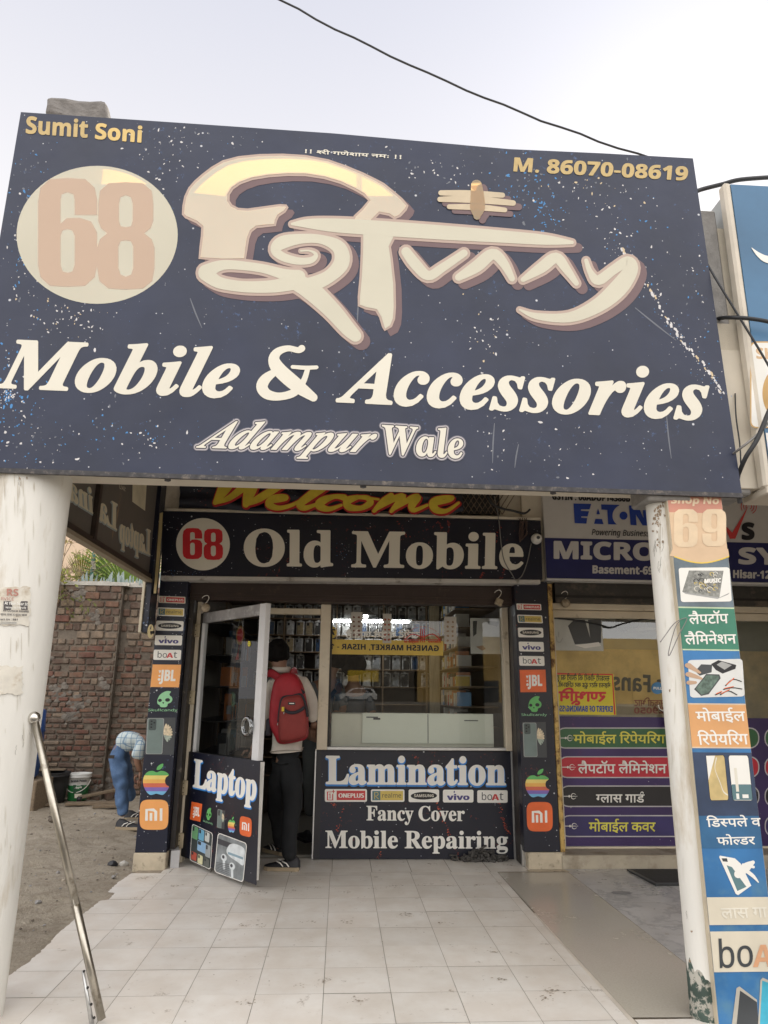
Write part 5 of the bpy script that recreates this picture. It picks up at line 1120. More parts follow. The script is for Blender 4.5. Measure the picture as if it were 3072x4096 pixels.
cable([(1515, 548, -2.42), (1545, 600, -2.52), (1600, 690, -2.55), (1650, 772, -2.56), (1690, 845, -2.56)], 0, .006, wireB, 'thin dark cable slanting down across the blue light box')
cable([(1572, 988, -2.44), (1600, 968, -2.55), (1640, 935, -2.56), (1690, 880, -2.56)], 0, .006, wireG, 'thin grey cable rising to the right at the foot of the light box')
cable([(1590, 1038, -2.44), (1610, 990, -2.54), (1636, 948, -2.57), (1665, 880, -2.57), (1690, 840, -2.57)], 0, .012, wireB, 'thick black cable curving up at the foot of the light box')
cable([(1588, 850, -2.44), (1590, 900, -2.46), (1598, 960, -2.47), (1600, 1010, -2.47), (1594, 1050, -2.45)], 0, .0035, wireB, 'thin wire hanging down beside the cream edge of the light box')
cable([(1500, 415, -2.40), (1520, 408, -2.40), (1560, 398, -2.42), (1600, 388, -2.45), (1680, 382, -2.45)], 0, .012, wireB, 'black cable looping over the top of the light box')
b = MB(); b.box(1.90, 2.07, -2.42, -2.20, 2.27, 3.93, conc, b=.01); o = b.build('concrete_post', conc); tag(o, 'rough grey concrete post between the big sign and the light box', 'post')

# ------------------------------------------------------------------ small fittings on the shop front
cable([zG(1270, 150), zG(1300, 300), zG(1318, 480), zG(1340, 600), zG(1395, 695), zG(1420, 732), zG(1462, 705), zG(1500, 610), zG(1528, 480)], .10, .0045, wireG, 'thin grey camera cable looping over the last letter of the fascia sign')
cable([zG(1225, 150), zG(1260, 205), zG(1330, 235), zG(1400, 250), zG(1480, 268), zG(1520, 240)], .08, .010, wireB, 'black cable bundle above the fascia sign')
for k in range(5):
    cx, cy = 1455 + 8 * k, 330
    cable([zG(1440 + 14 * k, 300), zG(cx + ru(-25, 15), 350 + ru(0, 20)), zG(cx + ru(-20, 25), 410), zG(1450 + 6 * k, 470 - 8 * k), zG(cx + ru(-10, 30), 400), zG(1475 + 6 * k, 320)], .085 + .004 * k, .0035, M('brown_wire', (.09, .055, .045), .5), ['twisted brown wire loop right of the fascia sign, outermost left', 'brown wire loop second from the left in the tangle by the dome camera', 'brown wire loop in the middle of the tangle by the dome camera', 'brown wire loop fourth from the left in the tangle by the dome camera', 'brown wire loop on the right of the tangle by the dome camera'][k], 'wire_loop', 6, 'wire')
b = MB(); x, z = W(1050, 1060, .14).x, 2.83
b.box(1.02, 1.40, .20, .24, 2.83, 3.06, ironD)
for k in range(9):
    for s in (-1, 1): b.tube([(1.02 + .05 * k, .195, 2.83), (1.02 + .05 * k + s * .14, .195, 3.05)], .004, iron, 4)
o = b.build('wire_grille', ironD); tag(o, 'dark diamond wire grille beside the welcome banner', 'grille')
c = W(*zG(1565, 447), .10)
cam_ = thing('dome_camera', 'small white dome camera at the right end of the fascia sign', 'camera', (c.x, .1, c.z)); b = MB(); wp_ = M('white_plastic', (.70, .68, .63), .4)
def disc_y(b, c, prof, m, n=24):
    r_ = [[b.bm.verts.new((c[0] + r * math.cos(2 * math.pi * k / n), c[1] + y, c[2] + r * math.sin(2 * math.pi * k / n))) for k in range(n)] for r, y in prof]
    for i in range(len(r_) - 1):
        for k in range(n): f = b.bm.faces.new((r_[i][k], r_[i][(k + 1) % n], r_[i + 1][(k + 1) % n], r_[i + 1][k])); f.smooth = True; f.material_index = b.mi(m)
    f = b.bm.faces.new(r_[-1]); f.material_index = b.mi(m)
disc_y(b, (c.x, .11, c.z), [(.046, 0), (.046, -.02), (.040, -.035), (.036, -.05), (.026, -.062), (.001, -.064)], wp_); b.build('housing', wp_, cam_)
b = MB(); disc_y(b, (c.x, .045, c.z), [(.015, 0), (.013, -.004), (.001, -.005)], dgrey); b.build('lens', black, cam_)
def padlock(c, kind, label):
    t_ = thing('padlock', label, 'padlock', c, 'open padlocks hung on the shutters'); b = MB(); cx, cy, cz = c; br = M('worn_brass_lock', (.36, .30, .22), .45, metal=.5, var=.3, vs=60)
    if kind == 'r': disc_y(b, (cx, cy + .012, cz), [(.001, .01), (.036, .01), (.038, 0), (.038, -.02), (.032, -.026), (.001, -.026)], br)
    else: b.box(cx - .032, cx + .032, cy - .012, cy + .012, cz - .03, cz + .03, br, b=.006, rot=Matrix.Rotation(.4, 3, 'Y'), seg=2)
    b.build('body', br, t_); b = MB(); b.tube(catmull([(cx - .012, cy, cz + .03), (cx + .012, cy, cz + .055), (cx + .024, cy, cz + .085), (cx + .008, cy, cz + .105), (cx - .022, cy, cz + .095), (cx - .034, cy, cz + .08)], 5), .0055, steel); b.build('shackle', steel, t_)
padlock(tuple(W(*zF(460, 1102), .26)), 'r', 'round brass padlock hanging open above the glass door')
padlock(tuple(W(*zG(1302, 888), .26)), 's', 'square brass padlock hanging open at the right end of the brown shutter')
padlock(tuple(W(*zH(345, 832), .34)), 'r', 'round padlock hanging under the shutter of the neighbouring shop')
# floor cloth heaped against the window panel
b = MB(); c = WZ(*zK(1125, 1128), 0); fm = M('grey_floor_cloth', (.075, .07, .065), .95, var=.5, vs=60, bump=.5)
for k in range(70):
    x = random.gauss(0, .11); h = max(.015, .085 * math.exp(-(x / .10) ** 2)); p = [Vector((c.x + x, .46 + ru(-.06, .02), ru(.01, h)))]
    for q_ in range(5): p.append(p[-1] + Vector((ru(-.035, .035), ru(-.02, .02), ru(-.022, .022)))); p[-1].z = min(max(p[-1].z, .008), h + .02); p[-1].y = min(p[-1].y, .485)
    b.tube(catmull([tuple(v) for v in p], 3), ru(.006, .011), fm, 6)
o = b.build('floor_cloth', fm); tag(o, 'heap of stringy grey floor cloth against the printed window panel', 'cloth')

# ------------------------------------------------------------------ steel post leaning on the left column
b0, b1 = WZ(222, 2213, .0), W(75, 1557, -2.36)
pole = thing('steel_post', 'tall polished steel post with a ball top leaning against the left column', 'post', tuple(b0))
k1 = b0.lerp(b1, .372); poleM = M('dull_steel_tube', (.50, .465, .40), .33, metal=1, var=.12, vs=30, dirt=(.24, .20, .15), ds=12, dr=(.6, .75))
b = MB(); b.tube([k1 + (b1 - k1) * .0, b1], [.0165, .0155], poleM, 20); b.build('tube', steel, pole)
b = MB(); b.tube([b0 + (b1 - b0) * .015, k1 + (b1 - b0) * .02], .0172, poleM, 4); b.build('sleeve', alu, pole)
b = MB(); b.ball(b1 + (b1 - b0).normalized() * .014, .0265, steel, 3); b.build('ball', steel, pole)
b = MB(); b.tube([b0 + Vector((-.03, -.03, .0)), b0 + (b1 - b0) * .17 + Vector((-.022, -.02, 0))], [.010, .006], alu, 4)
for k in (.03, .07, .12, .17): b.ball(b0 + (b1 - b0) * k + Vector((-.015, -.028, 0)), .006, ironD, 1)
b.build('bracket', alu, pole)

# ------------------------------------------------------------------ yard: brick wall, junk, plants
WYL, WYR = 4.35, 4.46
XS = W(240, 1500, WYL).x
bw = thing('brick_wall', 'old red brick yard wall with glass shards along its mortar top', 'wall', (-4, 4.5, -.1)); mort = M('crumbling_mortar', (.15, .125, .10), .95, var=.35, vs=7, bump=.8, bs=30)
bks = [M('old_brick_%s' % n_, c_, .9, var=.34, vs=11, dirt=(.17, .135, .105), ds=7, dr=(.46, .66), bump=.6, bs=50) for n_, c_ in (('red', (.150, .070, .052)), ('brown', (.145, .088, .064)), ('dark', (.105, .068, .052)), ('tan', (.22, .165, .12)), ('orange', (.17, .095, .065)))]
b = MB(); zs = W(200, 1263, WYL).z
for xa, xb, Y in ((-9, XS, WYL), (XS, -1.0, WYR)):
    b.box(xa, xb, Y + .012, Y + .24, -.3, zs, mort); row = 0; z = -.10
    while z < zs - .05:
        pt = .070 if z < 1.25 else .088 if z < 2 else .108; h = pt - .012; x = xa + (0 if row % 2 else .10) - .02 + ru(-.03, .03); hd = row % 2 and R() < .8
        while x < xb:
            L = (.215 if not hd else .105) * ru(.82, 1.12); x1_ = min(x + L, xb)
            if x1_ - max(x, xa) > .03 and R() > .025 and x1_ > -5.8:
                j_ = ru(-.012, .008); tp = random.choice((3, 3, 1, 2)) if z > 1.9 and R() < .75 else random.choice((0, 1, 1, 1, 2, 2, 4, 3)); b.box(max(x, xa) + ru(.003, .009), x1_ - ru(.003, .009), Y - .008 + j_, Y + .02, z + ru(0, .010), z + h + ru(-.010, .004), bks[tp], b=.008, rot=Matrix.Rotation(ru(-.035, .035), 3, 'Y'))
            x += L + .008
        z += pt; row += 1
b.box(XS - .003, XS + .008, WYL + .01, WYR + .02, -.3, zs, mort)
msm = M('mortar_smear', (.165, .145, .125), .95, var=.35, vs=14, bump=.9, bs=25)
for cx, cy, rr in ((175, 1285, .17), (120, 1492, .20), (165, 1520, .16), (150, 1550, .10), (225, 1480, .08), (100, 1420, .09), (195, 1700, .16), (250, 1690, .18), (205, 1330, .08)):
    c = W(cx, cy, (WYL if cx < 240 else WYR) - .016)
    for q_ in range(26):
        rx = random.gauss(0, rr * .42); rz = random.gauss(0, rr * .42); b.ball((c.x + rx, c.y + .012, c.z + rz), ru(.02, .055), msm, 1, (1, .28, .8), .25)
b.build('brickwork', mort, bw)
b = MB(); cpn = M('whitewashed_coping', (.50, .48, .44), .9, var=.2, vs=10, bump=.5); n_ = 60
for k in range(n_):
    xa, xb = -9 + 8 * k / n_, -9 + 8 * (k + 1) / n_; b.box(xa, xb, (WYL if xb < XS + .1 else WYR) - .02, WYL + .26, zs - .01, zs + .045 + .02 * nz.noise(Vector((k * .7, 0, 0))), cpn)
b.build('coping', cpn, bw)
sh = glass('shard_glass', (.75, .86, .84), 3.0); sh2 = M('shard_frost', (.22, .28, .27), .25, spec=.8)
for k in range(46):
    x = -3.75 + 1.6 * k / 46 + ru(-.012, .012); Y = ru(4.42, 4.6); h = ru(.07, .20); w_ = ru(.012, .03); b = MB(); a = ru(-.5, .5); t_ = ru(-.03, .03)
    dx, dy = math.cos(a) * w_, math.sin(a) * w_; b.prism([(x - dx, Y - dy, zs + .02), (x + dx, Y + dy, zs + .02), (x + dx * ru(-.2, .9) + t_, Y, zs + .03 + h), (x - dx * .8 + t_, Y, zs + .03 + h * ru(.5, .9))], (-math.sin(a) * .004, math.cos(a) * .004, 0), sh2); b.build('glass_shard', sh2, bw)
b = MB(); gpm = M('green_pole_paint', (.035, .13, .10), .5, var=.1); c0, c1 = W(*zE(585, 745), 4.9), W(*zE(617, 480), 4.9); b.tube([c0 + (c0 - c1) * 3.2, c1 + (c1 - c0) * 3], .024, gpm, 12); gpo = b.build('green_pole', gpm); tag(gpo, 'green metal pole bound with rope behind the brick wall', 'pole')
b = MB(); rp = M('pale_rope', (.42, .38, .32), .9, var=.2)
for k in range(6):
    zc = W(*zE(605, 640 - k * 9), 4.9); b.tube([zc + Vector((.03 * math.cos(a), .03 * math.sin(a), .004 * math.sin(a * 2))) for a in [2 * math.pi * i / 12 for i in range(13)]], .007, rp, 5, False)
b.build('rope_wrap', rp, gpo)
# fan palm
zY = lambda u, v: (32.4 + u * .1953, 1107 + v * .1953)
pc_ = W(*zY(1195, 800), 5.1)
pm = thing('fan_palm', 'fan palm with stiff pleated green leaves behind the brick wall', 'palm', (pc_.x + .2, 5.5, -.1)); lm = M('palm_leaf', (.085, .15, .045), .45, var=.3, vs=12, trans=.4, tcol=(.22, .32, .06)); lm2 = M('palm_leaf_yellow', (.19, .19, .04), .5, var=.3, vs=12, trans=.4, tcol=(.35, .34, .06)); b = MB(); b.tube([(pc_.x + .2, 5.5, -.1), (pc_.x + .22, 5.45, 1.2), (pc_.x + .2, 5.4, 2.3)], [.13, .12, .10], M('palm_trunk', (.13, .10, .07), .95, var=.3), 12); b.build('trunk', None, pm)
for (cu, cv, L, a0, a1, Y, lmm) in ((1195, 800, .92, 18, 168, 5.1, lm), (720, 790, .62, 8, 120, 5.25, lm2), (1420, 760, .7, 60, 178, 5.6, lm)):
    b = MB(); c = W(*zY(cu, cv), Y); n_ = 38
    for k in range(n_):
        a = RAD(a0 + (a1 - a0) * k / (n_ - 1)); l = L * (.80 + .20 * math.sin(math.pi * k / n_)) * ru(.94, 1.05); u = Vector((math.cos(a), -.12 + .05 * (k % 2), math.sin(a))); s_ = Vector((-math.sin(a), 0, math.cos(a)))
        w1 = l * .62 * RAD((a1 - a0) / n_) * .52; p1 = c + u * l * .62; p2 = c + u * l + Vector((0, -.03, -.06 * ru(.2, 1))); fo = Vector((0, -.018, 0))
        for sg in (1, -1): b.face([c, p1 + s_ * w1 * sg, p1 + fo], lmm); b.face([p1 + s_ * w1 * sg, p2, p1 + fo], lmm)
    b.tube([c, (pc_.x + .2, 5.4, 2.2)], [.012, .018], lmm, 6); b.build('leaf', lmm, pm)
# twiggy shrub
sc_ = W(*zY(430, 800), 4.75)
srb = thing('shrub', 'half dry twiggy shrub with yellow green leaves at the wall top beside the left column', 'shrub', (sc_.x, 4.8, -.1)); tw = M('dry_twig', (.19, .145, .10), .9, var=.25); lf = M('shrub_leaf', (.17, .19, .06), .6, var=.4, vs=20, trans=.4, tcol=(.32, .34, .07)); lf2 = M('dry_leaf', (.22, .17, .10), .7, var=.3, vs=20, trans=.3, tcol=(.3, .22, .1)); bt, bl = MB(), MB()
def twig(p, dr_, L, r, dep, lp):
    pts = [p]
    for i in range(5):
        dr_ = (dr_ + Vector((ru(-.3, .3), ru(-.3, .3), ru(-.25, .22)))).normalized(); pts.append(pts[-1] + dr_ * L / 5)
        if dep > 0 and R() < .7: twig(pts[-1], (dr_ + Vector((ru(-.9, .9), ru(-.6, .6), ru(-.6, .5)))).normalized(), L * ru(.4, .7), r * .6, dep - 1, lp)
        if dep < 2 and R() < lp:
            c = pts[-1] + Vector((ru(-.04, .04), ru(-.04, .04), ru(-.04, .04))); a = Vector((ru(-1, 1), ru(-.6, .6), ru(-1, 1))).normalized(); s_ = a.cross(Vector((ru(-.5, .5), 1, ru(-.5, .5)))).normalized(); l = ru(.025, .05); bl.face([c - a * l, c + s_ * l * .42, c + a * l, c - s_ * l * .42], lf if R() < .62 else lf2)
    bt.tube(pts, [r * (1 - .12 * i) for i in range(6)], tw, 4, False)
for k in range(10): p_ = W(*zY(350 + 28 * k, 810), 4.72); twig(p_ + Vector((0, ru(-.1, .2), -.12)), Vector((ru(-.4, .5), ru(-.25, .1), 1)).normalized(), ru(.4, .75), .009, 3, .10)
for k in range(9): p_ = W(*zY(360 + ru(0, 200), 800), 4.36); twig(p_, Vector((ru(-.3, .4), -.30, ru(-.9, .2))).normalized(), ru(.3, .55), .006, 1, .95)
bt.tube([(sc_.x, 4.85, -.1), (sc_.x + .05, 4.84, 1.2), (sc_.x + .08, 4.8, 2.75)], [.04, .035, .025], tw, 8); bt.build('branches', tw, srb); bl.build('leaves', lf, srb)
ph = thing('apartment_house', 'pale peach house rising behind the brick wall and palm', 'house', (-5, 10, -.2)); pw = M('peach_render', (.66, .50, .36), .85, var=.06); b = MB(); b.box(-11, -1.0, 9, 14, -.2, 6.2, pw); b.build('wall', pw, ph)
b = MB(); b.box(-11.2, -.8, 8.8, 14, 6.2, 6.4, pw); b.box(-11, -1, 8.93, 9, 3.3, 3.45, pw); b.build('roof', pw, ph); b = MB(); b.box(-9.6, -8.6, 8.96, 9.02, 3.9, 5.2, dgrey); b.build('window', dgrey, ph)
# junk by the wall
def bucket(c, r0, r1, h, mats, name, label, handle=None, cat='bucket'):
    t_ = thing(name, label, cat, c); b = MB(); cx, cy, cz = c; b.lathe([(r0 * .9, 0), (r0, .01), (r0 + (r1 - r0) * .58, h * .58), (r0 + (r1 - r0) * .585, h * .585), (r1 * .985, h * .86), (r1 * 1.06, h * .865), (r1 * 1.06, h * .89), (r1 * 1.0, h * .90), (r1 * 1.05, h * .95), (r1 * 1.07, h), (r1 * .98, h), (r1 * .93, h * .8)], (cx, cy, cz), None, 28, [mats[0]] * 3 + [mats[1]] * 9); b.build('tub', None, t_)
    if handle:
        b = MB(); b.tube([(cx + r1 * 1.08 * math.cos(a), cy - .02 - r1 * .75 * math.sin(a), cz + h * .78 - r1 * 1.05 * math.sin(a)) for a in [math.pi * i / 16 for i in range(17)]], .005, wp_, 5); b.build('handle', wp_, t_)
    return t_
gw = M('bucket_white', (.66, .66, .64), .4, var=.05, dirt=(.4, .38, .33), ds=14, dr=(.6, .75)); gg = M('bucket_green', (.02, .17, .05), .4)
c = WZ(166, 1728, -.055); bk = bucket((c.x, c.y, -.06), .115, .142, .33, [gg, gw], 'paint_bucket', 'white and green paint bucket with a wire handle by the brick wall', True)
cyb = lambda x, y: WCYL(x, y, c.x, c.y, .137)
d = Dec(cyb, (0, -1, 0), .006); d.text('British Paints', zI(484, 562), zI(592, 556), zI(484, 548), dgrey, .2, 4, sty='b'); d.rect(*zI(500, 636), *zI(572, 580), M('label_dark', (.012, .07, .03), .4)); d.text('Apple', zI(512, 604), zI(560, 600), zI(512, 590), white, .1, 4, sty='bi'); d.rect(*zI(510, 670), *zI(558, 640), cream); d.build('lettering', bk)
c2 = WZ(110, 1732, -.055); bucket((c2.x, c2.y, -.06), .155, .185, .36, [M('black_rubber', (.018, .018, .02), .6, var=.3), M('black_rubber', (.018, .018, .02), .6)], 'rubber_bucket', 'black rubber bucket under loose boards beside the paint bucket')
c3 = W(58, 1640, 3.5); dr = thing('plastic_drum', 'blue plastic drum half hidden behind the left column', 'drum', (c3.x - .1, 3.5, .25)); b = MB(); bd = M('blue_drum_plastic', (.015, .07, .26), .35, var=.1); b.lathe([(.24, .28), (.27, .31), (.28, .5), (.29, .52), (.28, .54), (.28, .8), (.29, .82), (.28, .84), (.27, 1.06), (.2, 1.1), (.18, 1.1)], (c3.x - .13, 3.5, 0), bd, 32); b.build('body', bd, dr)
b = MB(); b.box(c3.x - .35, c3.x + .25, 3.25, 3.75, -.08, .27, wood, b=.01)
o = b.build('wooden_crate', wood); tag(o, 'low weathered crate carrying the blue drum beside the wall', 'crate')
b = MB(); b.lathe([(.025, 0), (.03, .05), (.03, .075), (.022, .075)], tuple(WZ(170, 1736, -.05)), black, 14); o = b.build('plastic_cup', black); tag(o, 'small black cup on the dirt in front of the paint bucket', 'cup')
def plank(px, py, L, w_, h, rz, label, z=-.05, name='loose_plank', tilt=0):
    b = MB(); c = WZ(px, py, z); b.box(-L / 2, L / 2, -w_ / 2, w_ / 2, 0, h, wood, b=.004)
    mt = Matrix.Rotation(rz, 4, 'Z') @ Matrix.Rotation(tilt, 4, 'Y')
    for v in b.bm.verts: v.co = (mt @ v.co.to_4d()).to_3d() + c
    o = b.build(name, wood); tag(o, label, 'plank')
plank(200, 1738, .62, .14, .03, .12, 'broad weathered plank lying flat in front of the paint bucket'); plank(238, 1744, .40, .08, .03, .35, 'short plank on the dirt behind the bending man'); plank(215, 1716, .5, .1, .03, .5, 'plank propped on the rubble beside the paint bucket', .02, tilt=-.15); plank(75, 1740, .5, .12, .025, -.1, 'plank lying under the black rubber bucket'); plank(96, 1664, .5, .2, .012, .2, 'thin board lying on top of the black rubber bucket', .30)
for k, (px, py, s_, lb_) in enumerate(((205, 1708, .10, 'brown rubble block beside the paint bucket'), (222, 1700, .14, 'large rubble block against the step in the brick wall'), (245, 1712, .09, 'flat rubble block under the bending man'), (262, 1700, .12, 'rubble block behind the legs of the bending man'), (234, 1724, .07, 'small rubble lump on the planks by the wall'), (283, 1716, .10, 'rubble block nearest the left pillar by the wall'), (212, 1722, .06, 'smallest brick lump near the paint bucket'))):
    b = MB(); c = WZ(px, py, -.06); b.box(-s_, s_, -s_ * .7, s_ * .7, -.02, s_ * 1.1, None, b=s_ * .15); bmesh.ops.subdivide_edges(b.bm, edges=b.bm.edges[:], cuts=2, use_grid_fill=True)
    for v in b.bm.verts: v.co = Matrix.Rotation(k * 1.3, 3, 'Z') @ v.co; v.co += nz.noise_vector(v.co * 9 + Vector((k, 0, 0))) * s_ * .3 + c
    o = b.build('rubble_block', mort if k % 2 else bks[1]); tag(o, lb_, 'rubble')
b = MB()
for k in range(900):
    x, y = ru(-4.6, -1.55), ru(-2.6, 3.3); s_ = ru(.003, .011) * (2.3 if R() < .09 else 1)
    b.ball((x, y, -.055 + fbm(x, y) + s_ * .2), s_, random.choice((dirtM, conc, mort)), 1, (1, 1, .6), .3)
o = b.build('gravel', conc); o['kind'] = 'stuff'
for px, py, m_, s_, lb_ in ((243, 1867, black, .035, 'black lump of rubber lying on the dirt near the left pillar'), (268, 1866, cpn, .03, 'pale stone chip on the dirt right of the black lump'), (113, 1770, mort, .04, 'brown clod lying beside the steel post')):
    b = MB(); c = WZ(px, py, -.05); b.ball(c, s_, m_, 2, (1.2, .9, .8), .12); o = b.build('loose_stone', m_); tag(o, lb_, 'stone')
# ------------------------------------------------------------------ inside the phone shop
shelfM = M('shelf_wood', (.20, .14, .085), .5, var=.2, stretch=(1, 9, 9)); SYB = 2.46
zrow = [W(700, yy, SYB).z for yy in (1482, 1446, 1410, 1372, 1336)]; dzr = (zrow[-1] - zrow[0]) / 4
rows = [zrow[0] + dzr * k for k in range(-5, 7)]
sh_ = thing('display_shelf', 'wooden wall shelves full of packed phone covers at the back of the shop', 'shelf', (.1, SYB, .0))
for z in rows:
    b = MB(); b.box(-1.29, 1.02, SYB, 2.79, z - .012, z, shelfM, b=.002); b.build('shelf_board', shelfM, sh_)
for x in (-1.29, -.62, -.02, .52, 1.02):
    b = MB(); b.box(x - .009, x + .009, SYB + .004, 2.79, .0, rows[-1] + .15, shelfM); b.build('upright', shelfM, sh_)
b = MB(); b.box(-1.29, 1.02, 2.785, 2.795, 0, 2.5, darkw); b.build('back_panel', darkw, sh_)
film = M('clear_film', (.48, .48, .47), .12, spec=.9, var=.5, vs=35)
packs = []
for nm, c_, lb_ in (('black', (.02, .02, .022), 'black phone cover in clear film packet on the back shelf'), ('grey', (.25, .26, .27), 'grey phone cover in clear film packet on the back shelf'), ('white', (.55, .55, .54), 'white boxed phone cover on the back shelf'), ('blue', (.04, .08, .16), 'dark blue phone cover packet on the back shelf'), ('tan', (.30, .24, .15), 'tan phone cover packet on the back shelf')):
    mm = M('pack_' + nm, c_, .25, var=.35, vs=30); t_ = thing('phone_cover_packet', lb_, 'packet', (0, 0, 0), 'phone cover packets on the back shelves')
    b = MB(); b.box(-.046, .046, -.010, .010, .0, .158, film, b=.004); b.box(-.012, .012, -.004, .0, .158, .172, film); b.build('packet', film, t_)
    b = MB(); b.box(-.036, .036, -.0165, -.0095, .008, .146, mm, b=.005); b.box(-.028, -.004, -.019, -.016, .108, .138, black if nm != 'black' else grey, b=.003); b.build('cover', mm, t_); packs.append(t_)
def dup(root, loc, rz=0, label=None, name=None):
    r = root.copy(); COL.objects.link(r); r.location = loc; r.rotation_euler = (ru(-.05, .1), 0, rz)
    if label: r['label'] = label
    for ch in list(root.children):
        c = ch.copy(); COL.objects.link(c); c.parent = r; c.location = ch.location
        for g in list(ch.children): d_ = g.copy(); COL.objects.link(d_); d_.parent = c
    return r
first = set()
for ri, z in enumerate(rows):
    if ri < 5: continue
    if ri > 9: continue
    x = -1.0
    while x < .98:
        x += ru(.098, .122)
        if R() < .05: continue
        k = random.choice((0, 0, 0, 1, 1, 2, 3, 4)) if ri < 9 else random.choice((0, 1, 1, 2))
        loc = (x, SYB + .04 + ru(0, .05), z + .0005)
        if k not in first: packs[k].location = loc; packs[k].rotation_euler = (0, 0, ru(-.1, .1)); first.add(k)
        else: dup(packs[k], loc, ru(-.22, .22))
# rolls and folders on the top shelf
spc = [M('spine_%d' % i, c_, .4, var=.2) for i, c_ in enumerate(((.06, .065, .07), (.30, .31, .32), (.02, .06, .12), (.45, .45, .44), (.10, .30, .28), (.025, .025, .03), (.20, .03, .03)))]
protos = {}
for ri in (10, 11):
    x = -.9
    while x < 1.0:
        w_ = ru(.022, .05); x += w_ + .006; k = random.randrange(7); h = ru(.15, .2)
        if k in protos: o = protos[k].copy(); COL.objects.link(o)
        else:
            b = MB(); b.box(-.018, .018, -.06, .06, 0, .17, spc[k], b=.004); o = b.build('film_folder', spc[k]); tag(o, ['dark grey', 'light grey', 'navy', 'white', 'teal', 'black', 'dark red'][k] + ' upright skin film folder on the top shelf of the shop', 'folder', 'film folders on the top shelf'); protos[k] = o
        o.location = (x, SYB + .09, rows[ri] + .0005)
# boxes on the right hand shelves
rs = thing('side_shelf', 'side shelves with boxed chargers and cables on the right wall of the shop', 'shelf', (1.36, 1.9, 0))
for z in rows[3:]:
    b = MB(); b.box(1.16, 1.57, 1.25, 2.75, z - .012, z, shelfM, b=.002); b.build('shelf_board', shelfM, rs)
b = MB(); b.box(1.05, 1.16, 2.4, 2.46, 0, 2.5, M('cream_curtain', (.42, .36, .25), .8, var=.2, stretch=(12, 1, 1))); b.build('upright', None, rs)
bxm = [M('box_%s' % n_, c_, .4, var=.15) for n_, c_ in (('red', (.42, .03, .03)), ('blue', (.05, .20, .40)), ('white', (.55, .54, .50)), ('yellow', (.50, .36, .06)), ('orange', (.48, .17, .05)), ('black', (.03, .03, .03)))]; bn = ['red', 'blue', 'white', 'yellow', 'orange', 'black']; bp2 = {}
for ri, z in enumerate(rows[3:-1]):
    y = 1.28
    while y < 2.3:
        w_ = ru(.05, .11); k = random.choice((0, 1, 2, 2, 2, 3, 4, 5)); h = ru(.09, .165)
        if k in bp2: o = bp2[k].copy(); COL.objects.link(o)
        else:
            b = MB(); b.box(-.07, .07, -.03, .03, 0, .14, bxm[k], b=.002); b.box(-.0705, -.0700, -.02, .02, .03, .09, cream); o = b.build('accessory_box', bxm[k]); tag(o, bn[k] + ' accessory box on the right hand shelves inside the shop', 'box', 'accessory boxes on the right hand shelves'); bp2[k] = o
        y += w_; o.location = (1.16 + .075 + ru(0, .03), y, z + .0005); o.rotation_euler = (0, 0, ru(-.2, .2)); o.scale = (1, w_ / .075, h / .14)
b = MB(); b.box(-.03, 1.38, .62, 1.05, .012, 1.128, M('counter_body', (.62, .60, .50), .5, var=.05), b=.006); gcf = M('frosted_counter_glass', (.70, .72, .63), .25, var=.04, vs=2, dirt=(.50, .55, .50), ds=9, dr=(.6, .8))
b.box(.235, 1.375, .600, .618, .885, 1.135, gcf, b=.002); b.box(.80, .806, .597, .600, .89, 1.13, dgrey); b.box(.27, .37, .596, .600, 1.095, 1.105, dgrey); b.box(.33, .39, .594, .600, 1.08, 1.095, black); b.box(1.12, 1.24, .596, .600, 1.075, 1.083, dgrey)
cnt = b.build('shop_counter', None); tag(cnt, 'pale counter with a frosted glass front behind the shop window', 'counter')
b = MB(); c0, c1 = W(712, 1343, 2.2), W(884, 1344, 2.2)
tube_m = M('tube_light_glow', (.8, .8, .8), .4, var=0, emit=(.97, .97, .97, 36))
tl = thing('tube_light', 'glowing white tube light across the back of the shop', 'lamp', tuple(c0)); b.tube([c0, c1], .0065, tube_m, 10); b.build('tube', tube_m, tl)
b = MB(); b.box(c0.x - .03, c1.x + .03, 2.215, 2.24, c0.z + .012, c0.z + .04, grey); b.build('batten', white, tl)
c = W(790, 1330, 1.5); hl = thing('pendant_lamp', 'grey pendant lamp with a glowing bulb inside the shop', 'lamp', tuple(c)); b = MB(); b.lathe([(.11, 0), (.05, .05), (.035, .06), (.045, .10), (.03, .11), (.045, .15), (.02, .17), (.006, .5)], tuple(c), M('lamp_shade_grey', (.08, .085, .085), .4), 24); b.build('lamp_shade', None, hl); b = MB(); b.ball(c + Vector((0, 0, -.005)), .022, M('bulb_glow', (.8, .8, .8), .4, var=0, emit=(1.0, .96, .9, 60)), 2); b.build('bulb', None, hl)
# posters and stickers behind / on the window
def card(x0, y0, x1, y1, Y, m, name, label, cat):
    a, c_ = W(x0, y1, Y), W(x1, y0, Y); b = MB(); b.box(a.x, c_.x, Y, Y + .002, a.z, c_.z, m); o = b.build(name, m); tag(o, label, cat); return o
o = card(1017, 1336, 1082, 1412, .78, M('poster_white', (.62, .61, .58), .4), 'photo_poster', 'white photo poster with a sleeve and hand at the right end of the shop window', 'poster')
d = Dec(lambda x, y: W(x, y, .78), (0, -1, 0), .002); d.poly([zG(*p) for p in ((1120, 1020), (1150, 1020), (1145, 1110), (1122, 1130))], dgrey); d.poly([zG(*p) for p in ((1140, 1200), (1190, 1190), (1210, 1215), (1185, 1228))], M('hand_print', (.45, .30, .2), .6)); d.poly([zG(*p) for p in ((1220, 1020), (1300, 1025), (1290, 1060), (1230, 1045))], grey); d.build('picture', o)
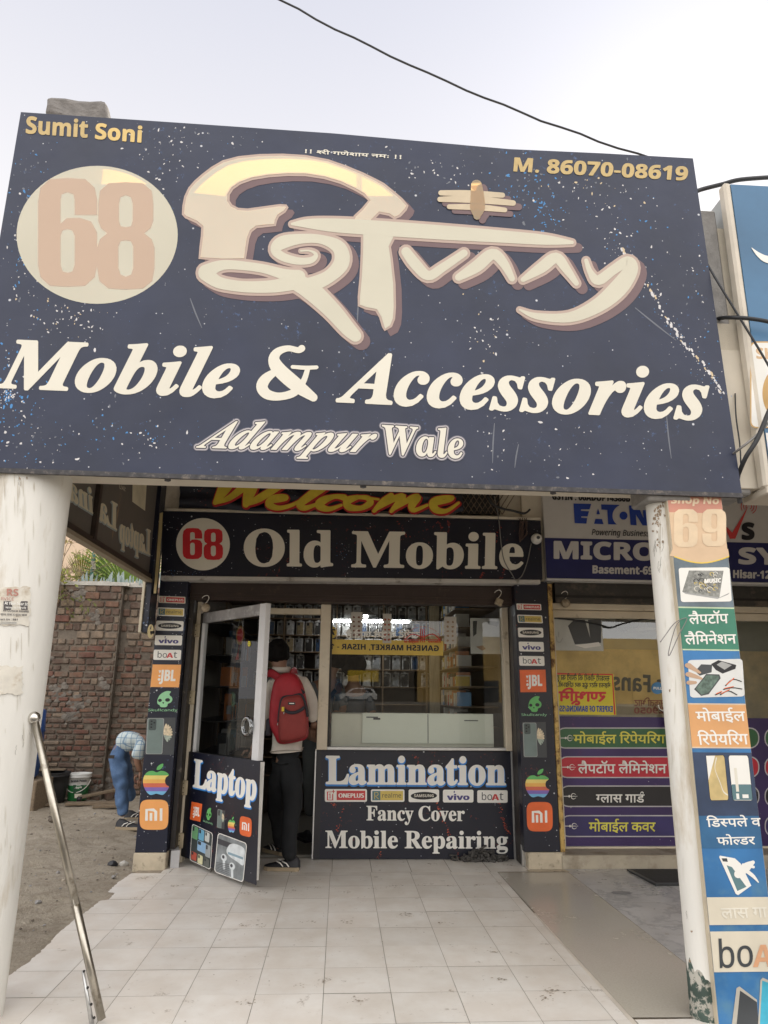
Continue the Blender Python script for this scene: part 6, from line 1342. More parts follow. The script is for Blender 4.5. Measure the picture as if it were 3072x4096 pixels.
for k, (q0, q1, lb_, mm) in enumerate((((zG(265, 958)), zG(350, 1140), 'sticker card with dark brown ornaments, leftmost of three on the shop window', M('ornament_brown', (.16, .06, .04), .5)), (zG(490, 970), zG(552, 1175), 'sticker card with red and green figures, middle one on the shop window', M('ornament_red', (.30, .06, .03), .5)), (zG(922, 990), zG(1004, 1180), 'pale sticker card with faint ornaments, rightmost of three on the shop window', M('ornament_tan', (.32, .22, .14), .5)))):
    o = card(*q0, *q1, .496, M('card_pale', (.50, .47, .42), .5), 'sticker_card', lb_, 'sticker card'); d = Dec(lambda x, y: W(x, y, .496), (0, -1, 0), .002)
    for r in range(5):
        for c_ in range(2):
            x = q0[0] + (q1[0] - q0[0]) * (.28 + .42 * c_); y = q0[1] + (q1[1] - q0[1]) * (.2 + .17 * r); d.poly([(x + 3.2 * math.cos(a) * ru(.5, 1.1), y + 3.0 * math.sin(a) * ru(.5, 1.1)) for a in [.8 * i for i in range(8)]], mm)
    d.build('ornament_print', o)
wpj = lambda x, y: W(x, y, .496)
P0, P1 = zG(130, 1160), zG(912, 1250); wnd = card(P0[0], P0[1], P1[0], P1[1] + .5, .498, M('band_yellow', (.60, .42, .07), .45, var=.06), 'window_strip', 'yellow window strip with mirrored dark market address lettering', 'window sticker')
d = Dec(lambda x, y: W(x, y, .498), (0, -1, 0), .002); d.text('GANESH MARKET, HISAR - 1', zG(882, 1230), zG(132, 1216), zG(882, 1192), black, .3, 6, sty='s'); d.build('lettering', wnd)
d = Dec(wpj, (0, -1, 0), .001); d.ell(*zG(138, 1100), 9.5, 13, M('band_yellow', (.60, .42, .07), .45), 28); d.text('7', zG(160, 1118), zG(130, 1118), zG(160, 1078), black, .5, 6); o = d.build('round_sticker', None); tag(o, 'yellow round window sticker with a mirrored 7 above the yellow strip', 'window sticker')
d = Dec(wpj, (0, -1, 0), .001); d.text(hindi(['खरीदे व बेचे जाते है']), zG(750, 1140), zG(232, 1136), zG(750, 1100), white, .7, 8, top='h'); o = d.build('window_lettering', None); tag(o, 'mirrored white Hindi letters stuck on the shop window glass', 'window sticker')
d = Dec(wpj, (0, -1, 0), .0015)
cx, cy = zG(768, 1170)
g_ = hindi(['हारे का सहारा बाबा श्याम हमारा']); x0_, x1_ = min(v[0] for v in g_[0]), max(v[0] for v in g_[0])
gv = []
for x, y in g_[0]:
    a = RAD(172 - 164 * (x - x0_) / (x1_ - x0_)); r = 1 + y * .14; gv.append((math.cos(a) * r, math.sin(a) * r))
rdw = M('window_red', (.55, .03, .02), .5); isl = islands(len(gv), g_[1]); new = [d.mb.bm.verts.new(d.pt(cx + 40 * x, cy - 33 * y + 0, (isl[i] % 7) * 2e-5)) for i, (x, y) in enumerate(gv)]
for f in g_[1]:
    try: d.mb.bm.faces.new([new[i] for i in f]).material_index = d.mb.mi(rdw)
    except ValueError: pass
for x in (-6, 0, 6): d.stroke([(cx + x * .7, cy - 30, 1), (cx + x * .7, cy, 1)], 1.8, rdw, cap=False)
d.stroke([(cx - 38, cy - 6), (cx - 22, cy - 18), (cx, cy - 12), (cx + 22, cy - 18), (cx + 38, cy - 6)], 2.2, rdw, 5); d.stroke([(cx - 38, cy - 6), (cx + 38, cy - 6)], 1.2, rdw); d.text(hindi(['मां सैय्याम']), (cx - 40, cy + 1), (cx - 8, cy + 1), (cx - 40, cy - 3.5), rdw, .3, 4, top='h'); d.text(hindi(['पराजित']), (cx + 12, cy + 1), (cx + 40, cy + 1), (cx + 12, cy - 3.5), rdw, .3, 4, top='h')
o = d.build('window_emblem', None); tag(o, 'red arched window emblem with bow and Hindi lettering on the shop window', 'window sticker')
c = W(*zF(748, 1330), .62); ho = thing('hanging_charm', 'red and gold hanging charm with a tassel behind the glass door', 'charm', tuple(c)); b = MB(); cm = M('charm_gold', (.40, .22, .06), .5, var=.4, vs=60); cr_ = M('charm_red', (.55, .03, .03), .5)
b.prism([c + Vector((.036 * math.cos(a) * (1 if math.sin(a) > -.5 else .9), 0, .085 * math.sin(a))) for a in [2 * math.pi * i / 20 for i in range(20)]], (0, .004, 0), cm); b.prism([c + Vector((.027 * math.cos(a), -.003, .06 * math.sin(a))) for a in [2 * math.pi * i / 20 for i in range(20)]], (0, .003, 0), cr_); b.build('plate', cm, ho)
b = MB(); b.tube([c + Vector((-.02, 0, .08)), c + Vector((-.008, 0, .17)), c + Vector((.02, 0, .08))], .002, cream, 4); b.tube([c + Vector((0, 0, -.08)), c + Vector((-.01, 0, -.15))], .002, cr_, 4); b.tube([c + Vector((-.01, 0, -.15)), c + Vector((-.012, 0, -.21))], [.006, .014], cr_, 8); b.build('tassel', cr_, ho)
pj2 = lambda x, y: WP(x, y, HP, dn)
d = Dec(pj2, dn, .004); yy = M('smiley_yellow', (.70, .62, .04), .5); ex, ey = zF(826, 1400); d.ell(ex, ey, 3.2, 6, yy, 24)
for s in (-1, 1): d.ell(ex + s * 1.2, ey - 2, .5, .9, black, 8)
d.stroke([(ex - 1.8, ey + 1), (ex, ey + 3), (ex + 1.8, ey + 1)], .7, black, 3); o = d.build('round_sticker', None); tag(o, 'small yellow smiley sticker on the glass of the open door', 'sticker')
ls = thing('left_rack', 'dark wire rack with hanging cables on the left inside the glass door', 'rack', (-1.2, 1.1, 0)); b = MB()
for z in (.75, 1.05, 1.35, 1.62, 1.9): b.box(-1.29, -.95, .75, 2.3, z - .008, z, M('rack_dark', (.05, .05, .05), .5))
b.build('frame', None, ls); b = MB()
for k in range(60):
    y, z = ru(.8, 2.2), random.choice((.75, 1.05, 1.35, 1.62)); h = ru(.1, .24); b.box(-.99 + ru(-.06, 0), -.95, y, y + ru(.02, .06), z, z + h, random.choice((spc[0], spc[1], spc[3], spc[5], spc[2], bxm[4])), rot=Matrix.Rotation(ru(-.2, .2), 3, 'X'))
b.build('stock', None, ls)

# ------------------------------------------------------------------ people
def skin(name, joints, edges, m, parent=None, sub=2, root=None, flat=1.0):
    ks = list(joints); me = bpy.data.meshes.new(name); me.from_pydata([tuple(joints[k][0]) for k in ks], [(ks.index(a), ks.index(c)) for a, c in edges], [])
    o = bpy.data.objects.new(name, me); COL.objects.link(o); o.modifiers.new('s', 'SKIN'); 
    for i, k in enumerate(ks):
        r = joints[k][1]; me.skin_vertices[0].data[i].radius = r if isinstance(r, tuple) else (r, r); me.skin_vertices[0].data[i].use_root = (k == (root or ks[0]))
    o.modifiers['s'].branch_smoothing = .6; ss_ = o.modifiers.new('u', 'SUBSURF'); ss_.levels = sub; ss_.render_levels = sub
    bpy.context.view_layer.update(); dg = bpy.context.evaluated_depsgraph_get(); e = bpy.data.meshes.new_from_object(o.evaluated_get(dg)); bpy.data.objects.remove(o)
    for p in e.polygons: p.use_smooth = True
    e.materials.clear(); e.materials.append(m); e.name = name
    return link(name, e, parent)
def rumple(o, amp, sc, sx=(1, 1, 1)):
    for v in o.data.vertices:
        n_ = nz.noise(Vector((v.co.x * sc * sx[0], v.co.y * sc * sx[1], v.co.z * sc * sx[2]))) ; v.co += v.normal * n_ * amp
skinM = M('brown_skin', (.24, .13, .085), .55, var=.08); hairM = M('black_hair', (.007, .006, .006), .85, spec=.15, var=.5, vs=90, bump=.6, bs=140, stretch=(1, 1, .2))
clothW = M('cream_shirt', (.56, .51, .45), .85, var=.08, vs=8, bump=.15, bs=200); trous = M('black_trousers', (.007, .008, .010), .85, var=.2, vs=20, bump=.2, bs=200); shoeM = M('black_shoe', (.018, .018, .022), .6, var=.2); soleM = M('tan_sole', (.34, .27, .18), .8, var=.15)
zQ = lambda u, v: (518.4 + u * .2685, 1323 + v * .2685)
def V(u, v, Y): return W(*zQ(u, v), Y)
def shoe(foot, toe, parent, nm='shoe', sm=shoeM, so_=soleM, l=.135, stripe=True):
    """foot: heel point on the ground, toe: direction"""
    toe = Vector(toe).normalized(); sd_ = Vector((-toe.y, toe.x, 0)); b = MB()
    prof = [(-.045, .034, .075), (-.02, .042, .10), (.03, .042, .095), (.08, .044, .070), (.13, .050, .058), (.19, .046, .045), (.225, .026, .034)]
    rings = []
    for s, w_, h in prof:
        c = foot + toe * s; rings.append([b.bm.verts.new(c + sd_ * w_ * math.cos(a) * (1 if math.sin(a) < .3 else .8) + Vector((0, 0, .018 + max(0, h - .018) * max(0, math.sin(a))))) for a in [math.pi * k / 10 for k in range(11)]])
    for i in range(len(rings) - 1):
        for k in range(10): f = b.bm.faces.new((rings[i][k], rings[i][k + 1], rings[i + 1][k + 1], rings[i + 1][k])); f.smooth = True; f.material_index = b.mi(sm)
    for rg in (rings[0], rings[-1]): b.bm.faces.new(rg).material_index = b.mi(sm)
    o_ = b.build(nm, sm, parent); b = MB(); P = [foot + toe * s + sd_ * w_ * 1.08 for s, w_, h in prof] + [foot + toe * (s + .004) - sd_ * w_ * 1.08 for s, w_, h in prof[::-1]]
    b.prism([p + Vector((0, 0, .001)) for p in P], (0, 0, .026), so_); b.build('sole', so_, o_)
    if stripe:
        b = MB()
        for s0, s1 in ((.03, .085), (.075, .13)):
            for sg in (-1, 1): b.tube([foot + toe * s0 + sd_ * sg * .044 + Vector((0, 0, .032)), foot + toe * (s0 + .02) + sd_ * sg * .043 + Vector((0, 0, .055)), foot + toe * s1 + sd_ * sg * .034 + Vector((0, 0, .068))], .005, white, 5)
        b.build('stripe', white, o_)
    return o_
py = .33
man = thing('person', 'person in cream shirt and black trousers entering the shop, seen from behind', 'person', tuple(WZ(*zQ(390, 2070), 0)))
J = {'pel': (V(378, 1075, py), .115), 'sp': (V(385, 850, py - .02), (.125, .10)), 'ch': (V(385, 640, py - .02), (.145, .10)), 'nk': (V(330, 490, py), .058), 'hb': (V(318, 420, py + .03), .060), 'hd': (V(308, 335, py + .05), (.088, .098)), 'ht': (V(306, 275, py + .05), .066),
     'sr': (V(520, 545, py), .062), 'er': (V(580, 720, py + .02), .045), 'wr': (V(590, 870, py + .12), .032), 'sl': (V(250, 560, py), .062), 'el': (V(212, 780, py - .02), .045), 'wl': (V(150, 1010, py - .06), .032), 'hl': (V(95, 1120, py - .08), .03),
     'hr': (V(428, 1190, py), .098), 'kr': (V(415, 1560, py - .08), .062), 'ar': (V(405, 1990, py - .20), .042), 'hl2': (V(322, 1190, py), .098), 'kl': (V(300, 1550, py + .10), .060), 'al': (V(318, 1910, py + .32), .040)}
EB = [('pel', 'sp'), ('sp', 'ch'), ('ch', 'nk'), ('nk', 'hb'), ('hb', 'hd'), ('hd', 'ht'), ('ch', 'sr'), ('sr', 'er'), ('er', 'wr'), ('ch', 'sl'), ('sl', 'el'), ('el', 'wl'), ('wl', 'hl'), ('pel', 'hr'), ('hr', 'kr'), ('kr', 'ar'), ('pel', 'hl2'), ('hl2', 'kl'), ('kl', 'al')]
Jb = {k: (p, (tuple(x * .6 for x in r) if isinstance(r, tuple) else r * (.45 if k in ('pel', 'hr', 'hl2', 'kr', 'kl') else .7)) if k not in ('hd', 'ht', 'hb', 'nk', 'hl', 'wl') else r) for k, (p, r) in J.items()}
body = skin('body', Jb, EB, skinM, man, 2, 'pel')
up = lambda p, r: (p, r)
Js = {k: (J[k][0], (tuple(x * 1.10 for x in J[k][1]) if isinstance(J[k][1], tuple) else J[k][1] * 1.18)) for k in ('pel', 'sp', 'ch', 'sr', 'er', 'wr', 'sl', 'el', 'wl')}
Js['pel'] = (V(380, 985, py), (.140, .118)); Js['hem'] = (V(382, 1100, py), (.162, .130)); Js['nk'] = (V(338, 495, py), .066); Js['wl'] = (V(160, 985, py - .05), .05); Js['wr'] = (V(592, 880, py + .11), .048)
shirt = skin('shirt', Js, [('hem', 'pel'), ('pel', 'sp'), ('sp', 'ch'), ('ch', 'nk'), ('ch', 'sr'), ('sr', 'er'), ('er', 'wr'), ('ch', 'sl'), ('sl', 'el'), ('el', 'wl')], clothW, man, 3, 'pel'); rumple(shirt, .016, 9, (1, 1, .6))
b = MB(); nk = V(335, 470, py); b.tube([nk + Vector((.068 * math.cos(a), .06 * math.sin(a) - .0, .006 * math.sin(a) + .01)) for a in [2 * math.pi * i / 20 for i in range(21)]], [(.014, .024)] * 21, clothW, 8, False); b.build('collar', clothW, man)
Jt = {'wst': (V(378, 960, py), (.118, .095)), 'pel': (V(374, 1085, py), (.150, .112)), 'hr': (V(428, 1190, py), .112), 'kr': (V(416, 1560, py - .07), .082), 'cr': (V(392, 1800, py - .15), .062), 'ar': (V(398, 2005, py - .20), .070), 'hl2': (V(322, 1190, py), .112), 'kl': (V(300, 1550, py + .10), .078), 'cl': (V(318, 1760, py + .22), .058), 'al': (V(322, 1895, py + .30), .058)}
tr_ = skin('trousers', Jt, [('wst', 'pel'), ('pel', 'hr'), ('hr', 'kr'), ('kr', 'cr'), ('cr', 'ar'), ('pel', 'hl2'), ('hl2', 'kl'), ('kl', 'cl'), ('cl', 'al')], trous, man, 3, 'pel'); rumple(tr_, .024, 10, (1, 1, .8))
fr_ = WZ(*zQ(432, 2075), 0); shoe(fr_, (-.95, .12, 0), man); fl_ = WZ(*zQ(310, 1975), 0); shoe(Vector((fl_.x + .02, py + .30, 0.012)), (-.7, .7, 0), man)
# hair: a cap over the skull, ears, face
hc_ = V(304, 325, py + .035); b = MB(); b.ball(hc_, .104, hairM, 4, (.95, 1.04, 1.12))
for v in list(b.bm.verts):
    r_ = v.co - hc_; v.co += r_.normalized() * (.008 * nz.noise(v.co * 28) + .007 * nz.noise(v.co * 60))
    if r_.z < -.055: v.co.z += (-.055 - r_.z) * .55; 
    if r_.y > .07: v.co.y -= (r_.y - .07) * .7
b.build('hair', hairM, man)
b = MB(); ec = V(372, 372, py + .06); b.ball(ec, .026, skinM, 2, (.45, .8, 1.2)); b.ball(V(226, 372, py + .06), .026, skinM, 2, (.45, .8, 1.2)); b.build('ears', skinM, man)
b = MB(); fcx = V(308, 350, py + .155); b.ball(fcx, .018, skinM, 2, (.8, 1.2, 1.3)); 
for s in (-1, 1): b.ball(fcx + Vector((s * .034, -.008, .03)), .011, white, 2); b.ball(fcx + Vector((s * .034, .001, .03)), .005, black, 1); b.tube([fcx + Vector((s * .018, -.0, .052)), fcx + Vector((s * .055, -.012, .050))], .005, hairM, 5)
b.tube([fcx + Vector((-.025, -.012, -.04)), fcx + Vector((0, -.004, -.042)), fcx + Vector((.025, -.012, -.04))], .006, M('lips', (.22, .08, .07), .5), 6); b.build('face', skinM, man)
def hand(palm, dr_, side, parent, curl=.5, nrm=Vector((0, -1, 0))):
    dr_ = dr_.normalized(); sd_ = dr_.cross(nrm).normalized() * side; up_ = sd_.cross(dr_).normalized(); b = MB(); b.tube([palm - dr_ * .03, palm + dr_ * .01, palm + dr_ * .055], [(.022, .014), (.034, .015), (.036, .012)], skinM, 12)
    for i, (o_, l) in enumerate(((-.027, .062), (-.009, .074), (.009, .080), (.026, .070))):
        p = palm + dr_ * .052 + sd_ * o_; d1 = (dr_ + up_ * -curl * .5).normalized(); d2 = (dr_ + up_ * -curl * 1.4).normalized(); b.tube([p, p + d1 * l * .45, p + d1 * l * .45 + d2 * l * .35, p + d1 * l * .45 + d2 * l * .55], [.0092, .0088, .008, .005], skinM, 8)
    p = palm + dr_ * .005 + sd_ * .028; b.tube([p, p + (sd_ + dr_ * .5) * .025, p + (sd_ * .8 + dr_ * 1.2) * .042], [.012, .010, .006], skinM, 8); b.build('hand', skinM, parent)
hand(V(95, 1120, py - .08), V(60, 1190, py - .1) - V(110, 1080, py - .08), 1, man, .9); hand(V(596, 905, py + .14), Vector((.05, .55, -.5)), -1, man, .6)
# backpack worn on the back: its own thing
bpk = thing('backpack', 'red backpack with dark zips and a rusty front pocket on the back of the person', 'backpack', tuple(V(400, 1050, .16))); rbk = M('red_nylon', (.33, .010, .020), .6, var=.12, vs=12, bump=.2, bs=180); rust = M('rust_red_nylon', (.235, .030, .026), .7, var=.10, vs=12, bump=.2, bs=180); zipm = M('dark_zip_tape', (.022, .018, .026), .7)
def loft(b, out, ctr, Y0, prof, m):
    """out: pixel outline, prof: (distance towards the street, scale)"""
    rings = []
    for dy, s in prof: rings.append([b.bm.verts.new(Vector((lambda p: (ctr.x + (p.x - ctr.x) * s, Y0 - dy, ctr.z + (p.z - ctr.z) * s))(V(u, v, Y0)))) for u, v in out])
    n_ = len(out)
    for i in range(len(rings) - 1):
        for k in range(n_): f = b.bm.faces.new((rings[i][k], rings[i][(k + 1) % n_], rings[i + 1][(k + 1) % n_], rings[i + 1][k])); f.smooth = True; f.material_index = b.mi(m)
    for rg in (rings[0], rings[-1]): f = b.bm.faces.new(rg); f.material_index = b.mi(m); f.smooth = True
O1 = catmull([(262, 640), (290, 545), (350, 495), (420, 488), (475, 520), (520, 620), (545, 760), (553, 900), (545, 1000), (470, 1035), (330, 1052), (285, 990), (245, 900), (248, 760)], 5, True)
b = MB(); Y0 = .215; loft(b, O1, V(400, 780, Y0), Y0, [(0, .96), (.03, 1.0), (.09, 1.0), (.125, .95), (.145, .86), (.152, .7), (.155, .4), (.155, .1)], rbk)
for v in b.bm.verts: v.co += Vector((0, 1, 0)) * (.010 * nz.noise(v.co * 9) + .004 * nz.noise(v.co * 25))
b.build('main_bag', rbk, bpk)
O2 = catmull([(318, 790), (345, 690), (420, 668), (490, 665), (520, 740), (540, 860), (540, 985), (460, 1025), (330, 1040), (312, 930)], 5, True)
b = MB(); Y1 = .068; loft(b, O2, V(425, 860, Y1), Y1, [(-.01, 1.0), (.02, 1.0), (.045, .94), (.058, .82), (.062, .5), (.063, .1)], rust)
for v in b.bm.verts: v.co.y += .008 * nz.noise(v.co * 11)
b.build('front_pocket', rust, bpk)
b = MB()
def zipl(pts, Y, r=(.006, .014)): b.tube([tuple(V(u, v, Y)) for u, v in catmull(pts, 5)], [r] * ((len(pts) - 1) * 5 + 1), zipm, 6)
zipl([(282, 800), (300, 700), (335, 632), (400, 610), (470, 615), (518, 650)], .074); zipl([(312, 880), (322, 780), (345, 690), (420, 676), (490, 664), (522, 730), (545, 840)], .045); zipl([(350, 780), (390, 803), (440, 805), (490, 785), (520, 760)], .0); b.build('zips', zipm, bpk)
b = MB(); pa = V(350, 782, -.004); b.box(pa.x - .014, pa.x + .006, -.010, 0, pa.z - .012, pa.z + .020, M('yellow_tab', (.60, .42, .03), .6)); tg_ = V(415, 733, .0); b.box(tg_.x - .028, tg_.x + .028, -.002, .008, tg_.z - .010, tg_.z + .010, black)
for u, v in ((357, 795), (306, 885)): q_ = V(u, v, .0); b.tube([q_, q_ + Vector((-.004, -.004, -.022))], .004, steel, 5)
b.box(tg_.x - .018, tg_.x + .020, -.0035, -.002, tg_.z - .002, tg_.z + .004, white); b.build('tabs', None, bpk)
b = MB()
for pts in ([(330, 560, .17), (300, 520, .20), (262, 492, .26), (232, 488, .32), (225, 500, .42)], [(395, 540, .16), (410, 500, .20), (430, 475, .27), (450, 478, .36), (455, 510, .44)]): b.tube(catmull([tuple(V(*p)) for p in pts], 5), [(.010, .034)] * ((len(pts) - 1) * 5 + 1), rbk, 8)
b.build('strap', rbk, bpk)
b = MB(); b.box(V(238, 900, .2).x - .02, V(262, 900, .2).x, .10, .21, V(250, 990, .2).z, V(250, 850, .2).z, zipm, b=.012); b.build('side_pocket', zipm, bpk)
# person further in, grey clothes, half hidden by the window post
gry = M('grey_uniform', (.11, .115, .12), .85, var=.1, bump=.15); gY = 1.15
cu = thing('person', 'person in grey shirt and trousers bending over the counter, half hidden by the window post', 'person', tuple(WZ(675, 1782, 0.012))); U = lambda x, y, Y=gY: W(x, y, Y)
G = {'pel': (U(690, 1580), .115), 'sp': (U(692, 1530), .12), 'ch': (U(700, 1480), .13), 'nk': (U(715, 1455), .055), 'hb': (U(722, 1440), .06), 'hd': (U(728, 1425), .085), 'sl': (U(676, 1478), .06), 'el': (U(672, 1530, gY - .05), .045), 'wl': (U(720, 1548, gY - .1), .035), 'sr': (U(728, 1478), .06), 'er': (U(742, 1530), .045), 'wr': (U(735, 1550, gY - .1), .035), 'hl': (U(676, 1600), .10), 'kl': (U(672, 1690), .07), 'al': (U(670, 1765), .05), 'hr': (U(702, 1600), .10), 'kr': (U(704, 1690), .07), 'ar': (U(704, 1765), .05)}
GE = [('pel', 'sp'), ('sp', 'ch'), ('ch', 'nk'), ('nk', 'hb'), ('hb', 'hd'), ('ch', 'sl'), ('sl', 'el'), ('el', 'wl'), ('ch', 'sr'), ('sr', 'er'), ('er', 'wr'), ('pel', 'hl'), ('hl', 'kl'), ('kl', 'al'), ('pel', 'hr'), ('hr', 'kr'), ('kr', 'ar')]
skin('body', {k: (p, r * .86) for k, (p, r) in G.items()}, GE, skinM, cu, 2, 'pel'); cl = skin('shirt', {k: (p, r * 1.08) for k, (p, r) in G.items() if k in ('pel', 'sp', 'ch', 'sl', 'el', 'sr', 'er')}, [e for e in GE if all(x in ('pel', 'sp', 'ch', 'sl', 'el', 'sr', 'er') for x in e)], gry, cu, 2, 'pel'); rumple(cl, .015, 9)
cl = skin('trousers', {k: (p, r * 1.1) for k, (p, r) in G.items() if k in ('pel', 'hl', 'kl', 'al', 'hr', 'kr', 'ar')}, [e for e in GE if all(x in ('pel', 'hl', 'kl', 'al', 'hr', 'kr', 'ar') for x in e)], M('grey_trousers', (.085, .09, .09), .85, var=.1), cu, 2, 'pel'); rumple(cl, .012, 9)
b = MB(); b.ball(G['hd'][0] + Vector((-.005, -.01, .02)), .105, hairM, 3, (1, 1, 1.02)); b.build('hair', hairM, cu); b = MB(); b.tube([U(690, 1535, 1.0), U(725, 1490, 1.0)], [(.006, .022)] * 2, black, 6); b.tube([U(667, 1566, 1.02), U(712, 1566, 1.02)], [(.006, .02)] * 2, black, 6); b.build('belt', black, cu)
for x in (672, 703): p = WZ(x, 1782, .012); shoe(Vector((p.x, gY, .012)), (-.4, .9, 0), cu, stripe=False, so_=black)
for s in (0, 1): hand(G['wl' if s == 0 else 'wr'][0], Vector((.3, .5, -.2)), 1, cu, .5)
# person sitting behind the counter
U3 = lambda x, y, Y=1.25: W(x, y, Y); k3 = thing('person', 'person with thick black hair looking down behind the counter in the shop window', 'person', (U3(765, 1440).x, 1.25, .012))
K = {'pel': (U3(765, 1640), .12), 'sp': (U3(765, 1570), .12), 'ch': (U3(763, 1505), .135), 'nk': (U3(763, 1472), .056), 'hb': (U3(763, 1458, 1.22), .06), 'hd': (U3(763, 1442, 1.20), .088), 'sl': (U3(738, 1500), .06), 'el': (U3(726, 1545, 1.15), .045), 'wl': (U3(752, 1556, 1.05), .033), 'sr': (U3(792, 1500), .06), 'er': (U3(806, 1545, 1.15), .045), 'wr': (U3(782, 1556, 1.05), .033), 'hl': (U3(750, 1645, 1.1), .09), 'kl': (U3(748, 1660, 1.12 + .1), .07), 'al': (U3(748, 1760), .05), 'hr': (U3(782, 1645, 1.1), .09), 'kr': (U3(784, 1660, 1.22), .07), 'ar': (U3(784, 1760), .05)}
skin('body', {k: (p, r * .88) for k, (p, r) in K.items()}, GE, skinM, k3, 2, 'pel'); cl = skin('shirt', {k: (p, r * 1.08) for k, (p, r) in K.items() if k in ('pel', 'sp', 'ch', 'sl', 'el', 'sr', 'er')}, [e for e in GE if all(x in ('pel', 'sp', 'ch', 'sl', 'el', 'sr', 'er') for x in e)], M('slate_shirt', (.05, .06, .075), .85, var=.15), k3, 2, 'pel')
b = MB(); hc2 = K['hd'][0] + Vector((0, .0, .03)); b.ball(hc2, .118, hairM, 4, (1.08, 1, .95))
for v in b.bm.verts: v.co += (v.co - hc2).normalized() * (.010 * nz.noise(v.co * 30))
b.build('hair', hairM, k3); cl = skin('trousers', {k: (p, r * 1.08) for k, (p, r) in K.items() if k in ('pel', 'hl', 'kl', 'al', 'hr', 'kr', 'ar')}, [e for e in GE if all(x in ('pel', 'hl', 'kl', 'al', 'hr', 'kr', 'ar') for x in e)], trous, k3, 2, 'pel')
for s in (0, 1): hand(K['wl' if s == 0 else 'wr'][0], Vector((.1 - .2 * s, -.5, .0)), 1, k3, .5, Vector((0, 0, 1)))
# man bending over in the yard
bY = 2.25; B = lambda u, v, Y=bY: W(*zI(u, v), Y)
ben = thing('person', 'person in a pale checked shirt and blue jeans bending over beside the brick wall', 'person', tuple(WZ(262, 1784, -.05)))
Q = {'pel': (B(778, 335), .115), 'sp': (B(880, 262), .118), 'ch': (B(985, 262), .125), 'nk': (B(1075, 300), .056), 'hb': (B(1105, 330), .058), 'hd': (B(1135, 370), .088), 'sl': (B(968, 300, bY - .15), .060), 'el': (B(932, 410, bY - .17), .045), 'wl': (B(960, 490, bY - .13), .032), 'sr': (B(1010, 300, bY + .17), .055), 'er': (B(990, 400, bY + .2), .042), 'wr': (B(1010, 490, bY + .15), .032),
     'hl': (B(795, 385, bY - .08), .102), 'kl': (B(832, 580, bY - .10), .066), 'al': (B(838, 800, bY - .12), .042), 'hr': (B(820, 370, bY + .10), .098), 'kr': (B(872, 540, bY + .28), .062), 'ar': (B(890, 690, bY + .45), .042)}
skin('body', {k: (p, r * (.5 if k in ('pel', 'sp', 'ch', 'hl', 'hr', 'kl', 'kr') else .86)) for k, (p, r) in Q.items()}, GE, skinM, ben, 2, 'pel')
chk = bpy.data.materials.new('checked_cotton'); chk.use_nodes = True; t = chk.node_tree; p = t.nodes['Principled BSDF']; o_ = coord(t); p.inputs['Roughness'].default_value = .9; sx = N(t, 'ShaderNodeSeparateXYZ'); t.links.new(o_, sx.inputs[0]); src = (.50, .57, .58)
for ax in (0, 2, 1):
    a = N(t, 'ShaderNodeMath', operation='MULTIPLY'); a.inputs[1].default_value = 17; t.links.new(sx.outputs[ax], a.inputs[0]); f_ = N(t, 'ShaderNodeMath', operation='FRACT'); t.links.new(a.outputs[0], f_.inputs[0]); src = mixc(t, ramp(t, f_.outputs[0], .10, .16, (.75, .75, .75, 1), (0, 0, 0, 1)), src, (.10, .20, .33))
t.links.new(src, p.inputs['Base Color'])
jean = M('blue_jeans', (.07, .13, .25), .85, var=.25, vs=9, bump=.2, bs=160, dirt=(.16, .26, .44), ds=4, dr=(.55, .75))
S3 = {k: (p, r * 1.13) for k, (p, r) in Q.items() if k in ('sp', 'ch', 'sl', 'el', 'sr', 'er')}; S3['sp'] = (Q['sp'][0], .150); S3['ch'] = (Q['ch'][0], .160); S3['pel'] = (B(800, 318), .128); S3['sl'] = (Q['sl'][0], .085); S3['el'] = (Q['el'][0], .068)
cl = skin('shirt', S3, [('pel', 'sp'), ('sp', 'ch'), ('ch', 'sl'), ('sl', 'el'), ('ch', 'sr'), ('sr', 'er')], chk, ben, 3, 'pel'); rumple(cl, .016, 10)
T3 = {k: (p, r * 1.12) for k, (p, r) in Q.items() if k in ('pel', 'hl', 'kl', 'al', 'hr', 'kr', 'ar')}; T3['wst'] = (B(862, 288), .112); T3['al'] = (T3['al'][0], .055); T3['ar'] = (T3['ar'][0], .055)
cl = skin('trousers', T3, [('wst', 'pel'), ('pel', 'hl'), ('hl', 'kl'), ('kl', 'al'), ('pel', 'hr'), ('hr', 'kr'), ('kr', 'ar')], jean, ben, 3, 'pel'); rumple(cl, .022, 12)
b = MB(); pq = B(762, 388, bY - .185); b.box(pq.x - .028, pq.x + .028, bY - .20, bY - .185, pq.z - .016, pq.z + .016, M('leather_patch', (.03, .02, .015), .6)); b.build('pocket_patch', None, ben)
b = MB(); b.ball(Q['hd'][0] + Vector((.0, 0, .02)), .105, hairM, 3); b.build('hair', hairM, ben)
shoe(Vector((Q['al'][0].x - .01, bY - .12, -.052)), (1, -.15, 0), ben); shoe(Vector((Q['ar'][0].x, bY + .45, -.055)), (1, .1, 0), ben)
hand(Q['wl'][0] + Vector((0, 0, -.03)), Vector((.1, 0, -1)), 1, ben, .6); hand(Q['wr'][0] + Vector((0, 0, -.03)), Vector((.1, 0, -1)), 1, ben, .6)

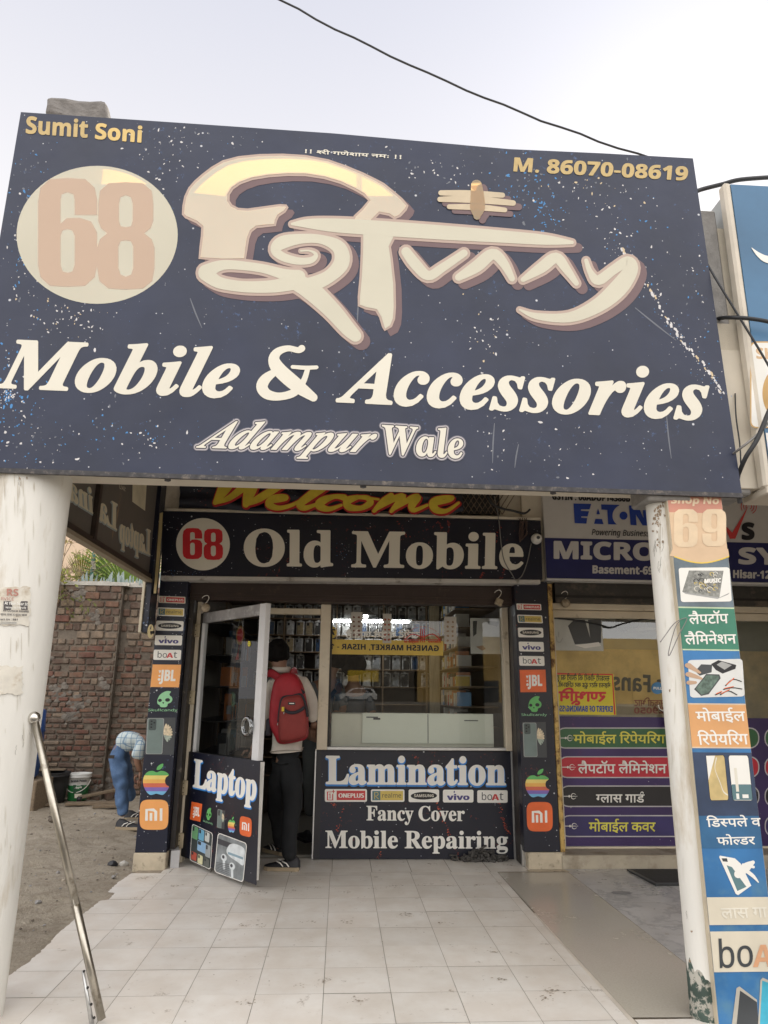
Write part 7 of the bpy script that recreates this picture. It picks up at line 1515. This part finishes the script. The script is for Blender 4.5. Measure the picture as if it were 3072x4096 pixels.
# ------------------------------------------------------------------ the far side of the street: sunlit, seen as reflections in the glass
b = MB(); b.box(-150, 150, -92, -58, -.3, .55, asph); struct(b.build('road', asph))
om = M('ochre_facade', (.50, .34, .12), .85, var=.2, vs=.4); dm = M('brown_facade', (.085, .075, .06), .85, var=.3, vs=.4)
def market(name, label, x0, x1, h, mat_, sb_):
    t_ = thing(name, label, 'building', ((x0 + x1) / 2, -86, .55)); b = MB(); b.box(x0, x1, -96, -86, .5, h, mat_); b.box(x0, x1, -86.8, -86, h, h + .5, mat_); b.build('wall', mat_, t_)
    k = 0; x = x0 + 1
    while x + 5 < x1:
        b = MB(); b.box(x, x + 4.2, -86, -85.9, .55, 3.3, random.choice((dgrey, spc[2], mat_))); b.build('shutter', None, t_)
        if sb_: b = MB(); b.box(x, x + 4.4, -86, -85.8, 4.0, 5.0, sb_[k % len(sb_)]); b.build('signboard', None, t_)
        x += 5.5; k += 1
market('market_building', 'ochre market building across the street, seen reflected in the dusty window', 10, 80, 8.5, om, None)
market('market_building', 'dark brown market building across the street, seen reflected in the shop window', -60, 9.6, 9.5, dm, None)
b = MB(); b.box(.9, 4.9, -85.5, -85.3, 3.0, 4.4, yellowP); b.box(1.0, 1.15, -85.5, -85.3, .55, 3.0, ironD); b.box(4.6, 4.75, -85.5, -85.3, .55, 3.0, ironD); o = b.build('street_board', yellowP); tag(o, 'yellow street signboard behind the white hatchback, seen reflected in the shop window', 'signboard')
cx, cy = 1.95, -70.0
car = thing('parked_car', 'white hatchback parked across the street, seen reflected in the shop window', 'car', (cx, cy, .55)); cw = M('car_white_paint', (.72, .73, .73), .25, var=0, spec=.6)
def cpv(u, z, y): return Vector((cx + u, cy + y, z + .55))
side = [(-1.95, .35), (-1.98, .62), (-1.85, .85), (-1.30, .98), (-.70, 1.42), (-.3, 1.50), (.9, 1.50), (1.55, 1.38), (1.85, .98), (1.98, .80), (1.97, .35)]
b = MB(); rg = []
for y, s in ((-.85, .94), (-.80, 1), (.80, 1), (.85, .94)): rg.append([b.bm.verts.new(cpv(u * (s if abs(u) > 1.5 else 1), z if z < .9 else .9 + (z - .9) * (1 if abs(y) < .82 else .9), y * (1 if z < .99 else .86))) for u, z in side])
for i in range(3):
    for k in range(len(side)): f = b.bm.faces.new((rg[i][k], rg[i][(k + 1) % len(side)], rg[i + 1][(k + 1) % len(side)], rg[i + 1][k])); f.smooth = False
b.bm.faces.new(rg[0]); b.bm.faces.new(rg[-1]); b.build('body', cw, car)
for sgn in (-1, 1):
    b = MB(); b.face([cpv(-.98, .98, sgn * .80), cpv(-.52, 1.38, sgn * .745), cpv(.25, 1.42, sgn * .745), cpv(.25, .98, sgn * .80)], black); b.face([cpv(.33, .98, sgn * .80), cpv(.33, 1.42, sgn * .745), cpv(1.3, 1.36, sgn * .75), cpv(1.55, 1.0, sgn * .80)], black)
    for f in b.bm.faces:
        for v in f.verts: v.co.y += sgn * .02
    b.build('window', black, car)
    for u in (-1.25, 1.25):
        b = MB()
        for r_, y0, y1, m_ in ((.33, .70, .86, black), (.21, .72, .875, alu)):
            P = [(cx + u + r_ * math.cos(2 * math.pi * k / 24), cy + sgn * y0, 
.33 + .55 + r_ * math.sin(2 * math.pi * k / 24)) for k in range(24)]; b.prism(P, (0, sgn * (y1 - y0), 0), m_)
        b.build('wheel', None, car)
